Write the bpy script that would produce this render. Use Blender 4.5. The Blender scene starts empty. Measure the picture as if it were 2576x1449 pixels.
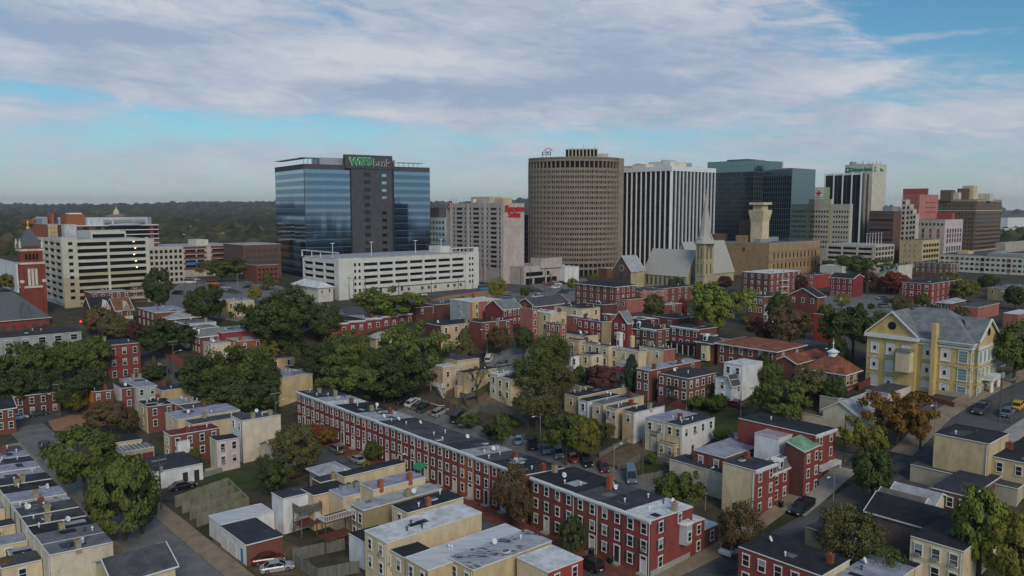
import bpy, math, random
import numpy as np
from mathutils import Vector, Matrix

# ------------------------------------------------------------------ camera, sky, sun, exposure
SC = bpy.context.scene
COL = SC.collection
FPX, HZ, CAMH = 2000., 520., 56.          # focal length and horizon in pixels of a 2576x1449 view; eye height in metres
PIT = math.atan((724.5-HZ)/FPX); CP, SP = math.cos(PIT), math.sin(PIT)
cam = bpy.data.cameras.new("camera"); co = bpy.data.objects.new("camera", cam); COL.objects.link(co)
co.location = (0, 0, CAMH); co.rotation_euler = (math.pi/2-PIT, 0, 0)
cam.sensor_width = 36; cam.lens = 36*FPX/2576; cam.clip_start = 1; cam.clip_end = 30000
SC.camera = co
SUN_EL, SUN_AZ = math.radians(34), math.radians(162)      # azimuth clockwise from the viewing direction (+Y)
sun = bpy.data.lights.new("sun", 'SUN'); sun.energy = 1.5; sun.angle = math.radians(22); sun.color = (1, .86, .68)
so = bpy.data.objects.new("sun", sun); COL.objects.link(so)
sd = Vector((math.sin(SUN_AZ)*math.cos(SUN_EL), math.cos(SUN_AZ)*math.cos(SUN_EL), math.sin(SUN_EL)))
so.rotation_euler = sd.to_track_quat('Z', 'Y').to_euler()
so.location = (0, 0, 200)
SC.view_settings.view_transform = 'Standard'; SC.view_settings.look = 'None'
SC.view_settings.exposure = 0.1; SC.view_settings.gamma = 1.0
SC.cycles.use_denoising = True
SC.cycles.max_bounces = 6; SC.cycles.diffuse_bounces = 2; SC.cycles.glossy_bounces = 3
SC.cycles.transparent_max_bounces = 4; SC.cycles.volume_bounces = 0

W = bpy.data.worlds.new("World"); SC.world = W; W.use_nodes = True
def build_world():
    nt = W.node_tree; nt.nodes.clear(); N = nt.nodes.new; L = nt.links.new
    def val(x, s):
        if isinstance(x, (int, float)): s.default_value = x
        else: L(x, s)
    def M(op, a, b=0., c=0., clamp=False):
        n = N('ShaderNodeMath'); n.operation = op; n.use_clamp = clamp
        val(a, n.inputs[0]); val(b, n.inputs[1]); val(c, n.inputs[2]); return n.outputs[0]
    def mix(f, a, b):
        n = N('ShaderNodeMix'); n.data_type = 'RGBA'; val(f, n.inputs[0])
        for s, v in ((n.inputs[6], a), (n.inputs[7], b)):
            if isinstance(v, tuple): s.default_value = (*v, 1)
            else: L(v, s)
        return n.outputs[2]
    tc = N('ShaderNodeTexCoord'); nrm = N('ShaderNodeVectorMath'); nrm.operation = 'NORMALIZE'
    L(tc.outputs['Generated'], nrm.inputs[0])
    sep = N('ShaderNodeSeparateXYZ'); L(nrm.outputs[0], sep.inputs[0])
    az = M('ARCTAN2', sep.outputs[0], sep.outputs[1]); el = M('ARCSINE', sep.outputs[2])
    def noise(sx, sy, off, detail=6, rough=.55, dist=0., shear=0.):
        cx = N('ShaderNodeCombineXYZ'); L(M('MULTIPLY', az, sx), cx.inputs[0])
        L(M('MULTIPLY_ADD', el, sy, M('MULTIPLY', az, shear)), cx.inputs[1]); cx.inputs[2].default_value = off
        n = N('ShaderNodeTexNoise'); n.inputs['Scale'].default_value = 1; n.inputs['Detail'].default_value = detail
        n.inputs['Roughness'].default_value = rough; n.inputs['Distortion'].default_value = dist
        L(cx.outputs[0], n.inputs['Vector']); return n.outputs[0]
    warp = M('SUBTRACT', noise(5, 12, 3.1, 4), .5)
    def blob(px, py, wx, wy, w):          # a cloud bank at a compass direction and height above the horizon
        a0 = math.atan((px-1288)/FPX); e0 = math.atan((HZ-py)/FPX); sa = wx/FPX; se = wy/FPX
        dx = M('DIVIDE', M('ADD', M('SUBTRACT', az, a0), M('MULTIPLY', warp, .12)), sa)
        dy = M('DIVIDE', M('ADD', M('SUBTRACT', el, e0), M('MULTIPLY', warp, .035)), se)
        r = M('ADD', M('MULTIPLY', dx, dx), M('MULTIPLY', dy, dy))
        return M('MULTIPLY', M('EXPONENT', M('MULTIPLY', r, -1.)), w)
    def total(bl):
        s = None
        for b in bl:
            x = blob(*b); s = x if s is None else M('ADD', s, x)
        return s
    n1 = noise(6, 17, 0., 8, .6, .7, 1.0); n2 = noise(15, 62, 5., 7, .62, .8, 5.); n3 = noise(45, 190, 2., 5, .6, .5, 14.)
    tex = M('ADD', M('MULTIPLY', M('SUBTRACT', n2, .5), 1.5), M('MULTIPLY', M('SUBTRACT', n3, .5), .4))
    den = M('ADD', M('MULTIPLY', M('SUBTRACT', n1, .5), 1.5), tex)
    den = M('ADD', den, total([(1500, 90, 720, 190, .95), (1000, 60, 400, 90, .3), (250, 50, 420, 110, .6), (280, 150, 330, 60, .45), (950, 175, 380, 56, .5),
        (1350, 240, 620, 50, .4), (250, 235, 240, 34, .3), (120, 325, 330, 26, .5), (640, 272, 110, 22, .4), (1000, 292, 240, 12, .35), (2420, 330, 280, 46, .5), (2330, 160, 220, 14, .35),
        (1750, 330, 500, 18, .15), (1288, 430, 3000, 60, .3), (1288, 300, 2400, 100, .32), (500, 215, 420, 40, .3), (1250, 205, 240, 50, .35), (2130, 230, 130, 60, .4),
        (2410, 85, 210, 125, -1.35), (2480, 30, 90, 14, .5), (2330, 150, 160, 10, .5), (2230, 278, 150, 26, -.55), (800, 84, 130, 40, -.5), (560, 325, 300, 30, -.6), (90, 262, 200, 28, -.6), (900, 345, 600, 30, -.3), (1640, 345, 320, 24, -.35)]))
    cov = N('ShaderNodeMapRange'); cov.interpolation_type = 'SMOOTHSTEP'; cov.inputs[1].default_value = -.35; cov.inputs[2].default_value = .8
    cov.clamp = True; L(den, cov.inputs[0]); cov = M('MULTIPLY', cov.outputs[0], .96)
    # brighter cloud where it is thin or lies towards the light
    br = M('ADD', M('ADD', M('MULTIPLY', tex, .95), M('MULTIPLY', M('SUBTRACT', noise(8, 26, 9., 7, .6, .6, 2.), .5), 1.6)),
           total([(1000, 158, 330, 30, 1.), (980, 200, 300, 16, .5), (260, 40, 360, 60, .6), (2160, 120, 90, 90, .55), (640, 265, 120, 26, .45), (2420, 330, 200, 40, .3), (1700, 40, 420, 50, .35),
                  (2120, 235, 180, 34, .5), (280, 140, 260, 28, -.85), (1500, 140, 420, 50, -.45), (1350, 235, 520, 34, -.6), (200, 315, 260, 26, .35), (1000, 291, 240, 12, .5)]))
    br = M('MULTIPLY_ADD', br, .85, .40, True)
    cloud = mix(br, CLOUD_DARK, CLOUD_BRIGHT)
    sky = N('ShaderNodeTexSky'); sky.sky_type = 'NISHITA'; sky.sun_disc = False
    sky.sun_elevation = SUN_EL; sky.sun_rotation = SUN_AZ; sky.air_density = 1.; sky.dust_density = .6; sky.ozone_density = 1.6
    tn = N('ShaderNodeVectorMath'); tn.operation = 'MULTIPLY'; L(sky.outputs[0], tn.inputs[0]); tn.inputs[1].default_value = SKY_TINT; base = tn.outputs[0]
    out = mix(cov, base, cloud)
    hz = M('EXPONENT', M('MULTIPLY', M('MAXIMUM', el, 0.), -22.))      # thick air near the horizon
    out = mix(M('MULTIPLY', hz, .75), out, HORIZON)
    up = mix(M('GREATER_THAN', el, -.02), (.9, .9, .9), out)
    bg = N('ShaderNodeBackground'); bg.inputs[1].default_value = SKY_STRENGTH; L(up, bg.inputs[0])
    o = N('ShaderNodeOutputWorld'); L(bg.outputs[0], o.inputs[0])
CLOUD_DARK, CLOUD_BRIGHT, HORIZON, SKY_TINT, SKY_STRENGTH = (3.0, 3.75, 5.2), (5.7, 5.85, 6.3), (5.0, 4.85, 4.9), (.45, .76, .88), .1
build_world()

# ------------------------------------------------------------------ projection helpers: where a view direction meets the land
def ray(px, py):
    u = (px-1288)/FPX; v = (724.5-py)/FPX
    return (u, CP+v*SP, -SP+v*CP)
def zg(x, Y):
    """the land: low around the terrace streets, climbing to the right (direction b) and towards downtown"""
    t1 = max(0., min(1., (.74*x+.67*Y-100)/120.)); t2 = max(0., min(1., (Y-205)/90.)); t = 1-(1-t1)*(1-t2)
    return 17*t*t*(3-2*t)
def G(px, py, h=0.):
    d = ray(px, py); s = d[2]/d[1]
    lo, hi = 20., 6000.
    kx = d[0]/d[1]; g = lambda Y: CAMH+s*Y-zg(kx*Y, Y)-h
    Y = lo
    while Y < hi and g(Y) > 0: Y += 2.
    a, b = Y-2, Y
    for _ in range(24):
        m = (a+b)/2
        if g(m) > 0: a = m
        else: b = m
    return Vector((kx*b, b, zg(kx*b, b)+h))
def P(px, py, Y):
    d = ray(px, py); return Vector((d[0]/d[1]*Y, Y, CAMH+d[2]/d[1]*Y))
def lenpx(p, dx, dy, xt):       # distance along a level direction until the view column xt
    k = (xt-1288)/FPX
    return (k*(p.y*CP-(p.z-CAMH)*SP)-p.x)/(dx-k*dy*CP)
HAZE = 7e-5
YAW = 42.2

# ------------------------------------------------------------------ materials
MATS = {}
def mat(name, col, rough=.85, var=.22, sc=.5, stretch=(1, 1, 1), metal=0., dark=None, dsc=.25, damt=.5, spec=None, obj=0.):
    if name in MATS: return MATS[name]
    m = bpy.data.materials.new(name); m.use_nodes = True; nt = m.node_tree; N = nt.nodes.new; L = nt.links.new
    b = nt.nodes['Principled BSDF']; b.inputs['Roughness'].default_value = rough; b.inputs['Metallic'].default_value = metal
    if spec is not None: b.inputs['Specular IOR Level'].default_value = spec
    elif rough > .6: b.inputs['Specular IOR Level'].default_value = .25
    b.inputs['Base Color'].default_value = (*col, 1)
    if var > 0:
        g = N('ShaderNodeNewGeometry'); mp = N('ShaderNodeMapping'); mp.vector_type = 'POINT'
        mp.inputs['Rotation'].default_value = (0, 0, -math.radians(YAW)); mp.inputs['Scale'].default_value = stretch
        L(g.outputs['Position'], mp.inputs[0])
        n = N('ShaderNodeTexNoise'); n.inputs['Scale'].default_value = sc; n.inputs['Detail'].default_value = 8; n.inputs['Roughness'].default_value = .7
        L(mp.outputs[0], n.inputs['Vector'])
        r = N('ShaderNodeMapRange'); r.inputs[1].default_value = .3; r.inputs[2].default_value = .7
        r.inputs[3].default_value = 1-var*1.3; r.inputs[4].default_value = 1+var; L(n.outputs[0], r.inputs[0])
        v = N('ShaderNodeVectorMath'); v.operation = 'SCALE'; v.inputs[0].default_value = col; L(r.outputs[0], v.inputs[3])
        out = v.outputs[0]
        if obj:
            oi = N('ShaderNodeObjectInfo'); r2 = N('ShaderNodeMapRange'); r2.inputs[3].default_value = 1-obj; r2.inputs[4].default_value = 1+obj
            L(oi.outputs['Random'], r2.inputs[0]); v2 = N('ShaderNodeVectorMath'); v2.operation = 'SCALE'
            L(out, v2.inputs[0]); L(r2.outputs[0], v2.inputs[3]); out = v2.outputs[0]
        if dark is not None:
            n2 = N('ShaderNodeTexNoise'); n2.inputs['Scale'].default_value = dsc; n2.inputs['Detail'].default_value = 10; n2.inputs['Roughness'].default_value = .75
            L(mp.outputs[0], n2.inputs['Vector'])
            r3 = N('ShaderNodeMapRange'); r3.inputs[1].default_value = damt; r3.inputs[2].default_value = damt+.06; L(n2.outputs[0], r3.inputs[0])
            mx = N('ShaderNodeMix'); mx.data_type = 'RGBA'; L(r3.outputs[0], mx.inputs[0]); L(out, mx.inputs[6]); mx.inputs[7].default_value = (*dark, 1); out = mx.outputs[2]
        L(out, b.inputs['Base Color'])
    MATS[name] = m; return m
WALLS = dict(red=(.245, .06, .053), crimson=(.24, .046, .05), brick=(.20, .075, .055), dbrick=(.13, .055, .046), orange=(.36, .12, .06), vermilion=(.34, .06, .045), salmon=(.38, .14, .115),
    cream=(.66, .54, .345), tan=(.56, .44, .255), yellow=(.60, .45, .185), olive=(.32, .265, .155), white=(.74, .74, .74), grey=(.40, .42, .43), lgreyw=(.55, .58, .61), pinkw=(.62, .50, .50),
    stucco=(.65, .57, .44), peach=(.62, .44, .285), sage=(.36, .39, .35), concrete=(.43, .39, .30), gcream=(.62, .58, .49), stone=(.42, .37, .225), brownb=(.15, .085, .07), tanbig=(.37, .25, .14),
    beige=(.52, .46, .39), pinkb=(.48, .20, .175), pinkd=(.38, .085, .08), hotel=(.17, .125, .085), citi=(.275, .225, .18), sheraton=(.50, .42, .38), wsfs=(.085, .088, .095), dgreyw=(.10, .10, .105), greenwall=(.25, .33, .18),
    shingle=(.17, .13, .115), churchb=(.24, .06, .045))
for k, v in WALLS.items(): mat('wall_'+k, v,   .88, .2, .5, (1, 1, .5), dark=tuple(c*(.66 if sum(v) > .3 else .72) for c in v), dsc=.7, damt=.6)
ROOFS = dict(blk=(.028, .028, .031), navy=(.045, .048, .062), dgrey=(.085, .085, .092), grey=(.17, .17, .18), lgrey=(.38, .39, .41), lilac=(.34, .345, .41), white=(.66, .66, .66),
    rust=(.23, .085, .05), slate=(.20, .21, .22), green=(.20, .36, .24), pinkroof=(.42, .32, .35), maroon=(.17, .035, .035), shingle=(.15, .125, .115), brown=(.20, .10, .05))
for k, v in ROOFS.items(): mat('roof_'+k, v, .8, .34, .5, dark=tuple(c*(1.75 if sum(v) < .4 else .72) for c in v), dsc=.28, damt=.57)
mat('roof_wstreak', (.62, .62, .64), .8, .2, 1.2, (.12, 1.6, 1), dark=(.3, .3, .33), dsc=1.3, damt=.57)
mat('roof_mott', (.42, .42, .45), .85, .25, .6, (.5, 1.3, 1), dark=(.03, .03, .033), dsc=.9, damt=.53)
mat('roof_dmott', (.075, .075, .08), .85, .3, .6, (.3, 1.3, 1), dark=(.27, .27, .28), dsc=.9, damt=.6)
mat('roof_chslate', (.115, .122, .135), .8, .12, .8)
mat('roof_cathedral', (.43, .405, .37), .8, .12, .8)
mat('trim', (.72, .72, .70), .6, .1, 1.); mat('trim_cream', (.62, .56, .42), .7, .1, 1.); mat('trim_dark', (.04, .045, .05), .6, .1, 1.)
mat('stain', (.19, .17, .13), .9, .3, 1.)
def glass(name, col, rough=.08): return mat(name, col, rough, 0., spec=.6)
glass('glass', (.02, .022, .026)); glass('glass_mid', (.075, .08, .085), .2); glass('glass_teal', (.10, .20, .19), .25)
mat('curtain', (.34, .33, .31), .5, 0.); mat('boarded', (.68, .66, .64), .7, .06, 1.)
mat('shutter', (.05, .055, .055), .7, 0.); mat('door_white', (.66, .66, .64), .6, .05, 1.); mat('door_dark', (.04, .03, .03), .6, .1, 1.)
mat('door_red', (.2, .03, .03), .6, .1, 1.); mat('awning_red', (.33, .03, .035), .8, .1, 1.); mat('awning_green', (.02, .30, .16), .6, .05, 1.)
mat('chimney_brick', (.22, .075, .05), .9, .25, 1.5); mat('chimney_tan', (.34, .30, .20), .9, .2, 1.5); mat('chimney_orange', (.36, .11, .06), .9, .2, 1.5)
mat('metal', (.42, .43, .44), .45, .1, 2., metal=.5); mat('metal_white', (.75, .75, .75), .5, .05, 2.); mat('metal_dark', (.06, .06, .065), .5, .1, 2.)
mat('wood', (.15, .12, .085), .9, .3, 1.2, (1, 1, .3)); mat('wood_grey', (.17, .165, .145), .9, .3, 1.2, (3, 3, .3)); mat('wood_red', (.16, .055, .035), .85, .3, 1.2)
mat('pole_wood', (.13, .105, .085), .9, .2, 2.); mat('bark', (.075, .06, .048), .95, .3, 2.)
mat('asphalt', (.10, .10, .103), .9, .25, .25, (.3, 1, 1), dark=(.05, .05, .053), dsc=.22, damt=.56)
mat('asphalt_old', (.19, .188, .182), .9, .22, .3, dark=(.13, .13, .128), dsc=.2, damt=.55)
mat('asphalt_dark', (.05, .05, .055), .9, .25, .3)
mat('sidewalk', (.30, .235, .165), .9, .25, .5, dark=(.14, .115, .085), dsc=.6, damt=.6); mat('sidewalk_pale', (.36, .34, .31), .9, .2, .5)
mat('brick_paving', (.19, .07, .05), .9, .3, .8); mat('paint_line', (.6, .6, .58), .8, .2, 1.)
mat('dirt', (.16, .115, .075), .95, .3, .3, dark=(.07, .075, .03), dsc=.12, damt=.52); mat('orange_dirt', (.34, .19, .11), .95, .15, .2)
mat('lawn', (.052, .072, .022), .95, .35, .35, dark=(.10, .085, .045), dsc=.3, damt=.6); mat('ground', (.085, .07, .05), .95, .4, .25, dark=(.042, .05, .02), dsc=.08, damt=.5)
mat('water', (.10, .14, .19), .15, 0.)

# ------------------------------------------------------------------ mesh and object helpers
class MB:
    def __init__(s): s.v = []; s.f = []; s.m = []
    def face(s, pts, m=0):
        i = len(s.v); s.v += [tuple(p) for p in pts]; s.f.append(tuple(range(i, i+len(pts)))); s.m.append(m)
    def box(s, x0, y0, z0, x1, y1, z1, m=0):
        if x0 > x1: x0, x1 = x1, x0
        if y0 > y1: y0, y1 = y1, y0
        i = len(s.v); s.v += [(x0, y0, z0), (x1, y0, z0), (x1, y1, z0), (x0, y1, z0), (x0, y0, z1), (x1, y0, z1), (x1, y1, z1), (x0, y1, z1)]
        for q in ((0, 3, 2, 1), (4, 5, 6, 7), (0, 1, 5, 4), (1, 2, 6, 5), (2, 3, 7, 6), (3, 0, 4, 7)): s.f.append(tuple(i+k for k in q)); s.m.append(m)
    def prism(s, base, top, m=0, cap=True):
        n = len(base); i = len(s.v); s.v += [tuple(p) for p in base]+[tuple(p) for p in top]
        for k in range(n):
            s.f.append((i+k, i+(k+1) % n, i+n+(k+1) % n, i+n+k)); s.m.append(m if isinstance(m, int) else m[k % len(m)])
        if cap:
            s.f.append(tuple(i+n+k for k in range(n))); s.m.append(m if isinstance(m, int) else m[0])
            s.f.append(tuple(i+n-1-k for k in range(n))); s.m.append(m if isinstance(m, int) else m[0])
    def cyl(s, p0, p1, r0, r1, n=8, m=0, cap=True):
        p0, p1 = Vector(p0), Vector(p1); d = (p1-p0); d = d.normalized() if d.length > 1e-9 else Vector((0, 0, 1))
        u = d.orthogonal().normalized(); w = d.cross(u)
        a = [p0+(u*math.cos(2*math.pi*k/n)+w*math.sin(2*math.pi*k/n))*r0 for k in range(n)]
        b = [p1+(u*math.cos(2*math.pi*k/n)+w*math.sin(2*math.pi*k/n))*r1 for k in range(n)]
        s.prism(a, b, m, cap)
    def beam(s, p, q, w, h, m=0, drop=.5):      # rectangular bar from p to q
        p, q = Vector(p), Vector(q); d = Vector((q.x-p.x, q.y-p.y, 0)); d = d.normalized() if d.length > 1e-6 else Vector((1, 0, 0))
        n = Vector((-d.y, d.x, 0))*w/2; up = Vector((0, 0, h*(1-drop))); dn = Vector((0, 0, -h*drop))
        s.prism([p-n+dn, p+n+dn, p+n+up, p-n+up], [q-n+dn, q+n+dn, q+n+up, q-n+up], m)
    def build(s, name, mats, parent=None, loc=(0, 0, 0), rot=0., smooth=False):
        me = bpy.data.meshes.new(name); me.from_pydata(s.v, [], s.f)
        if isinstance(mats, str): mats = [mats]
        for x in mats: me.materials.append(MATS[x])
        if len(mats) > 1: me.polygons.foreach_set('material_index', s.m)
        if smooth: me.polygons.foreach_set('use_smooth', [True]*len(me.polygons))
        me.update()
        return link(me, name, parent, loc, rot)
def link(me, name, parent=None, loc=(0, 0, 0), rot=0.):
    o = bpy.data.objects.new(name, me); COL.objects.link(o); o.parent = parent
    o.location = loc; o.rotation_euler = (0, 0, rot) if isinstance(rot, (int, float)) else rot
    return o
def tag(o, label=None, cat=None, group=None, kind=None):
    if label: o['label'] = label
    if cat: o['category'] = cat
    if group: o['group'] = group
    if kind: o['kind'] = kind
    return o
def thing(name, label, cat, loc=(0, 0, 0), rot=0., group=None):
    o = link(None, name, None, loc, rot); return tag(o, label, cat, group)
def copy_tree(o, parent=None):
    c = o.copy(); COL.objects.link(c); c.parent = parent
    for ch in o.children: copy_tree(ch, c)
    return c
TEXTS = {}
def text_mesh(s, size=1., ext=.05, bold=.0, mats=('trim',)):
    cu = bpy.data.curves.new('t', 'FONT'); cu.body = s; cu.size = size; cu.extrude = ext; cu.offset = bold; cu.align_x = 'CENTER'; cu.align_y = 'CENTER'
    o = bpy.data.objects.new('t', cu); COL.objects.link(o); dg = bpy.context.evaluated_depsgraph_get()
    me = bpy.data.meshes.new_from_object(o.evaluated_get(dg)); bpy.data.objects.remove(o); bpy.data.curves.remove(cu)
    me.materials.clear()
    for x in mats: me.materials.append(MATS[x])
    return me
mat('sign_green', (.02, .26, .09), .5, 0.); mat('sign_red', (.55, .02, .035), .5, 0.); mat('sign_navy', (.012, .03, .09), .5, 0.); mat('sign_black', (.02, .02, .02), .5, 0.)
for k, a in dict(w=("WSFS", 1., .08, .045, ('sign_green',)), wo=("WSFS", 1., .04, .075, ('metal_white',)), b=("bank", 1., .08, .0, ('sign_black',)), bo=("bank", 1., .04, .03, ('metal_white',)),
                 citi=("citi", 1., .06, .012, ('sign_navy',)), sh=("Sheraton", 1., .06, .022, ('sign_red',)), su=("Suites", 1., .06, .022, ('sign_red',)), S=("S", 1., .04, .0, ('metal_white',)),
                 cb=("Citizens Bank", 1., .05, .015, ('sign_green',)), cz=("Citizens", 1., .05, .02, ('sign_green',)), rc=("American Red Cross", 1., .03, 0., ('sign_black',))).items():
    TEXTS[k] = text_mesh(*a)

# ------------------------------------------------------------------ land, streets, lots (setting)
def strip(name, pts, hw0, hw1, m, off=.05, thick=0., step=3.):
    """ribbon along world points; hw0/hw1 are the side offsets (right negative, left positive) from the line"""
    b = MB(); rows = []
    for (p, q) in zip(pts[:-1], pts[1:]):
        p = Vector((p[0], p[1])); q = Vector((q[0], q[1])); n = max(1, int((q-p).length/step)); d = (q-p).normalized(); nn = Vector((-d.y, d.x))
        for k in range(n+1):
            c = p+(q-p)*k/n; rows.append((c+nn*hw0, c+nn*hw1))
    for (a, c), (e, f) in zip(rows[:-1], rows[1:]):
        ns = 3
        for k in range(ns):
            q = [a.lerp(c, k/ns), a.lerp(c, (k+1)/ns), e.lerp(f, (k+1)/ns), e.lerp(f, k/ns)]
            if (q[0]-q[3]).length < 1e-6: continue
            b.face([(v.x, v.y, zg(v.x, v.y)+off+thick) for v in (q[0], q[3], q[2], q[1])])
        if thick:
            for (u, w) in ((a, e), (f, c)):
                b.face([(u.x, u.y, zg(u.x, u.y)-.1), (w.x, w.y, zg(w.x, w.y)-.1), (w.x, w.y, zg(w.x, w.y)+off+thick), (u.x, u.y, zg(u.x, u.y)+off+thick)])
    return tag(b.build(name, m), kind='structure')
def lot(name, px, m, off=.05):
    """flat-lying patch whose corners are given as view directions to the ground"""
    pts = [G(x, y) for x, y in px]; xs = [p.x for p in pts]; ys = [p.y for p in pts]
    b = MB(); import mathutils
    st = max(1.5, (max(ys)-min(ys))/40)
    rows = np.arange(min(ys), max(ys)+st, st)
    def clip(poly, ax, lo, hi):
        for lim, sg in ((lo, 1), (hi, -1)):
            out = []
            for i in range(len(poly)):
                p, q = poly[i], poly[(i+1) % len(poly)]; a = (p[ax]-lim)*sg; c = (q[ax]-lim)*sg
                if a >= 0: out.append(p)
                if a*c < 0: t = a/(a-c); out.append((p[0]+(q[0]-p[0])*t, p[1]+(q[1]-p[1])*t))
            poly = out
            if len(poly) < 3: return []
        return poly
    cols = np.linspace(min(xs), max(xs)+.01, max(2, min(30, int((max(xs)-min(xs))/2.5))))
    for y0, y1 in zip(rows[:-1], rows[1:]):          # cut into small cells so the patch follows the slope
        band = clip([(p.x, p.y) for p in pts], 1, y0, y1)
        if not band: continue
        for x0, x1 in zip(cols[:-1], cols[1:]):
            cell = clip(band, 0, x0, x1)
            if cell: b.face([(x, y, zg(x, y)+off) for x, y in cell])
    return tag(b.build(name, m), kind='structure')
CY, SY = math.cos(math.radians(YAW)), math.sin(math.radians(YAW))
UB, UA = Vector((CY, SY)), Vector((-SY, CY))       # the two street directions: b runs away-right, a runs away-left
def line(anchor, d, back, fwd): p = G(*anchor).xy; return [p-d*back, p+d*fwd]

def hill(x, y):
    """far land: flat to 2 km, wooded hills behind, a river basin on the right"""
    h = 17.
    t = max(0., min(1., (y-2300)/2600)); t = t*t*(3-2*t)
    ridge = 46+13*math.sin(x*.0011+1.)+8*math.sin(x*.0031+.4)+4*math.sin(x*.009)
    right = max(0., min(1., (x/max(y, 1)-.42)/.1))
    h += t*(ridge*(1-right)+right*(20+3*math.sin(x*.002)))
    if right > 0 and y > 900: h = h*(1-right)+right*(h-17*max(0, min(1, (y-900)/500)))
    return h
def land():
    ys = list(np.arange(-60, 100, 20.))+list(np.arange(100, 300, 2.))+list(np.arange(300, 760, 30.))+list(np.geomspace(800, 9000, 40))
    xs = np.concatenate([-np.geomspace(9000, 400, 40), np.arange(-380, -240, 20.), np.arange(-240, 260, 3.), np.arange(260, 381, 20.), np.geomspace(400, 9000, 40)])
    b = MB(); n = len(xs)
    for y in ys:
        for x in xs: b.v.append((x, y, zg(x, y) if y < 780 else hill(x, y)))
    for j in range(len(ys)-1):
        for i in range(n-1): b.f.append((j*n+i, j*n+i+1, (j+1)*n+i+1, (j+1)*n+i)); b.m.append(0)
    tag(b.build('ground', 'ground'), kind='structure')
    w = MB(); w.face([(900, 1500, 4.5), (9000, 1500, 4.5), (9000, 4300, 4.5), (1500, 4300, 4.5)]); tag(w.build('river', 'water'), kind='structure')
land()
# ------------------------------------------------------------------ windows, doors and house builder
WIN = {}
def win_meshes(w, h, frame=.13, fm='trim', pane='glass', lintel=True, curtain=0.):
    k = (round(w, 2), round(h, 2), frame, fm, pane, lintel, curtain)
    if k in WIN: return WIN[k]
    b = MB(); f = frame
    b.box(-w/2-f, -.10, 0, -w/2, 0.02, h); b.box(w/2, -.10, 0, w/2+f, .02, h)
    b.box(-w/2-f*(1.6 if lintel else 1), -.13, h, w/2+f*(1.6 if lintel else 1), .02, h+f*(1.7 if lintel else 1)); b.box(-w/2-f*1.4, -.16, -f*1.1, w/2+f*1.4, .02, 0)
    b.box(-w/2, -.065, h*.5-.035, w/2, .0, h*.5+.035)
    me = b.build('window', fm); m1 = me.data; bpy.data.objects.remove(me)
    g = MB(); g.box(-w/2, -.045, 0, w/2, -.0, h*.5-.035, 0); g.box(-w/2, -.052, h*.5+.035, w/2, -.0, h, 1 if curtain else 0)
    o = g.build('pane', [pane, 'curtain']); m2 = o.data; bpy.data.objects.remove(o)
    WIN[k] = (m1, m2); return WIN[k]
DOORM = {}
def door_mesh(m, arched):
    if (m, arched) in DOORM: return DOORM[(m, arched)]
    b = MB(); b.box(-.5, -.07, 0, .5, .02, 2.05, 0); b.box(-.66, -.12, 0, -.5, .02, 2.6, 1); b.box(.5, -.12, 0, .66, .02, 2.6, 1); b.box(-.7, -.14, 2.6, .7, .02, 2.78, 1)
    b.box(-.5, -.05, 2.12, .5, .02, 2.6, 2); b.box(-.8, -.9, -.55, .8, .02, -.02, 3); b.box(-.8, -1.3, -.75, .8, -.9, -.3, 3)
    o = b.build('door', [m, 'trim', 'glass', 'sidewalk_pale']); DOORM[(m, arched)] = o.data; bpy.data.objects.remove(o); return DOORM[(m, arched)]
_b = MB(); _b.box(-.32, -.25, .02, .32, .1, .42); _o = _b.build('window_air_conditioner', 'metal'); AC = [_o.data]; bpy.data.objects.remove(_o)
SHUT = {}
def shutter_mesh(h):
    if h not in SHUT:
        b = MB(); b.box(-.2, -.06, 0, .2, .01, h); o = b.build('shutter', 'shutter'); SHUT[h] = o.data; bpy.data.objects.remove(o)
    return SHUT[h]
FURN = {}
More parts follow.
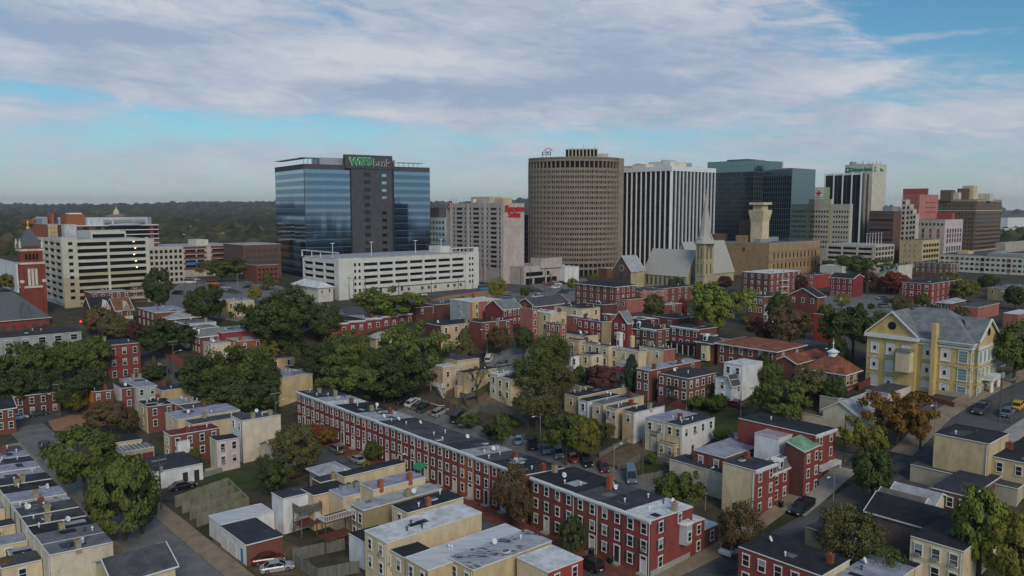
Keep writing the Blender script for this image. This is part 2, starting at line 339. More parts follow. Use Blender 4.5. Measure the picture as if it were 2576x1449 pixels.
def furn(kind):
    if kind in FURN: return FURN[kind]
    b = MB()
    if kind == 'chimney_brick' or kind == 'chimney_tan' or kind == 'chimney_orange':
        b.box(-.38, -.38, -.6, .38, .38, 1.25, 0); b.box(-.45, -.45, 1.25, .45, .45, 1.42, 0); b.cyl((-.15, 0, 1.42), (-.15, 0, 1.72), .12, .1, 8, 1); b.cyl((.17, 0, 1.42), (.17, 0, 1.65), .12, .1, 8, 1)
        o = b.build('chimney', [kind, 'chimney_orange'])
    elif kind == 'vent':
        b.cyl((0, 0, -.2), (0, 0, .55), .09, .09, 8); b.cyl((0, 0, .55), (0, 0, .75), .2, .14, 8); o = b.build('vent', 'metal_white')
    elif kind == 'vent_dark':
        b.cyl((0, 0, -.2), (0, 0, .6), .13, .13, 8); b.cyl((0, 0, .6), (0, 0, .72), .24, .2, 8); o = b.build('vent', 'metal_dark')
    elif kind == 'skylight':
        b.box(-.55, -.4, -.2, .55, .4, .22, 0); b.box(-.48, -.33, .22, .48, .33, .26, 1); o = b.build('skylight', ['trim', 'glass_mid'])
    elif kind == 'dish':
        b.cyl((0, 0, -.3), (0, 0, .5), .04, .04, 6, 1); c = Vector((0, -.1, .65)); d = Vector((.25, -.8, .45)).normalized(); u = d.orthogonal().normalized(); w = d.cross(u)
        rings = []
        for r, z in ((.0, -.1), (.2, -.07), (.36, 0.), (.46, .07)):
            rings.append([c+d*z+(u*math.cos(2*math.pi*k/12)+w*math.sin(2*math.pi*k/12))*max(r, .01) for k in range(12)])
        for a, e in zip(rings[:-1], rings[1:]):
            for k in range(12): b.face([a[k], a[(k+1) % 12], e[(k+1) % 12], e[k]], 0)
        b.cyl(c, c+d*.5-Vector((0, 0, .12)), .02, .02, 5, 1); o = b.build('satellite_dish', ['metal_white', 'metal_dark'])
    elif kind == 'ac':
        b.box(-.5, -.5, -.1, .5, .5, .85, 0); b.cyl((0, 0, .85), (0, 0, .95), .4, .4, 12, 1); o = b.build('air_conditioner', ['metal', 'metal_dark'])
    FURN[kind] = o.data; bpy.data.objects.remove(o); return FURN[kind]

LAB = {}
class Hs: pass
def solve(x, y, xl, xr, h, Y=None, yaw=YAW, la=None, lb=None):
    p = P(x, y, Y) if Y else G(x, y, h)
    cy, sy = math.cos(math.radians(yaw)), math.sin(math.radians(yaw))
    if la is None: la = lenpx(p, -sy, cy, xl)
    if lb is None: lb = lenpx(p, cy, sy, xr)
    base = zg(p.x, p.y) if p.y < 780 else 17.
    return p, p.z-base, la, lb, base
def house(label, x, y, xl, xr, h, wall, roof, w1=None, w2=None, name='row_house', cat='house', group=None, Y=None, yaw=YAW, la=None, lb=None,
          rt='flat', rise=2.2, wall2=None, trim='trim', sl=.25, sly=0., st=2.75, deco=True, cor=0, doors=None, wsz=(.85, 1.5), pane='glass', child=None, top=.7, fill=True,
          bands=None, shut=0, root=None, wfm='trim', over=.12, seed=None, chim=None, ov=0., seam=()):
    p, h, la, lb, base = solve(x, y, xl, xr, h, Y, yaw, la, lb)
    if la < 1 or lb < 1 or la > 160 or lb > 160: print('ODD', label[:40], round(la, 1), round(lb, 1), 'Y', round(p.y)); la = min(max(la, 3), 160); lb = min(max(lb, 3), 160)
    rng = random.Random(seed if seed is not None else label)
    o = thing(name, label, cat, (p.x, p.y, base), math.radians(yaw), group)
    R = Hs(); R.o, R.la, R.lb, R.h, R.p, R.base = o, la, lb, h, p, base
    g = .02
    zN, zL, zR, zF = h, h-sly, h-sl, h-sl-sly
    if rt != 'flat': zN = zL = zR = zF = h
    wm = ['wall_'+wall, 'wall_'+(wall2 or wall)]
    b = MB(); D = -3.
    q = [(g, g), (lb-g, g), (lb-g, la-g), (g, la-g)]
    b.prism([(a, c, D) for a, c in q], [(q[0][0], q[0][1], zN), (q[1][0], q[1][1], zR), (q[2][0], q[2][1], zF), (q[3][0], q[3][1], zL)], [1, 0, 0, 0] if wall2 else 0)
    if rt == 'gx': b.prism([(g, g, h), (g, la-g, h), (g, la/2, h+rise)], [(lb-g, g, h), (lb-g, la-g, h), (lb-g, la/2, h+rise)], 0)
    if rt == 'gy': b.prism([(g, g, h), (lb-g, g, h), (lb/2, g, h+rise)], [(g, la-g, h), (lb-g, la-g, h), (lb/2, la-g, h+rise)], 1 if wall2 else 0)
    b.build('wall', wm, o)
    rb = MB(); tb = MB(); t = .16; e = over; rm = 'roof_'+roof; zt = lambda X, Y_: h
    if rt == 'flat':
        def zt(X, Y_): return h-sl*X/lb-sly*Y_/la
        c = [(-e, -e), (lb+e*.3, -e), (lb+e*.3, la+e*.3), (-e, la+e*.3)]
        if fill: c = [(-.02, -.02), (lb, -.02), (lb, la), (-.02, la)]
        rb.prism([(X, Y_, zt(X, Y_)-.02) for X, Y_ in c], [(X, Y_, zt(X, Y_)+t) for X, Y_ in c])
        cc = [(-.05, -.05), (lb-.05, -.05), (lb-.05, la-.05), (-.05, la-.05)]
        for i in range(4):
            a, d = cc[i], cc[(i+1) % 4]; front = (cor == 1 and i == 3) or (cor == 2 and i == 0)
            if i in (1, 2) or i in seam:
                rb.beam((a[0], a[1], zt(*a)+t), (d[0], d[1], zt(*d)+t), .14, .1 if i % 2 else .114); continue
            hh = .13 if i % 2 else .144
            tb.beam((a[0], a[1], zt(*a)+t-.02), (d[0], d[1], zt(*d)+t-.02), .12, hh)
            if front:
                n = (-.2, 0) if i == 3 else (0, -.2)
                tb.beam((a[0]+n[0], a[1]+n[1], zt(*a)+.02), (d[0]+n[0], d[1]+n[1], zt(*d)+.02), .42, .3); tb.beam((a[0]+n[0]*.4, a[1]+n[1]*.4, zt(*a)-.28), (d[0]+n[0]*.4, d[1]+n[1]*.4, zt(*d)-.28), .2, .3)
    elif rt in ('gx', 'gy'):
        f = .35; k = rise/(la/2 if rt == 'gx' else lb/2)
        if rt == 'gx':
            for s in (0, 1):
                Y0 = -f if s == 0 else la+f
                a = [(-f, Y0, h-f*k), (lb+f, Y0, h-f*k), (lb+f, la/2, h+rise), (-f, la/2, h+rise)]
                rb.prism([(u, v, w+.02) for u, v, w in a], [(u, v, w+.18) for u, v, w in a])
                tb.beam((-f, Y0, h-f*k+.04), (lb+f, Y0, h-f*k+.04), .14, .24)
                for X in (-f, lb+f): tb.beam((X, Y0, h-f*k+.1), (X, la/2, h+rise+.1), .13, .26)
            zt = lambda X, Y_: h+rise*(1-abs(Y_-la/2)/(la/2))
        else:
            for s in (0, 1):
                X0 = -f if s == 0 else lb+f
                a = [(X0, -f, h-f*k), (X0, la+f, h-f*k), (lb/2, la+f, h+rise), (lb/2, -f, h+rise)]
                rb.prism([(u, v, w+.02) for u, v, w in a], [(u, v, w+.18) for u, v, w in a])
                tb.beam((X0, -f, h-f*k+.04), (X0, la+f, h-f*k+.04), .14, .24)
                for Y0 in (-f, la+f): tb.beam((X0, Y0, h-f*k+.1), (lb/2, Y0, h+rise+.1), .13, .26)
            zt = lambda X, Y_: h+rise*(1-abs(X-lb/2)/(lb/2))
    elif rt == 'hip':
        f = .5+ov; m_ = min(la, lb)/2
        a = [(-f, -f), (lb+f, -f), (lb+f, la+f), (-f, la+f)]
        if lb > la: r0, r1 = (m_, la/2), (lb-m_, la/2)
        else: r0, r1 = (lb/2, m_), (lb/2, la-m_)
        z0, z1 = h+.02, h+rise
        A = [(u, v, z0) for u, v in a]; r0 = (*r0, z1); r1 = (*r1, z1)
        if lb > la: F = [[A[0], A[1], r1, r0], [A[1], A[2], r1], [A[2], A[3], r0, r1], [A[3], A[0], r0]]
        else: F = [[A[0], A[1], r0], [A[1], A[2], r1, r0], [A[2], A[3], r1], [A[3], A[0], r0, r1]]
        for fc in F: rb.face(fc)
        rb.face([A[3], A[2], A[1], A[0]])
        for i in range(4): tb.beam((*a[i], h-.06), (*a[(i+1) % 4], h-.06), .16, .22 if i % 2 else .234)
        zt = lambda X, Y_: h+rise*.5
    elif rt == 'mansard':
        i_ = .75; A = [(-.25, -.25), (lb+.25, -.25), (lb+.25, la+.25), (-.25, la+.25)]; T = [(i_, i_), (lb-i_, i_), (lb-i_, la-i_), (i_, la-i_)]
        rb.prism([(u, v, h) for u, v in A], [(u, v, h+rise) for u, v in T])
        for i in range(4):
            tb.beam((*A[i], h-.06), (*A[(i+1) % 4], h-.06), .3, .3 if i % 2 else .316); tb.beam((*T[i], h+rise), (*T[(i+1) % 4], h+rise), .2, .16 if i % 2 else .176)
        zt = lambda X, Y_: h+rise
    rb.build('roof', rm, o)
    if trim: tb.build('trim', trim, o)
    R.zt = zt
    if p.y < 200 and rt == 'flat' and deco:
        d = MB(); d.cyl((-.09, .25, -1), (-.09, .25, h-.2), .055, .055, 6); d.build('downpipe', rng.choice(['trim', 'trim', 'metal_dark', 'trim_cream']), o)
    near = p.y < 215 if child is None else child
    def put(face, cols, rows, wsz=wsz, **k): windows(R, face, cols, rows, wsz, st, top, near, rng, pane=k.get('pane', pane), shut=k.get('shut', shut), doors=k.get('doors', doors if face == cor or not cor else None), fm=wfm,
                                                   lo=k.get('lo', 0.), hi=k.get('hi', 1.), y0=k.get('y0', 0.))
    R.put = put
    for face, w in ((1, w1), (2, w2)):
        if w:
            k = w[2] if len(w) > 2 else {}
            put(face, w[0], w[1], k.pop('wsz', wsz) if k else wsz, **k)
    if chim:
        for (u, v, kind) in chim: link(furn(kind), 'chimney', o, (u*lb, v*la, zt(u*lb, v*la)))
    if deco and rt == 'flat':
        def at(k, nm):
            u, v = rng.uniform(.12, .88)*lb, rng.uniform(.15, .85)*la; link(furn(k), nm, o, (u, v, zt(u, v)+.12), rng.uniform(-.5, .5) if k == 'dish' else 0)
        if chim is None and rng.random() < .5: link(furn(rng.choice(['chimney_brick', 'chimney_tan', 'chimney_tan', 'chimney_brick'])), 'chimney', o, (lb*rng.uniform(.3, .7), la*rng.choice([.1, .9]), zt(lb*.5, la*.5)))
        for _ in range(rng.choice([0, 1, 1, 2])):
            u, v = rng.uniform(.05, .6)*lb, rng.uniform(.05, .6)*la; du, dv = min(rng.uniform(1., 3.5), lb-u-.3), min(rng.uniform(.8, 2.6), la-v-.3)
            if du > .5 and dv > .5:
                pb = MB(); pb.prism([(a, c, zt(a, c)+t-.05) for a, c in ((u, v), (u+du, v), (u+du, v+dv), (u, v+dv))], [(a, c, zt(a, c)+t+.012) for a, c in ((u, v), (u+du, v), (u+du, v+dv), (u, v+dv))]); pb.build('roof_patch', rng.choice(['roof_dgrey', 'roof_blk', 'roof_grey', 'roof_navy'] if roof not in ('blk',) else ['roof_dgrey', 'roof_grey', 'roof_navy', 'roof_lgrey']), o)
        for _ in range(rng.choice([1, 2, 2, 3])): at(rng.choice(['vent', 'vent', 'vent_dark']), 'vent')
        if rng.random() < .35: at('dish', 'satellite_dish')
        if rng.random() < .2: at('skylight', 'skylight')
    return R
def windows(R, face, cols, rows, wsz, st, top, near, rng, pane='glass', shut=0, doors=None, fm='trim', lo=0., hi=1., y0=0.):
    o, L = R.o, (R.la if face == 1 else R.lb); w, hh = wsz
    sp = L*(hi-lo)/cols; w = min(w, sp*.62)
    for c in range(cols):
        s = L*lo+(c+.5)*sp
        for r in range(rows):
            z = R.h-top-hh-r*st-y0
            if z < -.2: continue
            dr = doors is not None and r == rows-1 and c in doors
            loc, rot = ((-y0*0, s, z), -math.pi/2) if face == 1 else ((s, 0, z), 0.)
            if dr:
                link(door_mesh(rng.choice(['door_white', 'door_dark', 'door_red', 'door_white']), 0), 'door', o, (loc[0], loc[1], max(z-1.0, .4)), rot); continue
            a, d = win_meshes(w, hh, .10, fm, pane if rng.random() < .8 else 'glass_mid', True, 1. if rng.random() < .3 else 0.)
            wn = link(a, 'window', o, loc, rot)
            link(d, 'pane', wn)
            if near and rng.random() < .1: link(AC[0], 'window_air_conditioner', o, (loc[0]-.18, s, z) if face == 1 else (s, loc[1]-.18, z), rot)
            if shut and rng.random() < shut:
                for sg in (-1, 1):
                    dx = sg*(w/2+.36)
                    link(shutter_mesh(hh), 'shutter', o, (loc[0], s+dx, z) if face == 1 else (s+dx, loc[1], z), rot)
def row(labels, x, y, xl, xr, h, n, walls, roofs, w1=None, sl=.8, cor=1, dz=None, skip=(), **k):
    """terrace running away-left from its near corner: n houses share the length to column xl"""
    p, h0, la, lb, base = solve(x, y, xl, xr, h)
    out = []
    for i in range(n):
        d = la/n*i; q = p+Vector((UA.x*d, UA.y*d, 0)); gb = zg(q.x, q.y)
        hh = p.z-gb+(dz[i] if dz else 0)
        if i in skip: out.append(None); continue
        R = Hs(); qq = Vector((q.x, q.y, gb+hh))
        out.append(house_at(labels[i], qq, hh, la/n, lb, walls[i % len(walls)], roofs[i % len(roofs)], w1=w1, sl=sl, cor=cor, seam=(0,) if i else (), **k))
    return out
def house_at(label, q, h, la, lb, *a, **k):
    global solve
    old = solve
    def fixed(*_a, **_k): return q, h, la, lb, zg(q.x, q.y)
    solve = fixed
    try: return house(label, 0, 0, 0, 0, h, *a, **k)
    finally: solve = old
def addbox(R, name, x0, y0, z0, x1, y1, z1, m, parent=None):
    b = MB(); b.box(x0, y0, z0, x1, y1, z1); return b.build(name, m, parent or R.o)

# ---- A. the streets and lots
aF = G(1322, 1197, 8.6).xy                    # front line of the long terrace
strip('street_left', line((562, 1449), UA, 45, 135), 0, 8.2, 'asphalt_old', .06)
strip('pavement_left', line((562, 1449), UA, 45, 60), -3.4, 0, 'sidewalk', .05, .13)
strip('pavement_left', line((562, 1449), UA, 45, 100), 8.2, 11., 'sidewalk', .05, .13)
strip('terrace_pavement', [aF-UA*46, aF+UA*70], .3, 4.6, 'brick_paving', .05, .13)
strip('terrace_street', [aF-UA*46, aF+UA*90], 4.6, 12., 'asphalt', .06)
strip('alley', line((1440, 1168), UA, 24, 62), -3.6, 3.8, 'asphalt_old', .06)
k0, k1, k2, k3 = (G(*v).xy for v in ((1713, 1449), (1815, 1400), (2394, 1051), (2532, 975)))
kd = (k3-k2).normalized(); kk = [k0-UB*30, k0, k1, k1.lerp(k2, .5), k2, k3, k3+kd*150]
strip('main_street', kk, -10.5, 0, 'asphalt', .068)
strip('main_pavement', [k0-UB*30, k0, k1, k1+UB*46], 0, 3.6, 'sidewalk', .05, .13)
strip('school_pavement', [k2-UB*20, k2, k3, k3+kd*60], 0, 4.2, 'sidewalk', .05, .13)
strip('far_pavement', kk, -14, -10.5, 'sidewalk_pale', .05, .13)
strip('back_lane', line((446, 958), UA, 30, 45), -3.5, 3.5, 'asphalt', .06)
strip('back_lane_pavement', line((446, 958), UA, 30, 45), -6, -3.5, 'brick_paving', .05, .13)
strip('side_street', line((2230, 1178), UA, -3, 60), -3.6, 3.6, 'asphalt', .06)
strip('corner_pavement', line((2100, 1215), UB, 14, 6), -1.4, 2.8, 'sidewalk_pale', .05, .14)
strip('cross_street', line((60, 1062), UB, 40, 34), -4.5, 4.5, 'asphalt', .075)
for nm, px, m, of in (('downtown_junction', [(380, 775), (462, 704), (640, 700), (770, 742), (870, 790), (760, 840), (540, 800)], 'asphalt_old', .06),
                  ('garage_street', [(800, 790), (1000, 745), (1410, 706), (1445, 716), (1060, 768), (900, 800)], 'asphalt', .05),
                  ('dirt_lot', [(1050, 768), (1115, 746), (1240, 728), (1290, 735), (1190, 765)], 'orange_dirt', .055),
                  ('parking_lot', [(1150, 780), (1290, 737), (1442, 734), (1450, 756), (1330, 790)], 'asphalt_old', .04),
                  ('hotel_lot', [(1330, 716), (1470, 700), (1500, 716), (1445, 740), (1370, 735)], 'asphalt_old', .06),
                  ('corner_lot', [(1205, 905), (1300, 872), (1370, 880), (1350, 930), (1255, 945)], 'asphalt_old', .06),
                  ('court_road', [(2030, 760), (2110, 738), (2420, 752), (2440, 772), (2300, 800), (2060, 795)], 'asphalt_old', .06),
                  ('school_lot', [(1985, 880), (2010, 835), (2130, 840), (2140, 880), (2060, 900)], 'asphalt', .06),
                  ('school_parking', [(2290, 1050), (2350, 1005), (2405, 1018), (2350, 1045)], 'asphalt', .045),
                  ('lawn', [(515, 1215), (545, 1185), (690, 1160), (650, 1230), (590, 1245)], 'lawn', .03),
                  ('lawn', [(1795, 1090), (1805, 1035), (1850, 1030), (1860, 1085)], 'lawn', .03),
                  ('yard', [(1490, 1160), (1600, 1110), (1690, 1125), (1640, 1190)], 'dirt', .03),
                  ('lawn', [(1600, 1200), (1625, 1150), (1690, 1165), (1660, 1212)], 'lawn', .05),
                  ('yard', [(1100, 990), (1200, 960), (1330, 1010), (1180, 1040)], 'dirt', .03),
                  ('dirt_corner', [(120, 1060), (175, 1045), (225, 1045), (200, 1085), (135, 1085)], 'orange_dirt', .06),
                  ('driveway', [(395, 1250), (440, 1215), (490, 1215), (430, 1265)], 'asphalt_dark', .04),
                  ('back_yard', [(500, 1370), (640, 1330), (760, 1380), (800, 1449), (560, 1449)], 'dirt', .03)):
    lot(nm, px, m, of+.04)

# ---- B. the long red terrace and the red corner terrace in front of it
N_ = 18
ordn = ['nearest', 'second', 'third', 'fourth', 'fifth', 'sixth', 'seventh', 'eighth', 'ninth', 'tenth', 'eleventh', 'twelfth', 'thirteenth', 'fourteenth', 'fifteenth', 'sixteenth', 'seventeenth', 'farthest']
lroof = ['blk', 'blk', 'dgrey', 'lgrey', 'navy', 'dmott', 'dmott', 'dgrey', 'dmott', 'navy', 'lgrey', 'lgrey', 'blk', 'blk', 'white', 'lgrey', 'navy', 'navy']
rn = dict(blk='black', dgrey='dark grey', lgrey='pale grey', navy='slate blue', dmott='streaked dark', white='white', wstreak='streaked white', mott='blotchy', lilac='lilac grey', grey='grey', rust='rust red')
LT = row([f'red three-storey house with {rn[lroof[i]]} roof, {ordn[i]} of the long terrace from its near end' for i in range(N_)],
    1322, 1197, 746, 1419, 8.6, N_, ['brick', 'red', 'red', 'orange', 'red', 'brick', 'red', 'red', 'brick', 'red', 'red', 'crimson', 'red', 'crimson', 'red', 'red', 'brick', 'red'], lroof, w1=(2, 3), sl=.9, doors=(0,),
    group='houses of the long red terrace', dz=[0, .05, 0, .1, .12, .1, 0, .05, .1, 0, .12, 0, .05, .1, 0, .1, .12, .14])
fr = ['white', 'navy', 'dgrey', 'blk', 'blk']
fn = ['white roofed', 'blue grey roofed', 'brick chimneyed', 'black roofed', 'black roofed far end']
FT = row([f'red brick {fn[i]} house with white lintels, {["corner house", "second", "middle", "fourth", "last"][i]} of the near red terrace' for i in range(5)], 1638, 1312, 1335.5, 1743, 8.9, 5,
    ['red', 'red', 'brick', 'red', 'brick'], fr, sl=.6, doors=(0,), group='houses of the near red terrace', dz=[0, .02, -.05, 0, .03], shut=.45, w1=(2, 3, dict(wsz=(.95, 1.6))), chim=None)
c = FT[0]; c.put(2, 1, 3, (.9, 1.6), lo=.1, hi=.35); c.put(2, 1, 1, (.8, 1.4), lo=.55, hi=.8)
def bay(R, face, s, z0, z1, w=1.9, d=.9, m='wall_dgreyw', roof='roof_white', nm='bay_window', cols=1):
    """three-sided bay with panes; s = distance along the face"""
    pts = [(-w/2, 0), (-w/2+.35, -d), (w/2-.35, -d), (w/2, 0)]
    rot = -math.pi/2 if face == 1 else 0; loc = (0, s, 0) if face == 1 else (s, 0, 0)
    b = MB(); b.prism([(a, c, z0) for a, c in pts], [(a, c, z1) for a, c in pts]); o = b.build(nm, m, R.o, loc, rot)
    r = MB(); e = [(a*1.12, c*1.15+.0) for a, c in pts]; r.prism([(a, c, z1) for a, c in e], [(a*.9, c*.8, z1+.45) for a, c in e]); r.build('bay_roof', roof, o)
    a, dd = win_meshes(min(.8, w*.4), 1.4, .12)
    zz = z0+.6
    while zz+1.4 < z1+.05:
        wn = link(a, 'bay_pane', o, (0, -d, zz)); link(dd, 'pane', wn) if False else None
        me = MB(); me.box(-min(.8, w*.4)/2, -d-.05, zz, min(.8, w*.4)/2, -d-.01, zz+1.4); me.build('pane', 'glass', o)
        zz += 2.6
bay(c, 2, c.lb*.78, 3.2, 6.4, 2.2, 1.1, 'wall_grey')
addbox(c, 'base_course', -.03, -.06, -2, c.lb*.95, -.005, 1.1, 'sidewalk_pale')
for i, hh, w_, rf in ((0, 5.6, 3.4, 'white'), (1, 3.4, 4.2, 'white')):
    q = c.p+UB.to_3d()*(c.lb+.05+(0 if i == 0 else 3.45)); gb = zg(q.x, q.y)
    r = house_at(['two-storey brick rear wing with white roof behind the red corner house', 'low brick kitchen wing with white roof at the back of the red corner house'][i], Vector((q.x, q.y, gb+hh)), hh, c.la, w_, 'red' if i == 0 else 'brick', rf, w2=(1, 2 if i == 0 else 1), name='rear_wing', cat='house wing', deco=False, cor=0)

# ---- C. table of houses: label, near roof corner (x, y), far-left column, far-right column, height, wall, roof, windows on the two faces
T = []
def h(*a, **k): T.append((a, k))
# left middle ground
h('long sage green building with dark roof and white cornice above the street trees', -45, 857, -200, 205, 8, 'sage', 'navy', None, (6, 2, dict(wsz=(1.9, 1.7))), la=15, name='terrace_building', cat='building')
h('tall red brick house with white eaves and arched windows among the trees', 243, 873, 200, 352, 11, 'red', 'navy', None, (4, 3, dict(wsz=(1., 1.7))), la=11, st=3.4, top=1.2)
h('brown tiled half-timbered house with cream gable beside the church', 291, 781, 280, 334, 7, 'brick', 'brown', None, (2, 2), rt='gx', rise=3.6, la=10, name='timbered_house')
h('dark slated half-timbered house with white gable beside the church', 230, 779, 215, 289, 7, 'dbrick', 'blk', None, (3, 2), rt='gx', rise=3.6, la=10, name='timbered_house')
h('brown brick house with white windows below the left parking garage', 327, 713, 295, 374, 8, 'dbrick', 'lgrey', (1, 1), (2, 2), wall2='brownb', la=9)
h('long brick row with pale blue roof in front of the left parking garage', 228, 738, 200, 327, 6, 'brick', 'lilac', None, (5, 1), la=10, name='terrace_building')
h('brick house with lilac roof and white parapet, uphill end of the left terrace', 389, 788, 345, 482, 8, 'brick', 'lilac', (4, 2), None, group='left uphill terrace')
h('brick house with pale hipped roof in the left terrace', 428, 803, 394, 502, 7, 'brick', 'lgrey', (2, 2), None, rt='hip', rise=1.6, group='left uphill terrace')
h('pale house with grey flat roof and bracketed cornice in the left terrace', 466, 816, 440, 544, 8, 'lgreyw', 'grey', (3, 2), None, cor=1, group='left uphill terrace')
h('brick house with slate mansard and white dormers in the left terrace', 504, 848, 472, 560, 6.4, 'brick', 'slate', (4, 2), (1, 2), rt='mansard', rise=2.6, group='left uphill terrace')
h('red walled house with lilac roof behind the dense street trees', 557, 838, 520, 675, 7, 'red', 'lilac', (2, 2), None)
h('orange stuccoed house with chimney near the yellowing tree', 599, 860, 560, 697, 6.5, 'orange', 'lgrey', (2, 2), (3, 1), chim=[(.1, .1, 'chimney_orange')])
h('plain brick block with black roof and rear fire stair', 687, 841, 640, 745, 7, 'brick', 'blk', None, None)
h('yellow house with pale roof behind the round dark tree', 572, 760, 540, 640, 6, 'yellow', 'lgrey', None, (4, 2), la=9)
h('cream and tan house with slate blue roof and two brick chimneys', 676, 906, 640, 742, 6.5, 'cream', 'navy', None, (2, 2), wall2='peach', la=9, chim=[(.2, .8, 'chimney_brick'), (.5, .6, 'chimney_brick')])
h('tall blank tan house with lilac roof beside the long terrace', 700, 952, 660, 786, 8, 'tan', 'lilac', None, None)
# lower left cluster
h('brick house with black roof and orange tarpaulin on its side', 234, 987, 211, 284, 6.6, 'orange', 'blk', None, (2, 1), wall2='brick')
h('brick house with black roof and white bay next to the orange tarpaulin house', 306, 978, 285, 341, 6.6, 'white', 'blk', None, (1, 2), wall2='brick')
h('grey house with lilac roof and rear balcony', 342, 976, 300, 396, 6.6, 'grey', 'lilac', None, (2, 2), chim=[(.6, .9, 'chimney_tan'), (.9, .9, 'chimney_tan')])
h('tan house with low slate blue roof beside the grey house', 407, 984, 385, 480, 6, 'tan', 'navy', None, None)
h('brick house with black roof, cream end wall and white downpipe', 371, 1025, 346, 442, 6.6, 'cream', 'blk', (1, 2), (2, 2), wall2='brick')
h('red walled house with peaked lilac roof behind the downpipe house', 444, 1020, 420, 517, 6.6, 'red', 'lilac', None, None)
h('house with dark grey sloping roof in the left back rows', 472, 1034, 450, 566, 6.4, 'brick', 'dgrey', None, None)
h('cream house with long lilac roof in the left back rows', 447, 1057, 415, 604, 6.6, 'cream', 'lilac', (1, 2), (1, 1))
h('house with blotchy dark roof in the left back rows', 484, 1070, 465, 630, 6.2, 'cream', 'dmott', None, None)
h('brick house with maroon roof and white boxed-out upper bay', 430, 1098, 411, 552, 6.6, 'cream', 'maroon', (1, 2), (4, 2), wall2='brick', trim='trim')
h('tall cream end house with two chimneys and blank side wall', 609, 1060, 580, 706, 9.4, 'white', 'dmott', (2, 1), None, wall2='stucco', chim=[(.3, .08, 'chimney_tan'), (.75, .08, 'chimney_tan')])
h('pale pink rear wing with black roof and four windows', 545, 1111, 527, 602, 6.8, 'stucco', 'blk', None, (2, 2), wall2='pinkw', deco=False)
h('low cream house with dark hipped roof among trees near the tall cream end house', 694, 1136, 655, 745, 4.6, 'stucco', 'brown', None, (2, 1), rt='gx', rise=1.6, deco=False)
h('shed with ribbed grey metal roof and open dark bays', 301, 1140, 285, 388, 3.3, 'concrete', 'lgrey', None, None, name='garage', cat='garage', deco=False)
h('low garage with black parapet roof behind the ribbed shed', 283, 1117, 262, 358, 3.3, 'cream', 'blk', None, None, name='garage', cat='garage', deco=False)
h('white garage with slate blue roof and two dark doors', 389, 1190, 345, 510, 3.5, 'white', 'navy', (1, 1), None, name='garage', cat='garage', deco=False)
h('shabby white garage with ivy and worn pale roof', 556, 1322, 525, 690, 3.4, 'white', 'wstreak', None, None, name='garage', cat='garage', deco=False)
h('garage with slate blue roof, white doors and brick side', 619, 1374, 554, 712, 3.3, 'white', 'navy', None, None, wall2='brick', name='garage', cat='garage', deco=False)
h('brick house at the left picture edge with dark gabled roof', -40, 1036, -60, 38, 6.4, 'brick', 'blk', None, (3, 2), rt='gx', rise=1.6, la=8)
h('brick house with front porch behind the left street trees', 35, 1000, 10, 150, 6, 'dbrick', 'dgrey', None, (4, 2), la=8)
h('grey gabled house with white gutter at the bottom left corner', 288, 1468, 200, 441, 5.4, 'cream', 'dgrey', None, None, rt='gx', rise=1.8, la=9)
h('low cream wing with lilac roof and one window at the bottom left', 40, 1420, 0, 122, 3.6, 'cream', 'lilac', None, (2, 1), la=6)
# centre
h('cream hall with low white roof beside the white parking garage', 800, 724, 735, 838, 6, 'gcream', 'white', None, (2, 1), rt='hip', rise=2.2, name='hall', cat='hall')
h('black roofed shed row behind the long red brick row', 1046, 775, 1010, 1166, 5, 'dbrick', 'blk', None, (4, 1), la=9, name='shed', cat='shed')
h('cream cottage with hipped beige roof between the big trees', 946, 850, 930, 985, 5, 'cream', 'lgrey', None, None, rt='hip', rise=1.5)
h('yellow house with black roof and four upper windows by the grey car park', 1109, 821, 1066, 1208, 8, 'dbrick', 'blk', None, (4, 2), wall2='peach')
h('brown brick house with black roof next to the yellow house', 1211, 813, 1180, 1290, 8, 'brick', 'blk', None, (3, 2))
h('tan rear house with white roof front by the grey car park', 1114, 925, 1093, 1203, 7, 'tan', 'white', (2, 2), (1, 2), deco=False)
h('yellow rear house with black roof by the bare tree', 1114, 930.5, 1095, 1162, 6.6, 'peach', 'blk', None, (2, 2), la=8)
h('tan rear house with grey and black roof right of the bare tree', 1167, 940, 1150, 1250, 6.6, 'tan', 'blk', None, (2, 2))
h('yellow lean-to with grey roof under the bare tree', 1151, 974, 1143, 1182, 3.2, 'peach', 'lgrey', None, (1, 1), deco=False, name='lean_to', cat='shed')
h('cream rear house with balconies and lilac roof facing the alley', 1285, 957, 1250, 1335, 7, 'cream', 'lilac', (2, 2), (1, 2))
h('cream rear house with white roof beside the balcony house', 1252, 945, 1232, 1300, 6.8, 'stucco', 'white', (1, 2), None)
h('red gothic pair with dark slate gables and white windows', 1265, 779, 1250, 1312, 7, 'crimson', 'slate', None, (4, 2), rt='gx', rise=2.6, la=9)
h('tall salmon brick house with blank side by the gothic pair', 1339, 779, 1308, 1353, 9.5, 'salmon', 'grey', None, (1, 3), trim='trim_cream')
h('salmon rear wing with terrace behind the tall blank house', 1409, 816, 1374, 1426, 6, 'salmon', 'grey', (3, 2), (1, 2), trim='trim_cream')
h('white roofed cream house in the middle rows', 1385, 790, 1330, 1425, 8, 'cream', 'white', (2, 2), None)
h('cream house with black roof and two rear windows in the middle rows', 1465, 778, 1394, 1510, 6.6, 'cream', 'blk', (2, 2), (2, 1))
h('dark red brick house with black roof and white rake trim', 1515, 768, 1467, 1552, 6.6, 'dbrick', 'blk', (2, 2), None)
h('brown roofed brick row with small peaked gables', 1345, 771, 1320, 1432, 5.4, 'brick', 'dgrey', None, None, rt='gx', rise=2.4, la=9, name='gabled_row')
h('crimson house with black roof and tan side wall', 1514, 811, 1452, 1538, 8.5, 'crimson', 'blk', (4, 3), None, wall2='olive', group='brick houses of the middle terrace')
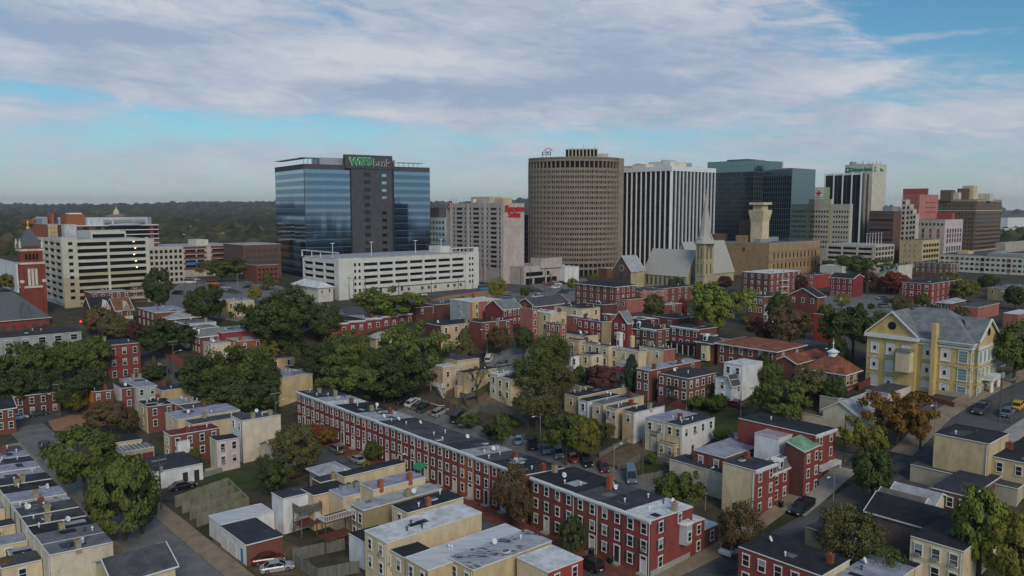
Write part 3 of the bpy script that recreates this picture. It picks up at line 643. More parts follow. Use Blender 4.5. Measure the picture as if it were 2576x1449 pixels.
h('narrow crimson house with steep pointed gable', 1578, 812, 1541, 1594, 8, 'crimson', 'slate', (2, 2), None, rt='gx', rise=3., group='brick houses of the middle terrace')
h('brick house with black mansard, white dormers and cream bay', 1616, 829, 1578, 1642, 6, 'crimson', 'blk', (2, 2), None, rt='mansard', rise=2.8, group='brick houses of the middle terrace')
h('brick house with dark shutters and plain red side wall', 1651, 831, 1613, 1687, 7, 'brick', 'blk', (2, 2), (2, 2), cor=1, shut=1., group='brick houses of the middle terrace')
h('pair of crimson houses with shutters and columned porch', 1758, 830, 1687, 1804, 7, 'crimson', 'blk', (4, 2), None, cor=1, shut=.8, wall2='brick', group='brick houses of the middle terrace')
h('small brick house with dormer and tan bay at the terrace end', 1796, 865, 1752, 1815, 5.4, 'brick', 'navy', (1, 1), None, rt='mansard', rise=2., group='brick houses of the middle terrace')
h('tan house with rust red roof in the middle back row', 1456, 859, 1424, 1490, 6, 'tan', 'rust', (1, 2), None, deco=False)
h('tan house with slate blue roof in the middle back row', 1531, 873, 1458, 1550, 6, 'cream', 'navy', (4, 2), None)
h('pale house with patchy grey roof in the middle back row', 1606, 887, 1534, 1626, 6, 'cream', 'lgrey', (3, 2), None)
h('pale yellow house with dark grey roof and brick side in the middle back row', 1669, 882, 1608, 1699, 6, 'cream', 'dgrey', (2, 1), None, wall2='salmon')
h('white clapboard wing with grey roof beside the utility pole', 1436, 898, 1424, 1468, 6.4, 'white', 'dgrey', (1, 2), (2, 2), deco=False)
h('pale yellow wing with black flat roof beside the white clapboard wing', 1488, 895, 1460, 1518, 6.4, 'cream', 'blk', (1, 2), (1, 2), deco=False)
h('pale pink wing with red window awnings', 1578, 918, 1548, 1600, 5, 'pinkw', 'lgrey', (2, 1), None, deco=False)
h('brick apartment house with lilac roof and two chimneys', 1634, 934, 1600, 1763, 7.6, 'brick', 'lilac', (2, 2), (3, 2), chim=[(.12, .15, 'chimney_brick'), (.6, .15, 'chimney_brick')], name='apartment_house')
h('brick apartment house with black roof and iron fire escape', 1731, 954, 1655, 1806, 7.6, 'brick', 'navy', (4, 2, dict(wsz=(.9, 1.6))), (5, 2, dict(wsz=(.9, 1.6))), name='apartment_house')
h('tall white clapboard house with white roof', 1868, 921, 1821, 1919, 8.6, 'white', 'white', (2, 1), None, deco=False)
h('low white clapboard wing with grey roof in front of the tall white house', 1837, 957, 1799, 1858, 6.2, 'white', 'grey', (1, 2), (1, 2), deco=False)
h('pale grey house with dark gabled roof behind the round tree', 1840, 966, 1825, 1940, 5.4, 'lgreyw', 'dgrey', None, (3, 1), rt='gx', rise=1.8)
h('tan rear house with black roof and satellite dishes', 1454, 1000, 1420, 1560, 5.6, 'tan', 'blk', (1, 1), None, group='rear houses along the yards')
h('white rear house with black roof beside the tan one', 1479, 1012, 1455, 1560, 5.6, 'white', 'blk', (1, 1), None, group='rear houses along the yards')
h('rear house with weathered grey roof in the yard row', 1518, 1020, 1490, 1620, 6, 'cream', 'grey', (1, 1), None, group='rear houses along the yards')
h('tan rear house with dark grey roof and wooden back stair', 1551, 1031, 1524, 1610, 6.6, 'peach', 'dgrey', (2, 1), (1, 2), wall2='cream', group='rear houses along the yards')
h('peach rear house with black roof and white upper side', 1596, 1040, 1566, 1672, 7, 'peach', 'blk', (1, 1), None, wall2='white', group='rear houses along the yards')
h('white stuccoed rear house with lilac roof and dark balcony', 1673, 1064, 1623, 1755, 7, 'stucco', 'lilac', (2, 1), None, group='rear houses along the yards')
h('cream end house with slate blue roof and white bay at the yard row end', 1716, 1074, 1675, 1798, 7, 'cream', 'navy', (2, 1), (4, 1), wall2='white', group='rear houses along the yards')
h('low tan kitchen wing with maroon roof below the cream end house', 1696, 1121, 1654, 1716, 3.3, 'tan', 'brown', (2, 1), (1, 1), deco=False, group='rear houses along the yards')
# near centre: houses with their backs to us
h('low grey hipped house by the satellite dishes', 812, 1196, 778, 874, 4., 'concrete', 'lgrey', None, None, rt='hip', rise=1.2, deco=False, group='rear houses of the near block')
h('brick house with slate blue roof at the back of the near block', 806, 1216, 785, 912, 5.2, 'brick', 'navy', None, None, group='rear houses of the near block')
h('house with black shingled roof at the back of the near block', 866, 1202, 846, 1020, 6.6, 'cream', 'blk', None, None, deco=False, group='rear houses of the near block')
h('white wing with black roof and wooden balcony', 711, 1257, 683, 800, 6.2, 'white', 'navy', None, None, deco=False, group='rear houses of the near block')
h('peach wing with black roof above the white railed deck', 789, 1249, 757, 880, 6.2, 'cream', 'blk', None, (1, 1), wall2='peach', deco=False, group='rear houses of the near block')
h('cream wing with lilac roof and three air conditioners', 863, 1253, 828, 935, 6.6, 'cream', 'lilac', None, (1, 2), deco=False, group='rear houses of the near block')
h('house with tall lilac roof and two orange topped chimneys', 939, 1235, 905, 1070, 8.2, 'cream', 'lilac', None, None, deco=False, chim=[(.15, .06, 'chimney_orange'), (.7, .06, 'chimney_orange')], group='rear houses of the near block')
h('olive house with long grey roof and two rear windows', 914, 1286, 883, 1112, 7, 'olive', 'lgrey', (2, 2), None, group='rear houses of the near block')
h('house with long black roof between grey and white roofs', 1025, 1293, 985, 1166, 7.6, 'cream', 'blk', (1, 1), None, chim=[(.4, .15, 'chimney_orange')], group='rear houses of the near block')
h('low wing with black roof behind the first white roof', 916, 1366, 877, 990, 4.4, 'white', 'blk', None, None, deco=False, group='rear houses of the near block')
h('house with clean white roof, farthest of the white roofs', 972, 1368, 917, 1212, 7.6, 'cream', 'white', (2, 2), None, chim=[], group='rear houses of the near block')
h('low wing with black roof square between the white roofs', 1015, 1405, 966, 1085, 6.4, 'cream', 'blk', (2, 2), None, deco=False, group='rear houses of the near block')
h('house with streaked white roof in the middle of the white roofs', 1077, 1437, 1020, 1330, 7., 'tan', 'wstreak', (2, 2), None, chim=[], group='rear houses of the near block')
h('house with blotchy black and white roof nearest the street corner', 1190, 1437, 1128, 1388, 7.2, 'tan', 'mott', (2, 2), None, chim=[], group='rear houses of the near block')
h('corner house with plain white roof and orange red side wall', 1378, 1442, 1300, 1467, 7.2, 'cream', 'white', None, (2, 2), wall2='vermilion', deco=False, group='rear houses of the near block')
# right
h('red brick parsonage with rust tiled roof', 1952, 884, 1805, 2022, 6.6, 'brick', 'rust', (6, 2), (2, 2), rt='hip', rise=1.7, ov=.2, name='parsonage')
h('low brick link with rust tiled roof between parsonage and chapel', 2003, 915, 1985, 2108, 4, 'brick', 'rust', None, None, rt='gx', rise=1.4, la=6, name='chapel_link', cat='building')
h('tall narrow brick house with stone bands and triple windows', 1920, 748, 1882, 1927, 10, 'brick', 'blk', (3, 2), None, lb=9)
h('brick church house with white gable in front of the grey road', 2056, 748, 1985, 2075, 9, 'brick', 'blk', (3, 1), None, la=None, rt='gx', rise=2.6, name='church_house')
h('vermilion painted hall with sloping white roof', 2099, 795, 2047, 2122, 8, 'vermilion', 'lilac', None, None, sl=1.2, name='hall', cat='hall', deco=False)
h('brick apartment block with iron balconies and white roof', 1936, 689, 1867, 2016, 10.5, 'dbrick', 'white', (4, 3), (6, 3), wall2='brick', name='apartment_house')
h('orange red house behind the dark red trees', 2050, 692, 2017, 2092, 6.6, 'salmon', 'blk', (2, 2), None, wall2='vermilion')
h('crimson house with black gabled roof and twelve white windows', 2147, 701, 2088, 2172, 8.2, 'crimson', 'blk', (4, 3), None, rt='gy', rise=1.6)
h('dark brown brick house behind the maroon tree', 2262, 703, 2190, 2282, 6.4, 'dbrick', 'dgrey', (3, 2), None)
h('long crimson corner building with white window trim', 2341, 715, 2267, 2418, 8.4, 'crimson', 'blk', (4, 2, dict(wsz=(1.1, 1.6))), (6, 3), wall2='red', name='corner_building')
h('salmon warehouse with dark roof left of the right picture edge', 2460, 775, 2404, 2514, 4.4, 'salmon', 'dgrey', None, None, name='warehouse', cat='warehouse', deco=False)
h('low brick shop with pale metal roof behind the school', 2390, 763, 2357, 2426, 3.6, 'brick', 'lgrey', (2, 1), None, rt='hip', rise=1., name='shop', cat='shop')
h('white roofed brick house at the right picture edge', 2562, 792, 2524, 2600, 4.6, 'salmon', 'white', None, None, deco=False)
h('olive stucco shop near the right picture edge', 2560, 729, 2485, 2610, 5, 'olive', 'grey', (3, 1), None, name='shop', cat='shop')
h('low pale pink shop with dark roof in front of the yellow school', 2235, 992, 2177, 2299, 3.5, 'pinkw', 'dgrey', None, None, name='shop', cat='shop', deco=False)
h('cream warehouse with grey gabled roof below the orange tree', 2157, 1046, 2070, 2219, 5.2, 'stucco', 'lgrey', None, None, rt='gx', rise=2.2, name='warehouse', cat='warehouse')
h('brown concrete shed left of the low pink shop', 2108, 1005, 2062, 2122, 4, 'concrete', 'dgrey', None, None, name='shed', cat='shed', deco=False)
h('white shed with rust roof beside the cream warehouse', 2070, 1050, 2016, 2086, 3.4, 'stucco', 'brown', None, None, name='shed', cat='shed', deco=False)
h('black roofed store between the pink shop and the warehouse', 2190, 1016, 2115, 2218, 3.5, 'white', 'blk', None, None, name='shop', cat='shop', deco=False)
h('tall house with stained tan side wall and red front', 1899, 1186, 1818, 1953, 9, 'cream', 'navy', None, (2, 3), wall2='red', cor=2, chim=[(.75, .75, 'chimney_brick')], group='red terrace by the side street')
h('brick house with long lilac roof behind the stained tan wall', 1822, 1154, 1744, 1915, 6.6, 'brick', 'lilac', (2, 1, dict(wsz=(.95, 1.7))), None, deco=False, group='red terrace by the side street')
h('low house with stained grey wall against the tall tan wall', 1818, 1194, 1684, 1858, 4.8, 'stucco', 'navy', None, None, deco=False, group='red terrace by the side street')
h('red house with brown mansard and two small dormers', 1943, 1193, 1905, 2024, 6.2, 'red', 'grey', None, (4, 2), rt='mansard', rise=1.7, group='red terrace by the side street')
h('red house with green copper roof', 2024, 1139, 1975, 2064, 8.6, 'dbrick', 'green', None, (2, 3), wall2='red', sl=-.1, sly=-1.2, deco=False, group='red terrace by the side street')
h('red corner shop with black roof and white awning', 2052, 1097, 1857, 2104, 9.4, 'red', 'blk', None, (2, 3), cor=2, group='red terrace by the side street', name='corner_shop', cat='shop')
h('white rear house with pink roof beside the green roofed house', 1960, 1105, 1898, 2022, 9.6, 'white', 'pinkroof', None, None, deco=False, group='red terrace by the side street')
h('big blank tan house with black roof at the right edge', 2488, 1119, 2350, 2538, 9, 'tan', 'blk', None, None, trim='trim')
h('lower tan wing with black roof at the right edge', 2640, 1180, 2492, 2700, 6, 'tan', 'blk', (3, 1), None, trim='trim')
h('brown brick house with slate roof right of the white metal roof', 2440, 1253, 2342, 2620, 6, 'brownb', 'navy', (3, 2), None, deco=False)
h('long low building with cracked black roof below the big tan house', 2560, 1232, 2290, 2680, 3., 'concrete', 'dmott', None, None, deco=False, name='low_building', cat='building')
h('house with brown shingled slope between white edged roofs', 2304, 1296, 2196, 2350, 5., 'shingle', 'shingle', None, None, rt='gy', rise=1.7)
h('house with ribbed white metal roof at the street bend', 2346, 1278, 2235, 2385, 5.4, 'stucco', 'lgrey', None, None, rt='gy', rise=1.5)
h('house with long black sloping roof at the street bend', 2412, 1350, 2180, 2462, 4.6, 'shingle', 'blk', None, None, rt='gy', rise=2.)
h('low wing with white metal roof behind the shingled house', 2398, 1330, 2310, 2440, 4.6, 'stucco', 'lgrey', None, None, deco=False)
h('cream house with black roof and four windows at the lower right', 2424, 1390, 2290, 2520, 7, 'cream', 'blk', (3, 2, dict(wsz=(1., 1.7))), None)
h('low black roofed porch with white eaves beside the cream house', 2302, 1432, 2219, 2340, 3.6, 'cream', 'blk', None, None, deco=False)
h('beige shed with dark roof under the sparse tree', 2105, 1352, 2025, 2135, 3.2, 'tan', 'dgrey', None, None, name='shed', cat='shed', deco=False)
h('red brick house with black roof at the bottom edge', 2067, 1452, 1858, 2138, 6.8, 'red', 'blk', (5, 2, dict(wsz=(1., 1.6))), None, wall2='cream')
h('house with lilac roof at the bottom edge beside the red brick house', 2215, 1492, 2100, 2300, 5.6, 'cream', 'lilac', None, None)
# distant town behind
h('white low building in front of the cathedral block', 2119, 671, 2063, 2158, 5, 'gcream', 'white', None, (4, 1), name='low_building', cat='building', Y=420)
h('dark brown brick block with flat roof near the long beige flats', 2390, 664, 2301, 2412, 10, 'brownb', 'dgrey', (6, 2), (3, 2), name='block', cat='building', Y=430)
h('yellow cottage with dark roof beside the red block', 2262, 668, 2215, 2296, 5, 'gcream', 'blk', (4, 1), None, name='cottage', Y=420)
h('large red brick house with black hipped roof and white window surrounds', 1548, 722, 1447, 1600, 9.5, 'brick', 'blk', (6, 3), (4, 3), rt='hip', rise=1.3, wall2='red', name='large_house')
h('house with dark brown roof behind the tan rear house', 1150, 909, 1092, 1206, 6.4, 'tan', 'dgrey', (1, 1), None)
h('low black roofed sheds behind the yard row', 1468, 974, 1404, 1535, 3., 'concrete', 'blk', None, None, name='shed', cat='shed')
h('second low roof behind the yard row with grey felt', 1530, 985, 1480, 1590, 3., 'concrete', 'dmott', None, None, name='shed', cat='shed')
h('black roofed house with white rake behind the tan back row', 1472, 847, 1424, 1506, 6., 'cream', 'blk', (2, 1), None)
h('brick house with white roof just behind the narrow gabled house', 1534, 793, 1514, 1552, 6.4, 'brick', 'white', (1, 1), None, deco=False)
h('red walled house with bright white roof behind the black mansard', 1632, 803, 1592, 1652, 7., 'red', 'white', None, (1, 1))
h('low brick workshop with white edged black roof', 1745, 801, 1676, 1772, 4.4, 'brick', 'blk', (4, 1), None, name='workshop', cat='workshop')
h('brick block with vents on its black roof behind the tall narrow brick house', 1955, 746, 1880, 1990, 9., 'brick', 'blk', (3, 2), None)
h('narrow white house right of the tall narrow brick house', 1942, 768, 1922, 1952, 7.6, 'white', 'grey', (2, 2), None, deco=False)
h('low cream ended block with black roof behind the terrace end', 1852, 857, 1770, 1870, 4.4, 'cream', 'blk', None, None, deco=False, name='low_building', cat='building')
h('tan porch with black roof behind the tall blank tan house', 735, 930, 715, 762, 3.4, 'tan', 'blk', None, (1, 1), deco=False, name='porch', cat='porch')
h('brick house with black roof behind the long red row', 1095, 768, 1050, 1180, 5., 'dbrick', 'dgrey', (3, 1), None)
h('low brick garage row behind the orange stuccoed house', 640, 836, 610, 690, 5, 'brick', 'blk', None, None, deco=False, name='garage', cat='garage')
h('pale house with lilac roof at the lower end of the left uphill rows', 530, 866, 500, 600, 6., 'stucco', 'lilac', (2, 2), None)
h('salmon low house beside the round maroon tree', 1576, 755, 1548, 1624, 5, 'salmon', 'blk', (2, 1), None)
h('long salmon house behind the round maroon tree', 1612, 736, 1590, 1678, 6, 'salmon', 'dgrey', None, (3, 1), la=8)
h('brick and cream house row with black roof left of the tall green tree', 1668, 727, 1650, 1750, 6, 'brick', 'blk', None, (5, 2), la=9)
h('brick house with pale blue roof right of the maroon tree', 1672, 768, 1650, 1716, 6, 'brick', 'lgrey', (1, 2), (1, 2))
h('low brick building with black roof behind the middle terrace', 1700, 803, 1640, 1760, 5, 'brick', 'blk', (2, 1), None, name='low_building', cat='building')
h('triple-decker with yellow bays, balconies and white roof', 1183, 761, 1163, 1265, 8.4, 'grey', 'white', (1, 3), None, wall2='salmon', la=11, name='triple_decker')
h('small salmon building with white roof between the terraces', 1470, 800, 1426, 1490, 5, 'salmon', 'white', (1, 1), None, deco=False)
BY = {}
for a, k in T: BY[a[0]] = house(*a, **k)
def find(s): return next(v for kk, v in BY.items() if s in kk)

# near-left terrace, seen from behind and above
p0, h0, la0, lb0, _ = solve(125, 1399, 0, 284, 6.6, la=1.)
lrf = ['grey', 'grey', 'blk', 'dmott', 'dgrey', 'mott', 'lilac', 'blk', 'navy', 'lgrey', 'lilac', 'navy', 'lilac', 'dgrey']
lrw = [4.6, 4.6, 5., 4.4, 4.6, 3.4, 5.2, 5.4, 4.6, 4.6, 4.6, 4.6, 4.6, 4.6]
dd = 0.; seen = {}
for i in range(14):
    q = p0+UA.to_3d()*dd; gb = zg(q.x, q.y); dd += lrw[i]; hh = p0.z-gb+(.0, .05, -.25, -.1, .1, -.2, .15, -.1, .1, -.05, .1, 0, .1, 0)[i]
    word = ordn[i]
    R = house_at(f'{"cream end house" if i == 0 else "house"} with {rn[lrf[i]]} roof, {word} of the bottom left terrace', Vector((q.x, q.y, gb+hh)), hh, lrw[i]-.02, lb0, 'stucco', lrf[i], group='houses of the bottom left terrace', sl=.5,
             chim=[(.45, .08, 'chimney_tan')] if i in (0, 2, 4, 6, 8) else None)
    q2 = q-UB.to_3d()*5.2; 
    if i % 2 == 1: house_at(f'rear wing with {rn[lrf[(i+3) % 14]]} roof behind the {word} house of the bottom left terrace', Vector((q2.x, q2.y, gb+hh-2.)), hh-2., lrw[i]*.9, 5.1, 'cream', lrf[(i+3) % 14], name='rear_wing', cat='house wing', group='rear wings of the bottom left terrace', w2=(1, 1), deco=False)
# ------------------------------------------------------------------ D. towers and landmark buildings
mat('glass_blue', (.24, .37, .52), .06, 0., metal=1.); mat('glass_sky', (.36, .52, .58), .06, 0., metal=1.); mat('glass_deep', (.15, .24, .35), .08, 0., metal=1.); mat('glass_green', (.20, .29, .30), .07, 0., metal=1.); mat('glass_night', (.012, .013, .016), .12, 0., spec=.5); mat('glass_grid', (.05, .07, .08), .08, 0., metal=.8)
mat('opening_shade', (.010, .010, .011), .9, 0.); mat('mullion', (.10, .14, .15), .5, 0.); mat('spandrel', (.10, .13, .17), .25, 0., metal=.5); mat('stripe_white', (.80, .80, .80), .6, .08, .2); mat('stripe_dark', (.028, .028, .03), .4, .1, .2)  # near-black sheet colour stands in for the shade inside openings
mat('gold', (.75, .42, .06), .35, 0., metal=.8); mat('banner_blue', (.03, .2, .5), .6, 0.)
BOXM = {}
def pane_mesh(w, hh, d, m):
    k = (round(w, 2), round(hh, 2), d, m)
    if k not in BOXM:
        b = MB(); b.box(-w/2, -d, 0, w/2, 0, hh); o = b.build('window', m); BOXM[k] = o.data; bpy.data.objects.remove(o)
    return BOXM[k]
def tower(label, x, y, xl, xr, Y, wall, roof='dgrey', name='office_tower', cat='tower', yaw=YAW, wall2=None, trim='trim', la=None, lb=None, deco=True, **k):
    R = house(label, x, y, xl, xr, 10, wall, roof, None, None, name=name, cat=cat, Y=Y, yaw=yaw, wall2=wall2, sl=0., deco=False, la=la, lb=lb, trim=trim, **k); R.yaw = yaw; R.panes = []; R.Y = Y
    R.root = R.o; return R
def S(R, face, px):
    c, s = math.cos(math.radians(R.yaw)), math.sin(math.radians(R.yaw))
    return lenpx(R.p, -s, c, px) if face == 1 else lenpx(R.p, c, s, px)
def Zy(R, y, Y=None): return P(1288, y, Y or R.p.y).z-R.base
def vol(R, name, x, y, xl, xr, Y, m, z0=None, la=None, lb=None, rt=None, rise=3., roofm=None):
    """a further block of the same building; z0 = bottom height above the building's base"""
    p, hh, la, lb, base = solve(x, y, xl, xr, 10, Y, R.yaw, la, lb)
    la = min(max(la, 1), 90); lb = min(max(lb, 1), 90)
    rel = p-Vector((R.o.location.x, R.o.location.y, R.base)) if R.o.parent is None else p
    rel = Matrix.Rotation(-math.radians(R.yaw), 3, 'Z') @ rel
    V = Hs(); V.p, V.h, V.la, V.lb, V.base, V.yaw = p, p.z-R.base, la, lb, R.base, R.yaw; V.panes = R.panes; V.Y = Y; V.root = R.o
    z0 = -3 if z0 is None else z0
    b = MB(); b.box(0, 0, z0, lb, la, V.h)
    if rt == 'gy': b.prism([(0, 0, V.h), (lb, 0, V.h), (lb/2, 0, V.h+rise)], [(0, la, V.h), (lb, la, V.h), (lb/2, la, V.h+rise)])
    if rt == 'gx': b.prism([(0, 0, V.h), (0, la, V.h), (0, la/2, V.h+rise)], [(lb, 0, V.h), (lb, la, V.h), (lb, la/2, V.h+rise)])
    V.o = b.build(name, m, R.o, (rel.x, rel.y, 0)); V.origin = rel
    if rt == 'gx':
        r = MB()
        for Y0 in (-.4, la+.4):
            k = rise/(la/2); a = [(-.4, Y0, V.h-.4*k), (lb+.4, Y0, V.h-.4*k), (lb+.4, la/2, V.h+rise), (-.4, la/2, V.h+rise)]; r.prism([(u, v, w+.05) for u, v, w in a], [(u, v, w+.3) for u, v, w in a])
        r.build('roof', roofm, V.o)
    elif rt == 'gy':
        r = MB()
        for X0 in (-.4, lb+.4):
            k = rise/(lb/2); a = [(X0, -.4, V.h-.4*k), (X0, la+.4, V.h-.4*k), (lb/2, la+.4, V.h+rise), (lb/2, -.4, V.h+rise)]
            r.prism([(u, v, w+.05) for u, v, w in a], [(u, v, w+.3) for u, v, w in a])
        r.build('roof', roofm, V.o)
    elif roofm is None:
        r = MB(); r.box(.3, .3, V.h, lb-.3, la-.3, V.h+.06); r.build('roof', 'roof_grey', V.o)
    return V
def facade(R, face, s0, s1, z0, z1, cols, rows, pw, bh, m, pm, depth=.35, frame=True, pd=.05, tilt=0., alt=None, prob=.3):
    """window grid with projecting piers and floor bands in front of the panes"""
    rng = random.Random(cols*100+rows); L = (s1-s0)/cols; H = (z1-z0)/rows
    rot = -math.pi/2 if face == 1 else 0.
    tr = (lambda s, d: (-d, s)) if face == 1 else (lambda s, d: (s, -d))
    if frame:
        b = MB()
        def bx(a, c, e, f, d):
            (x0, y0), (x1, y1) = tr(a, 0), tr(c, d); b.box(x0, y0, e, x1, y1, f)
        if pw > 0:
            for c in range(cols+1): bx(s0+c*L-pw/2, s0+c*L+pw/2, z0-bh/2, z1+bh/2, depth)
        if bh > 0:
            for r in range(rows+1): bx(s0-pw/2, s1+pw/2, z0+r*H-bh/2, z0+r*H+bh/2, depth*.86)
        b.build('facade_frame', m, R.o)
    for r in range(rows-1, -1, -1):
        for c in range(cols):
            x, yy = tr(s0+(c+.5)*L, 0); q = pm if not alt or rng.random() > prob else alt
            if tilt: R.panes.append((R.o, (x, yy, z0+r*H+bh/2), (rng.uniform(-tilt, tilt), rng.uniform(-tilt, tilt)*.3, rot+rng.uniform(-tilt, tilt)), L-pw, H-bh, pd, q))
            else: R.panes.append((R.o, (x, yy, z0+r*H+bh/2), (0, 0, rot), L-pw, H-bh, pd, q))
def pane(R, face, s, z, w, hh, m='glass_night', d=.06):
    R.panes.append((R.o, (0, s, z) if face == 1 else (s, 0, z), (0, 0, -math.pi/2 if face == 1 else 0), w, hh, d, m))
def finish(R, name='window', keep=100):
    ps = R.panes
    for (par, loc, rot, w, hh, d, m) in ps[:keep]: link(pane_mesh(w, hh, d, m), name, par, loc, rot)
    rest = {}
    for t in ps[keep:]: rest.setdefault(t[0], []).append(t)
    for par, l in rest.items():
        ms = sorted({t[6] for t in l}); b = MB()
        for (_, loc, rot, w, hh, d, m) in l:
            M4 = Matrix.Translation(loc) @ (Matrix.Rotation(rot[2], 4, 'Z') @ Matrix.Rotation(rot[0], 4, 'X'))
            b.face([M4 @ Vector(c) for c in ((-w/2, -d, 0), (w/2, -d, 0), (w/2, -d, hh), (-w/2, -d, hh))], ms.index(m))
        o = b.build(name, ms, par); o['kind'] = 'stuff'
    R.panes.clear()
def roofbox(R, name, u0, v0, u1, v1, hh, m, dz=0.):
    return addbox(R, name, u0*R.lb, v0*R.la, R.h+dz, u1*R.lb, v1*R.la, R.h+dz+hh, m)
def mast(R, u, v, hh, r=.12, m='metal_dark', nm='antenna', dz=0.):
    b = MB(); b.cyl((u*R.lb, v*R.la, R.h+dz), (u*R.lb, v*R.la, R.h+hh+dz), r, r*.5, 6); return b.build(nm, m, R.o)
def sign(R, key, face, s, z, size, out=.25, name='sign_letters', sx=1., parent=None):
    o = link(TEXTS[key], name, parent or R.o, (-out, s, z) if face == 1 else (s, -out, z), (math.pi/2, 0, -math.pi/2 if face == 1 else 0)); o.scale = (size*sx, size, size); return o

# glass bank tower with the dark central core
R = tower('blue glass bank tower with dark central shaft and green lettering', 764, 413, 691, 1081, 430, 'wsfs', 'grey', yaw=34, trim='trim_dark')
H = R.h
for face, L, cols in ((1, R.la, 6), (2, R.lb, 26)):
    zt = H-2.6; rows = 14; rh = zt/rows
    for r in range(2*rows):
        facade(R, face, .2, L-.2, r*rh/2, (r+1)*rh/2, cols, 1, .07, .12, 'mullion', ('glass_blue' if face == 2 else 'glass_sky') if r % 2 else 'glass_deep', .10, frame=False, tilt=.004)
    R.panes.reverse(); b = MB()
    for r in range(rows+1):
        if face == 2: b.box(0, -.12, r*rh-.12, L, 0, r*rh+.12, 0); b.box(-.05, -.3, r*rh-.06, L, -.12, r*rh+.05, 1)
        else: b.box(-.12, 0, r*rh-.12, 0, L, r*rh+.12, 0); b.box(-.3, -.05, r*rh-.06, -.12, L, r*rh+.05, 1)
    b.build('floor_band', ['spandrel', 'metal'], R.o)
s0, s1 = S(R, 2, 881), S(R, 2, 983)
core = addbox(R, 'core', s0, -1.2, -3, s1, 0, H+5.6, 'wall_wsfs'); addbox(R, 'sign_wall', S(R, 2, 866), -1.6, H-1.6, s1+.3, 1.5, H+6., 'wall_wsfs')
addbox(R, 'core_joint', s1, -.7, -3, s1+1.6, 0, H+3, 'stripe_dark')
for r in range(14):
    link(pane_mesh(2.8, 1.6, .1, 'glass_sky' if r > 8 else 'glass_night'), 'core_window', R.o, (s0+(s1-s0)*.8, -1.2, r*(H-2.6)/14+1.), 0)
    link(pane_mesh(3.6, 2.2, .05, 'stripe_dark'), 'louver', R.o, (s0+(s1-s0)*.38, -1.2, r*(H-2.6)/14+1.), 0)
for k, dx, o_, px, w in (('wo', 0, 1.66, 905, 1), ('w', .12, 1.78, 905, 1), ('bo', 0, 1.66, 957, 1), ('b', .1, 1.78, 957, 1)):
    sign(R, k, 2, S(R, 2, px)+dx, H+2.0-(0 if k[0] == 'w' else .45), 5.6, o_, sx=.96)
addbox(R, 'penthouse', S(R, 2, 808), 3, H, s1+4.2, 14, H+4.1, 'metal')
for a, c in ((695, 806), (1004, 1052)):      # roof pergolas
    b = MB(); sa, sc = S(R, 2, a) if a > 764 else -2., S(R, 2, c)
    if a < 764: b.box(-.5, -.5, H+3.4, sc, 7, H+3.75); b.box(-.5, 2, H+3.4, 4, R.la*.95, H+3.75)
    else: b.box(sa, -.5, H+2.4, sc+3, 4, H+2.7)
    n = 5
    for i in range(n):
        x = (0 if a < 764 else sa)+(sc-(0 if a < 764 else sa))*i/(n-1); b.cyl((x, .3, H), (x, .3, H+(3.5 if a < 764 else 2.5)), .18, .18, 6)
    b.build('roof_pergola', 'metal', R.o)
for i in range(5): mast(R, .45+i*.035, .2, 1.2+(i % 3)*.5, .1, dz=5.4)
finish(R)

# white parking garage in front
R = tower('white concrete parking garage with lamp poles on its open roof deck', 854, 653, 765, 1200, 332, 'gcream', 'lgrey', 'parking_garage', 'garage')
H = R.h; mat('garage_white', (.66, .64, .59), .85, .12, .3)
sa, sb = S(R, 2, 910), S(R, 2, 1166); rows = 4; z1 = H-1.2
facade(R, 2, sa, sb, z1-4*2.75, z1, 7, 4, .9, 1.45, 'garage_white', 'opening_shade', .9)
facade(R, 1, 2.5, R.la-.6, z1-4*2.75, z1, 3, 4, .9, 1.45, 'garage_white', 'opening_shade', .9)
addbox(R, 'stair_tower', -1.2, -1.2, -3, sa-.6, 2.6, H+.3, 'garage_white'); addbox(R, 'stair_tower', sb+.5, -1.1, -3, R.lb+.2, 2, H+.6, 'garage_white')
for r in range(5):
    for px in (889, 900):
        R.panes.append((R.o, (S(R, 2, px), -1.2, z1-1.9-r*2.75), (0, 0, 0), .95, 1.3, .05, 'glass_night'))
    for px in (1178, 1185): R.panes.append((R.o, (S(R, 2, px), -1.1, z1-1.9-r*2.75), (0, 0, 0), .9, 1.2, .05, 'glass_night'))
for i in range(15):
    if i % 4 == 3: continue
    R.panes.append((R.o, (sa+(sb-sa)*(i+.5)/15, 0, 1.6), (0, 0, 0), 1.3, 2.3 if i < 6 else 1.3, .06, 'glass_mid'))
b = MB(); a, c = -.4, sa+.2                                # white roof frames at both ends
b.box(-1.3, -1, H+2.6, -.8, R.la, H+3.1); b.box(-1.3, R.la-.5, H, -.8, R.la, H+2.6); b.box(-1.25, R.la*.7, H, -.9, R.la*.7+.3, H+2.6); b.box(-1.25, R.la*.45, H, -.9, R.la*.45+.3, H+2.6); b.build('roof_frame', 'garage_white', R.o)
b = MB(); b.box(sb-8, -1, H+2.4, R.lb, -.5, H+2.9); b.box(R.lb-2.8, -1, H+.6, R.lb, -.5, H+2.4); b.box(sb-8, -.9, H, sb-7.6, -.6, H+2.4); b.box(sb-3, -.9, H, sb-2.6, -.6, H+2.4); b.build('roof_frame', 'garage_white', R.o)
addbox(R, 'roof_cabin', R.lb*.8, R.la*.3, H, R.lb*.88, R.la*.6, H+3.2, 'garage_white')
for u in (.04, .3, .62, .82):
    b = MB(); b.cyl((u*R.lb, R.la*.35, H), (u*R.lb, R.la*.35, H+6.2), .16, .12, 6); b.box(u*R.lb-.9, R.la*.35-.25, H+6.2, u*R.lb+.9, R.la*.35+.25, H+6.45); b.build('deck_lamp', 'metal_white', R.o)
finish(R)

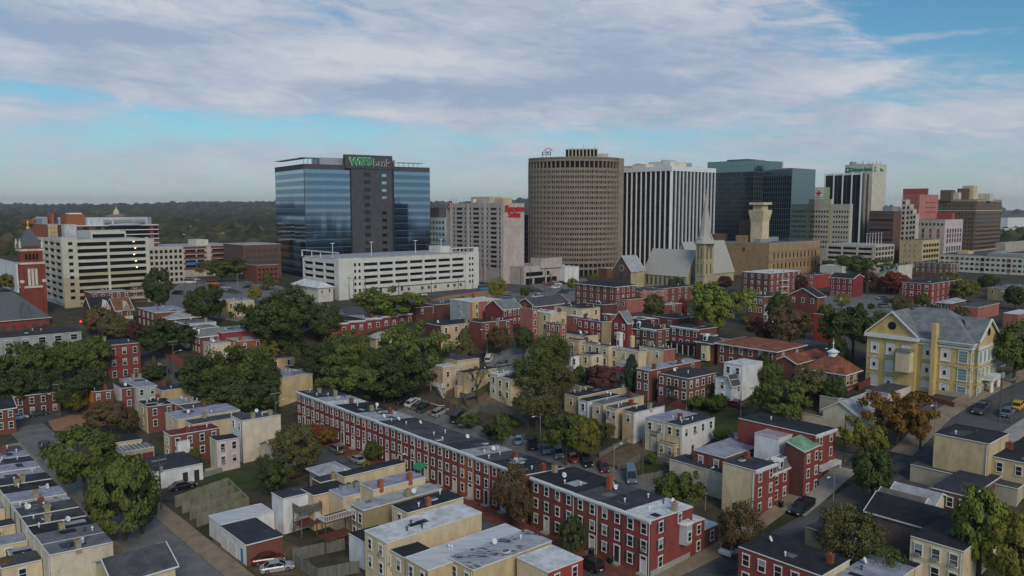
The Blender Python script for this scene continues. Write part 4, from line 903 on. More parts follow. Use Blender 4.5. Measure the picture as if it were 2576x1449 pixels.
# cream parking garage far left
R = tower('cream parking garage with dark open decks behind the brick bell tower', 160, 606, 97, 369, 306, 'gcream', 'lgrey', 'parking_garage', 'garage')
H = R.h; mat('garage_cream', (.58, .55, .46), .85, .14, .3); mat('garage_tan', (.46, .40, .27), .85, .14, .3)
sa, sb = S(R, 2, 192), R.lb; rows = 9; rh = 2.62; top = H-.2
b = MB()
for r in range(rows+1):
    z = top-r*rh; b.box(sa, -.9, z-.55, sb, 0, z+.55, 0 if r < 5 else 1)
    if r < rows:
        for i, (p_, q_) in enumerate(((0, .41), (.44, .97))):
            R.panes.append((R.o, (sa+(sb-sa)*(p_+q_)/2, 0, z-rh+.55), (0, 0, 0), (sb-sa)*(q_-p_), rh-1.1, .05, 'opening_shade' if not (r > 3 and i == 1) else 'glass_night'))  # closed dark panes, deck shade put into their colour
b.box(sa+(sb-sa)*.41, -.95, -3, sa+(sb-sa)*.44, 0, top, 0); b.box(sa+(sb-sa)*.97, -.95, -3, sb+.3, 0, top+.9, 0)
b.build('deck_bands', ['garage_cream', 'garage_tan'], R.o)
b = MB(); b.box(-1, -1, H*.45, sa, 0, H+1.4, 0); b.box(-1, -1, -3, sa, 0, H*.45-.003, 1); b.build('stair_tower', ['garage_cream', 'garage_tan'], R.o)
for r in range(9): R.panes.append((R.o, (sa*.45, -1, top-1.5-r*rh), (0, 0, 0), 1.5, 1.2, .06, 'glass_night'))
facade(R, 1, 2, R.la-.5, top-9*rh, top, 4, 9, 1., 1.25, 'garage_cream', 'opening_shade', .8)
addbox(R, 'ramp_cover', R.lb*.42, R.la*.3, H+.2, R.lb*.86, R.la*.8, H+3., 'garage_cream'); addbox(R, 'ramp_opening', R.lb*.44, R.la*.3-.06, H+.4, R.lb*.84, R.la*.3-.01, H+1.9, 'opening_shade')
mat('lamp_glow', (1, .8, .55), .5, 0.); gl = MATS['lamp_glow'].node_tree.nodes['Principled BSDF']; gl.inputs['Emission Color'].default_value = (1, .72, .4, 1); gl.inputs['Emission Strength'].default_value = 6.
for (u, r) in ((.8, 0), (.82, 1), (.8, 2), (.82, 3), (.83, 4)):
    b = MB(); b.box(-.25, -.1, -.12, .25, .1, .12); b.build('deck_light', 'lamp_glow', R.o, (sa+(sb-sa)*u, -.3, top-.75-r*rh))
finish(R)
R = tower('cream office block with vertical ribs and small square windows', 372, 624, 352, 460, 395, 'gcream', 'lgrey', 'office_block', 'building')
facade(R, 2, .3, R.lb-.3, R.h-.6-6*2.9, R.h-.6, 7, 6, .9, 1.25, 'wall_beige', 'glass_night', .3); finish(R); roofbox(R, 'penthouse', .05, .3, .25, .9, 4.6, 'wall_beige')
R = tower('parking garage with dark red bands and cream stair pier', 460, 622, 452, 612, 440, 'beige', 'lgrey', 'parking_garage', 'garage', la=40)
H = R.h; b = MB(); mat('garage_red', (.20, .06, .06), .85, .15, .3)
for r in range(5): b.box(0, -.5, H-.7-r*2.9, R.lb, 0, H+.7-.5-r*2.9)
b.build('deck_bands', 'garage_red', R.o)
for r in range(4):
    for a, c in ((.03, .2), (.22, .34), (.47, .66), (.68, .93)): R.panes.append((R.o, ((a+c)/2*R.lb, 0, H-.7-2.2-r*2.9), (0, 0, 0), (c-a)*R.lb, 1.4, .06, 'opening_shade'))  # flat black panes in place of open decks, shade painted on
for a, c in ((.37, .44), (.95, 1.)): addbox(R, 'stair_pier', a*R.lb, -.8, -3, c*R.lb, 0, H+.8, 'wall_beige')
addbox(R, 'banner', .04*R.lb, -.55, H-10., .3*R.lb, -.5, H-8.6, 'banner_blue'); roofbox(R, 'penthouse', .3, .2, .5, .5, 3.6, 'wall_gcream'); finish(R)
R = tower('dark brown brick building with arched ground floor windows', 611, 617, 604, 706, 425, 'brownb', 'lgrey', 'brick_building', 'building', la=26)
facade(R, 2, 1, R.lb-1, 0, R.h-1.5, 6, 5, .9, 1.6, 'wall_brownb', 'glass_mid', .12, frame=False); finish(R)
R = tower('tan brick house block with sawtooth chimneys left of the bank tower', 645, 668, 612, 700, 400, 'brick', 'dgrey', 'brick_building', 'building', la=14)
facade(R, 2, .5, R.lb-.5, 1, R.h-1, 5, 3, .9, 1.4, 'wall_brick', 'glass', .1, frame=False); finish(R)

# hospital group
R = tower('hospital block of red brick with grey curved upper storey', 188, 568, 150, 398, 520, 'brick', 'lgrey', 'hospital', 'hospital', la=45)
H = R.h; q = lambda px: S(R, 2, px); zz = lambda y: Zy(R, y)
addbox(R, 'glass_curtain', q(262), -.6, -3, q(366), 0, H, 'glass_night'); addbox(R, 'corner_tower', q(160), -2, -3, q(190), 6, H+1., 'wall_lgreyw'); addbox(R, 'glass_bay', q(190), -.3, -3, q(206), 0, H-.5, 'spandrel')
b = MB()
for r in range(5): b.box(q(190), -.95, H-.4-r*3.1, q(398), -.61, H+.1-r*3.1)
b.build('white_band', 'stripe_white', R.o)
pts = [(q(225), 5), (q(250), 1), (q(275), -1.5), (q(310), -2.4), (q(345), -2.), (q(372), 0), (q(386), 4), (q(386), 22), (q(225), 22)]
b = MB(); b.prism([(x, y, H) for x, y in pts], [(x, y, zz(548)) for x, y in pts]); b.build('upper_storey', 'wall_lgreyw', R.o)
for a, c in ((258, 278), (284, 332), (336, 362)): addbox(R, 'upper_louver', q(a), -2.75, H+1.6, q(c), -2.45, H+3.7, 'metal')
addbox(R, 'brick_block', q(178), 10, H, q(224), 26, zz(539), 'wall_orange'); addbox(R, 'brick_block', q(190), 14, zz(539), q(222), 24, zz(536), 'stripe_white')
for r in range(3):
    for px in (216, 247): pane(R, 2, q(px), H-2.6-r*3.1, 3.4, 1.5)
    for px in (371, 391): pane(R, 2, q(px), H-2.6-r*3.1, 2.6, 1.5)
finish(R)
R = tower('orange brick hospital wing with rooftop plant and tall chimney', 120, 565, 62, 168, 560, 'orange', 'lgrey', 'hospital_wing', 'hospital', wall2='beige')
H = R.h; facade(R, 2, 1, R.lb-1, H-10, H-1, 5, 3, 1.6, 1.6, 'wall_tan', 'glass_mid', .2); finish(R)
for u0, v0, u1, v1, hh, m in ((.1, .3, .4, .7, 4, 'metal'), (.5, .2, .62, .4, 7.5, 'wall_orange'), (.66, .2, .8, .5, 5, 'metal_dark'), (.82, .2, .98, .6, 3.6, 'metal'), (-.2, .6, .05, .95, 3, 'wall_orange')): roofbox(R, 'roof_plant', u0, v0, u1, v1, hh, m)

# office between glass tower and hotel, hotel, podium
R = tower('pale office building with green grey roof between glass tower and hotel', 1120, 548, 1070, 1152, 470, 'lgreyw', 'slate', 'office_block', 'building')
facade(R, 1, .5, R.la-.5, R.h-1-9*3.5, R.h-1, 6, 9, 1., 1.6, 'wall_lgreyw', 'glass_teal', .2, frame=False); finish(R); roofbox(R, 'penthouse', .1, .35, .9, .95, 6, 'wall_dgreyw')
R = tower('pinkish concrete hotel slab with red script lettering on its end wall', 1266, 512, 1122, 1319, 400, 'sheraton', 'lgrey', 'hotel', 'hotel')
H = R.h
for r in range(13):
    z = H-3.3-r*2.42
    for g3 in ((1142, 1156, 1170), (1183, 1197.7, 1212.7), (1226, 1241.7, 1257.7)):
        for px, w in zip(g3, (.62, 3.6, .62)): pane(R, 1, S(R, 1, px), z, w*1.25, 1.15)
b = MB()
for r in range(14): b.box(-.08, 0, H-1.75-r*2.42, 0, R.la, H-1.62-r*2.42); b.box(0, -.08, H-1.75-r*2.42, R.lb, 0, H-1.62-r*2.42)
b.build('joint_lines', 'wall_sheraton', R.o)
b = MB()
for px in (1134, 1177, 1219.5, 1262): b.box(-.45, S(R, 1, px)-.35, -3, 0, S(R, 1, px)+.35, H)
b.build('pilasters', 'wall_sheraton', R.o)
sign(R, 'sh', 2, R.lb*.52, H-2.6, 4.3, .3, sx=.86); sign(R, 'su', 2, R.lb*.5, H-5.5, 4.2, .3, sx=.82)
b = MB(); b.cyl((0, S(R, 1, 1130), H-1.6), (-.35, S(R, 1, 1130), H-1.6), 1.5, 1.5, 24); b.build('logo_disc', 'sign_red', R.o)
b = MB(); c_ = (S(R, 1, 1130), H-1.6)
for i in range(24):
    a = i*math.pi/12; b.cyl((-.38, c_[0]+1.15*math.cos(a), c_[1]+1.15*math.sin(a)), (-.42, c_[0]+1.15*math.cos(a), c_[1]+1.15*math.sin(a)), .12, .12, 6)
b.build('logo_wreath', 'sign_black', R.o); sign(R, 'S', 1, c_[0], c_[1], 1.5, .42, 'logo_letter')
roofbox(R, 'penthouse', .2, .3, .8, .62, 3.6, 'wall_beige'); roofbox(R, 'penthouse', .3, .1, .7, .24, 2.8, 'wall_tan')
b = MB(); cc = Vector((1., R.la*.5, H+1.4)); d = Vector((-.8, -.4, .4)).normalized(); b.cyl(cc, cc+d*.3, .9, 1.1, 16); b.cyl((1., R.la*.5, H), cc, .1, .1, 6); b.build('satellite_dish', 'wall_cream', R.o)
for i in range(4): mast(R, .1, .93-.03*i, 3., .1)
finish(R)
R = tower('low pinkish hotel podium with driveway canopy', 1318, 673, 1300, 1420, 395, 'sheraton', 'lgrey', 'hotel_podium', 'building', la=20)
for i, (a, c) in enumerate(((.05, .45), (.55, .62))): addbox(R, 'window_band', a*R.lb, -.08, R.h-4.6, c*R.lb, -.01, R.h-2.6, 'glass_night')
for a, c in ((.04, .2), (.25, .5), (.55, .8)): addbox(R, 'portal', a*R.lb, -.07, 0, c*R.lb, -.01, R.h-5.6, 'opening_shade')
vol(R, 'upper_block', 1362, 650, 1356, 1414, 402, 'wall_sheraton', z0=R.h-1, la=8); addbox(R, 'roof_unit', R.lb*.3, 3, R.h, R.lb*.45, 6, R.h+1.6, 'metal')
R = tower('narrow red banded parking deck between the hotel and the round tower', 1326, 541, 1312, 1350, 500, 'dbrick', 'dgrey', 'parking_deck', 'garage', la=30)
for r in range(9): addbox(R, 'deck_opening', -.08, .5, R.h-3-r*3.2, -.01, R.la-.5, R.h-1.6-r*3.2, 'opening_shade'); addbox(R, 'deck_opening', .5, -.08, R.h-3-r*3.2, R.lb-.5, -.01, R.h-1.6-r*3.2, 'opening_shade')

# curved brown tower
def curved_tower():
    A, B = P(1333, 404, 468), P(1554, 403, 462); top = A.z; base = 17.
    ch = (B-A).xy; L = ch.length; d = ch.normalized(); n = Vector((d.y, -d.x)); sag = 15.
    rad = (L*L/4+sag*sag)/(2*sag); c0 = (A.xy+B.xy)/2+n*(sag-rad); mid = (A.xy+B.xy)/2
    o = thing('office_tower', 'brown concrete tower with bowed front and rows of small windows', 'tower', (mid.x, mid.y, base), 0.)
    a0 = math.atan2(A.y-c0.y, A.x-c0.x); a1 = math.atan2(B.y-c0.y, B.x-c0.x)
    if a1 < a0: a1 += 2*math.pi
    if a1-a0 > math.pi: a0 += 2*math.pi
    def pt(t, out=0.): a = a0+(a1-a0)*t; return Vector((c0.x+(rad+out)*math.cos(a)-mid.x, c0.y+(rad+out)*math.sin(a)-mid.y))
    H = top-base; n_ = 46
    back = [B.xy-mid-n*22, A.xy-mid-n*22]
    b = MB(); poly = [pt(i/n_) for i in range(n_+1)]+back; b.prism([(p.x, p.y, -3) for p in poly], [(p.x, p.y, H) for p in poly]); b.build('wall', 'wall_citi', o)
    b = MB(); poly2 = [pt(i/n_, .9) for i in range(n_+1)]+[p*1.01 for p in back]
    b.prism([(p.x, p.y, H) for p in poly2], [(p.x, p.y, H+1.2) for p in poly2]); b.build('roof', 'wall_citi', o)
    def band(bb, z0, z1, dep):
        for i in range(n_):
            q = [pt(i/n_), pt((i+1)/n_), pt((i+1)/n_, dep), pt(i/n_, dep)]
            bb.prism([(p.x, p.y, z0) for p in q], [(p.x, p.y, z1) for p in q])
    rows = 18; z_top = H-5.6; rh = (z_top-7.5)/rows; bb = MB()
    for r in range(rows+1): band(bb, 7.5+r*rh-.75, 7.5+r*rh+.75, .75)
    band(bb, H-1.1, H+.6, .9); band(bb, 3.4, 4.6, .8)
    bb.build('floor_band', 'wall_citi', o)
    bb = MB()
    for i in range(n_+1):
        for z0, z1, k in ((6.8, z_top, 1), (z_top, H-1, 2), (-3, 6.8, 2)):
            if i % k: continue
            p, q = pt(i/n_), pt(i/n_, .95); t_ = (q-p).normalized(); s_ = Vector((-t_.y, t_.x))*(.22 if i % 2 else .3)
            if z0 == 6.8 and i % 2: q = pt(i/n_, .55)
            bb.prism([(*(p-s_), z0), (*(p+s_), z0), (*(q+s_), z0), (*(q-s_), z0)], [(*(p-s_), z1), (*(p+s_), z1), (*(q+s_), z1), (*(q-s_), z1)])
    bb.build('pier', 'wall_citi', o)
    F = Hs(); F.o = o; F.panes = []
    for r in range(rows-1, -1, -1):
        for i in range(n_):
            p, q = pt(i/n_, .04), pt((i+1)/n_, .04); m = (p+q)/2; ang = math.atan2(q.y-p.y, q.x-p.x)
            F.panes.append((o, (m.x, m.y, 7.5+r*rh+.75), (0, 0, ang), (q-p).length-.5, rh-1.5, .04, 'glass_night'))
    for z, hh in ((z_top+.7, H-2.-z_top), (4.7, 1.9), (-.5, 3.8)):
        for i in range(0, n_, 2):
            p, q = pt(i/n_, .04), pt((i+2)/n_, .04); m = (p+q)/2; ang = math.atan2(q.y-p.y, q.x-p.x)
            F.panes.append((o, (m.x, m.y, z), (0, 0, ang), (q-p).length-.8, hh, .04, 'opening_shade'))
    finish(F)
    # end pylon, penthouse, sign
    e = B.xy-mid; b = MB(); b.prism([(*(e+n*.5), -3), (*(e+d*3.6-n*1), -3), (*(e+d*3.6-n*22), -3), (*(e-n*22), -3)], [(*(e+n*.5), H+1), (*(e+d*3.6-n*1), H+1), (*(e+d*3.6-n*22), H+1), (*(e-n*22), H+1)]); b.build('end_wall', 'wall_citi', o)
    m0 = pt(.58)-n*9
    b = MB(); u = d*9; w = n*4
    b.prism([(*(m0-u-w), H), (*(m0+u-w), H), (*(m0+u+w), H), (*(m0-u+w), H)], [(*(m0-u-w), H+6), (*(m0+u-w), H+6), (*(m0+u+w), H+6), (*(m0-u+w), H+6)]); b.build('penthouse', 'wall_beige', o)
    for i in range(9):
        c = m0-u*.9+d*(i*2.02)+n*4.1; b = MB(); b.prism([(*(c-d*.75), H+1.6), (*(c+d*.55), H+1.6), (*(c+d*.55+n*.1), H+1.6), (*(c-d*.75+n*.1), H+1.6)], [(*(c-d*.75), H+5.4), (*(c+d*.55), H+5.4), (*(c+d*.55+n*.1), H+5.4), (*(c-d*.75+n*.1), H+5.4)]); b.build('penthouse_louver', 'opening_shade', o)
    b = MB(); m1 = m0+d*12; b.prism([(*(m1-d*3-w*.7), H), (*(m1+d*3-w*.7), H), (*(m1+d*3+w*.7), H), (*(m1-d*3+w*.7), H)], [(*(m1-d*3-w*.7), H+3.2), (*(m1+d*3-w*.7), H+3.2), (*(m1+d*3+w*.7), H+3.2), (*(m1-d*3+w*.7), H+3.2)]); b.build('penthouse', 'wall_beige', o)
    for i in range(3):
        c = m0-u*(.6-.7*i); b = MB(); b.cyl((*c, H+6), (*c, H+8+i % 2), .12, .05, 6); b.build('antenna', 'metal_dark', o)
    # sign on posts at the roof edge
    sp = pt(.24, -.6); ang = math.atan2(d.y, d.x)+.16
    st = thing('roof_sign', 'navy bank lettering under a red arc on the bowed tower roof', 'sign', (sp.x+mid.x, sp.y+mid.y, base+H+1.2), ang)
    l = link(TEXTS['citi'], 'sign_letters', st, (0, 0, 2.5), (math.pi/2, 0, 0)); l.scale = (4.6, 4.3, 4.3)
    b = MB()
    for k in range(14):
        t0, t1 = math.radians(20+k*10), math.radians(30+k*10); w_ = .42-.02*abs(k-7)
        f = lambda t, r: (1.05+r*math.cos(t)*1.12, 3.05+r*math.sin(t)*.8)
        q = [f(t0, 2.1), f(t1, 2.1), f(t1, 2.1+w_*1.2), f(t0, 2.1+w_*1.2)]; b.prism([(x, -.15, z) for x, z in q], [(x, .15, z) for x, z in q])
    b.build('sign_arc', 'sign_red', st); b = MB()
    for x in (-2.2, 0, 2.3): b.cyl((x, 0, 0), (x, 0, 1.6), .12, .12, 6)
    b.build('sign_post', 'metal_dark', st)
curved_tower()
R = tower('plain beige slab behind the bowed tower', 1614, 417, 1558, 1632, 530, 'beige', 'lgrey', 'office_slab', 'building')
roofbox(R, 'roof_unit', .3, .2, .6, .4, 1.6, 'metal_dark')

# white ribbed tower
R = tower('dark tower with closely spaced white vertical fins', 1689.6, 420, 1567, 1798, 455, 'dgreyw', 'lgrey')
H = R.h
for face, L, n in ((1, R.la, 10), (2, R.lb, 12)):
    facade(R, face, .2, L-.2, 2, H-2.2, n, 18, .2, .22, 'stripe_dark', 'glass_night', .12, alt='glass', prob=.2)
    for i in range(n+1):
        s = .2+(L-.4)*i/n; b = MB()
        if face == 1: b.box(-.75, s-.27, -3, .05, s+.27, H+.2)
        else: b.box(s-.27, -.75, -3, s+.27, .05, H+.2)
        b.build('fin', 'stripe_white', R.o)
b = MB(); b.box(-.72, -.72, H-2.1, R.lb+.3, R.la+.3, H+.5); b.build('crown_band', 'stripe_white', R.o)
roofbox(R, 'penthouse', .25, .25, .75, .7, 3.6, 'wall_gcream', .5); roofbox(R, 'penthouse', .1, .6, .3, .9, 2.2, 'wall_gcream', .5)
roofbox(R, 'louver', .62, .245, .74, .249, 2.4, 'metal', 1.1)
for i in range(5): b = MB(); b.cyl((R.lb*(.35+.07*i), R.la*.5, H+4.1), (R.lb*(.35+.07*i), R.la*.5, H+5.4), .7, .7, 10); b.build('roof_fan', 'metal', R.o)
finish(R)
# green glass pair
R = tower('tall green glass block behind the reflecting tower', 1898, 403, 1780, 1968, 560, 'dgreyw', 'grey', 'office_tower', 'tower')
H = R.h; z1 = H-8
for face, L, n in ((1, R.la, 22), (2, R.lb, 12)):
    facade(R, face, .1, L-.1, 0, z1, n, 19, .14, .2, 'mullion', 'glass_night', .1, alt='glass_grid', prob=.3); facade(R, face, .1, L-.1, z1+.3, H-.2, n, 2, .1, .1, 'mullion', 'glass_green', .06, frame=False)
roofbox(R, 'roof_plant', .2, .25, .8, .7, 1.6, 'metal_dark')
b = MB(); c = (R.lb*1.05, R.la*.1); b.cyl((c[0], c[1], H-6), (c[0], c[1], H+1.), 3.4, 3.4, 20); b.build('roof_tank', 'wall_gcream', R.o)
for i in range(4): mast(R, .2+.2*i, .5, 3., .1)
finish(R)
R = tower('reflecting green glass tower with dark gridded side', 1993, 423, 1920, 2052, 500, 'dgreyw', 'grey', 'office_tower', 'tower')
H = R.h
facade(R, 1, .1, R.la-.1, 0, H-4.4, 13, 17, .16, .2, 'mullion', 'glass_grid', .1); facade(R, 1, .1, R.la-.1, H-4.2, H-.1, 13, 1, .06, .1, 'mullion', 'glass_green', .06, frame=False)
facade(R, 2, .1, R.lb-.1, 0, H-.1, 14, 18, .07, .1, 'mullion', 'glass_green', .05, tilt=.004); finish(R)

# cathedral with spire, chapel
R = house('long stone cathedral with grey roofs and a tall tapering spire', 1727, 694, 1619, 1774, 10, 'stone', 'cathedral', None, None, name='cathedral', cat='church', Y=372, rt='gy', rise=11.6, trim='trim_cream', deco=False); R.yaw = YAW; R.panes = []; R.root = R.o
H = R.h
def lancet(face, s, z, w, hh, m='glass_mid'):
    b = MB(); pts = [(-w/2, 0), (w/2, 0), (w/2, hh*.7), (w*.25, hh*.9), (0, hh), (-w*.25, hh*.9), (-w/2, hh*.7)]
    b.prism([(x, -.09, z_) for x, z_ in pts], [(x, .0, z_) for x, z_ in pts]); return b.build('lancet_window', m, R.o, (0, s, z) if face == 1 else (s, 0, z), -math.pi/2 if face == 1 else 0)
for i in range(9): lancet(1, R.la*(i+.7)/9.6, H-5.2, 1., 4.4)
for s, z, w, hh in ((.5, 1.5, 2.2, 8.), (.27, 1.5, 1.2, 5.5), (.73, 1.5, 1.2, 5.5), (.5, 12.6, .7, 1.6)): lancet(2, R.lb*s, z, w, hh)
for i in range(4): b = MB(); b.prism([(1.4, -.5, 3.), (1.4, .5, 3.), (1.4, 0, 3.9)], [(3., -.4, 4.), (3., .4, 4.), (3., 0, 4.2)]); b.build('roof_vent', 'roof_cathedral', R.o, (R.lb*.5-7.2+3, R.la*(.18+.19*i), H+2.6))
V = vol(R, 'rear_nave', 1742, 690, 1688, 1846, 394, 'wall_stone', rt='gx', rise=15.5, roofm='roof_cathedral')
V = vol(R, 'bell_tower', 1772, 613, 1751, 1796, 366, 'wall_stone', roofm=0)
b = MB(); e = .5; la, lb, h_ = V.la, V.lb, V.h
for z0, z1, o_ in ((h_-.5, h_+.2, .35), (h_-8.3, h_-7.9, .2), (h_-15, h_-14.6, .2)): b.box(-o_, -o_, z0, lb+o_, la+o_, z1)
b.build('string_course', 'wall_stone', V.o)
for f in (1, 2):
    for k in range(2):
        b = MB(); L = la if f == 1 else lb; s = L*(.3+.4*k)
        for z0, hh, w in ((h_-7.4, 5.6, L*.13), (h_-14, 4.6, L*.10)):
            if f == 1: b.box(-.1, s-w/2, z0, 0, s+w/2, z0+hh)
            else: b.box(s-w/2, -.1, z0, s+w/2, 0, z0+hh)
        b.build('belfry_louver', 'brick_paving' if 0 else 'wall_brownb', V.o)
b = MB(); cx, cy_ = lb/2, la/2; apex = P(1774, 484, 370).z-R.base
rb = max(la, lb)/2
rings = []
for z, r in ((h_, rb*1.3), (h_+3.2, rb*.80), (h_+4.6, rb*.72), (apex-1, .22), (apex, .04)):
    rings.append([(cx+r*(1.08 if z == h_ else 1)*math.cos(math.pi/8+k*math.pi/4), cy_+r*(1.08 if z == h_ else 1)*math.sin(math.pi/8+k*math.pi/4), z) for k in range(8)])
for a, c in zip(rings[:-1], rings[1:]):
    for k in range(8): b.face([a[k], a[(k+1) % 8], c[(k+1) % 8], c[k]])
b.build('spire', 'roof_cathedral', V.o)
b = MB(); b.box(cx-.08, cy_-.08, apex-.6, cx+.08, cy_+.08, apex+1.6); b.box(cx-.5, cy_-.06, apex+.7, cx+.5, cy_+.06, apex+.9); b.build('cross', 'metal', V.o)
for k in range(4):
    a = k*math.pi/2; b = MB(); b.cyl((cx+rb*.95*math.cos(a), cy_+rb*.95*math.sin(a), h_+2), (cx+rb*.6*math.cos(a), cy_+rb*.6*math.sin(a), h_+6.4), .7, .05, 4); b.build('spire_dormer', 'roof_cathedral', V.o)
R2 = R
R = house('grey stone chapel with round window and pale roof left of the cathedral', 1587, 682, 1541, 1622, 10, 'brownb', 'lgrey', None, None, name='chapel', cat='church', Y=380, rt='gx', rise=7., wall2='stone', trim='trim_cream', deco=False)
b = MB(); b.cyl((-.12, R.la/2, R.h+1.2), (.02, R.la/2, R.h+1.2), 1.2, 1.2, 18); b.build('round_window', 'glass_mid', R.o); b = MB(); b.cyl((-.1, R.la/2, R.h+1.2), (.02, R.la/2, R.h+1.2), 1.6, 1.6, 18); b.build('window_surround', 'wall_stone', R.o)
for s in (.2, .5, .8): lancet(1, R.la*s, R.h-5 if s != .5 else R.h-4.4, 1.5, 3 if s != .5 else 4)
R = house('low grey building with red front behind the chapel', 1527, 676, 1505, 1560, 10, 'brick', 'lgrey', None, None, name='low_building', cat='building', Y=430, deco=False)
R = house('white cube pavilion beside the bowed tower', 1421, 672, 1416, 1456, 10, 'white', 'white', None, None, name='pavilion', cat='building', Y=410, deco=False, la=8)

# tan block with rows of tall windows, its tower
R = tower('tan windowless block with two rows of narrow windows on one side', 1935, 614, 1796, 2064, 440, 'tanbig', 'grey', 'tan_block', 'building')
H = R.h
for r, z in ((0, H-8.5), (1, H-14.2)):
    for i in range(12): pane(R, 2, R.lb*(.06+.88*(i+.5)/12), z, 1.1, 3.1)
for z in (H-4.6, H-9.3, H-10.2): addbox(R, 'string_course', -.0, -.3, z, R.lb+.2, 0, z+.45, 'wall_tanbig')
addbox(R, 'louver', -.1, R.la*.42, H-4.6, -.02, R.la*.47, H-2.4, 'brick_paving'); finish(R)
for u, v, w, d, hh, m in ((.15, .3, .2, .1, 2.2, 'metal'), (.4, .45, .25, .12, 2.6, 'metal'), (.7, .3, .2, .2, 1.6, 'metal_dark'), (.2, .6, .3, .2, 3.8, 'wall_tanbig')): roofbox(R, 'roof_plant', u, v, u+w, v+d, hh, m)
vol(R, 'stair_block', 1890, 556, 1852, 1900, 470, 'wall_brownb', z0=R.h-2, la=8, lb=8); vol(R, 'rear_block', 1800, 590, 1690, 1830, 478, 'wall_brownb')
p = P(1911, 586, 462); o = thing('water_tower', 'cream flared tower with flat cap on the tan block roof', 'tower', (p.x, p.y, R.base+R.h-2), math.radians(YAW))
z_ = lambda y: P(1911, y, 462).z-(R.base+R.h-2); b = MB(); sq = lambda r, z: [(-r, -r, z), (r, -r, z), (r, r, z), (-r, r, z)]
b.prism(sq(3.7, 0), sq(3.7, z_(557))); b.prism(sq(3.75, z_(557)), sq(4.9, z_(530))); b.prism(sq(4.6, z_(530)), sq(4.6, z_(528))); b.build('shaft', 'wall_cream', o)
b = MB(); b.prism(sq(3., z_(528)), sq(3., z_(515))); b.build('lantern', 'wall_tan', o); b = MB(); b.prism(sq(4.6, z_(515)), sq(4.6, z_(509))); b.build('cap', 'wall_cream', o)

# right cluster
R = tower('pale concrete office with rows of small windows below the green tower', 2139, 514, 2044, 2146, 510, 'beige', 'lgrey', 'office_block', 'building')
H = R.h
for s0, s1 in ((.02, .44), (.55, .98)): facade(R, 1, R.la*s0, R.la*s1, H-3-8*3.3, H-3, 6, 8, .9, 1.9, 'wall_beige', 'glass_night', .15, frame=False)
addbox(R, 'recess', -.1, R.la*.47, 0, -.01, R.la*.53, H, 'wall_tan'); roofbox(R, 'upper_storey', 0., .5, .8, 1., 3.4, 'wall_beige'); finish(R)
R = tower('white sign box with red cross and green side above the pale office', 2073, 472, 2050, 2088, 530, 'white', 'grey', 'sign_tower', 'building', wall2='greenwall')
b = MB(); c = R.la*.55; b.box(-.12, c-.5, R.h-5.4, 0, c+.5, R.h-1.8); b.box(-.115, c-1.8, R.h-4.1, 0, c+1.8, R.h-3.1); b.build('red_cross', 'sign_red', R.o); sign(R, 'rc', 1, R.la*.5, R.h-6.4, .75, .06)
R = tower('cream bank tower with green lettering and rooftop antennas', 2196, 413, 2126, 2231, 560, 'gcream', 'grey', 'bank_tower', 'tower')
H = R.h; q = lambda px: S(R, 1, px)
sign(R, 'cb', 1, q(2167), H-3.3, 3.3, .2, sx=.88); sign(R, 'cz', 2, R.lb*.62, H-3.4, 3., .2, sx=.52)
for f, s in ((1, q(2133.5)), (2, R.lb*.16)):
    b = MB(); w = 1.55 if f == 1 else 1.1
    b.prism([(x, -.25, z) for x, z in ((-w, 0), (w, 0), (w, 3.6), (-w, 3.6))], [(x, 0, z) for x, z in ((-w, 0), (w, 0), (w, 3.6), (-w, 3.6))]); b.build('logo', 'sign_green', R.o, (0, s, H-5.2) if f == 1 else (s, 0, H-5.2), -math.pi/2 if f == 1 else 0)
    b = MB(); b.cyl((0, -.27, 1.8), (0, -.3, 1.8), .75*w/1.55, .75*w/1.55, 8); b.build('logo_centre', 'stripe_white', R.o, (0, s, H-5.2) if f == 1 else (s, 0, H-5.2), -math.pi/2 if f == 1 else 0)
rng = random.Random(4)
for i in range(22): mast(R, rng.uniform(.1, .9), rng.uniform(.05, .95), rng.uniform(1., 4.2), .13)
roofbox(R, 'roof_unit', .2, .85, .5, .95, 2.6, 'metal')
for a, c in ((2183, 2187.5),): addbox(R, 'dark_strip', -.1, q(c), -3, -.01, q(a), H-6.6, 'wall_hotel')
V = vol(R, 'dark_wing', 2168, 436, 2077, 2176, 548, 'wall_dgreyw'); h_ = V.h
for i in range(4):
    facade(V, 1, V.la*(i+.06)/4, V.la*(i+.94)/4, 2, h_-1.2, 6, 1, .22, .2, 'stripe_dark', 'glass_night', .3, alt='glass_mid', prob=.25)
for i in range(5): addbox(V, 'pier', -.9, V.la*i/4-.35, -3, 0, V.la*i/4+.35, h_+.8, 'stripe_white')
addbox(V, 'crown_band', -.5, -.2, h_-.9, .5, V.la, h_+.3, 'stripe_white'); finish(R)
R = tower('dark brown banded office block left of the pink building', 2249, 531, 2187, 2273, 530, 'brownb', 'dgrey', 'office_block', 'building')
for r in range(9): facade(R, 1, .5, R.la-.5, R.h-3.4-r*3.3, R.h-2.-r*3.3, 9, 1, .3, .1, 'wall_brownb', 'glass_night' if r % 2 else 'glass_mid', .1, frame=False)
finish(R); roofbox(R, 'roof_plant', .1, .1, .9, .5, 3., 'metal')

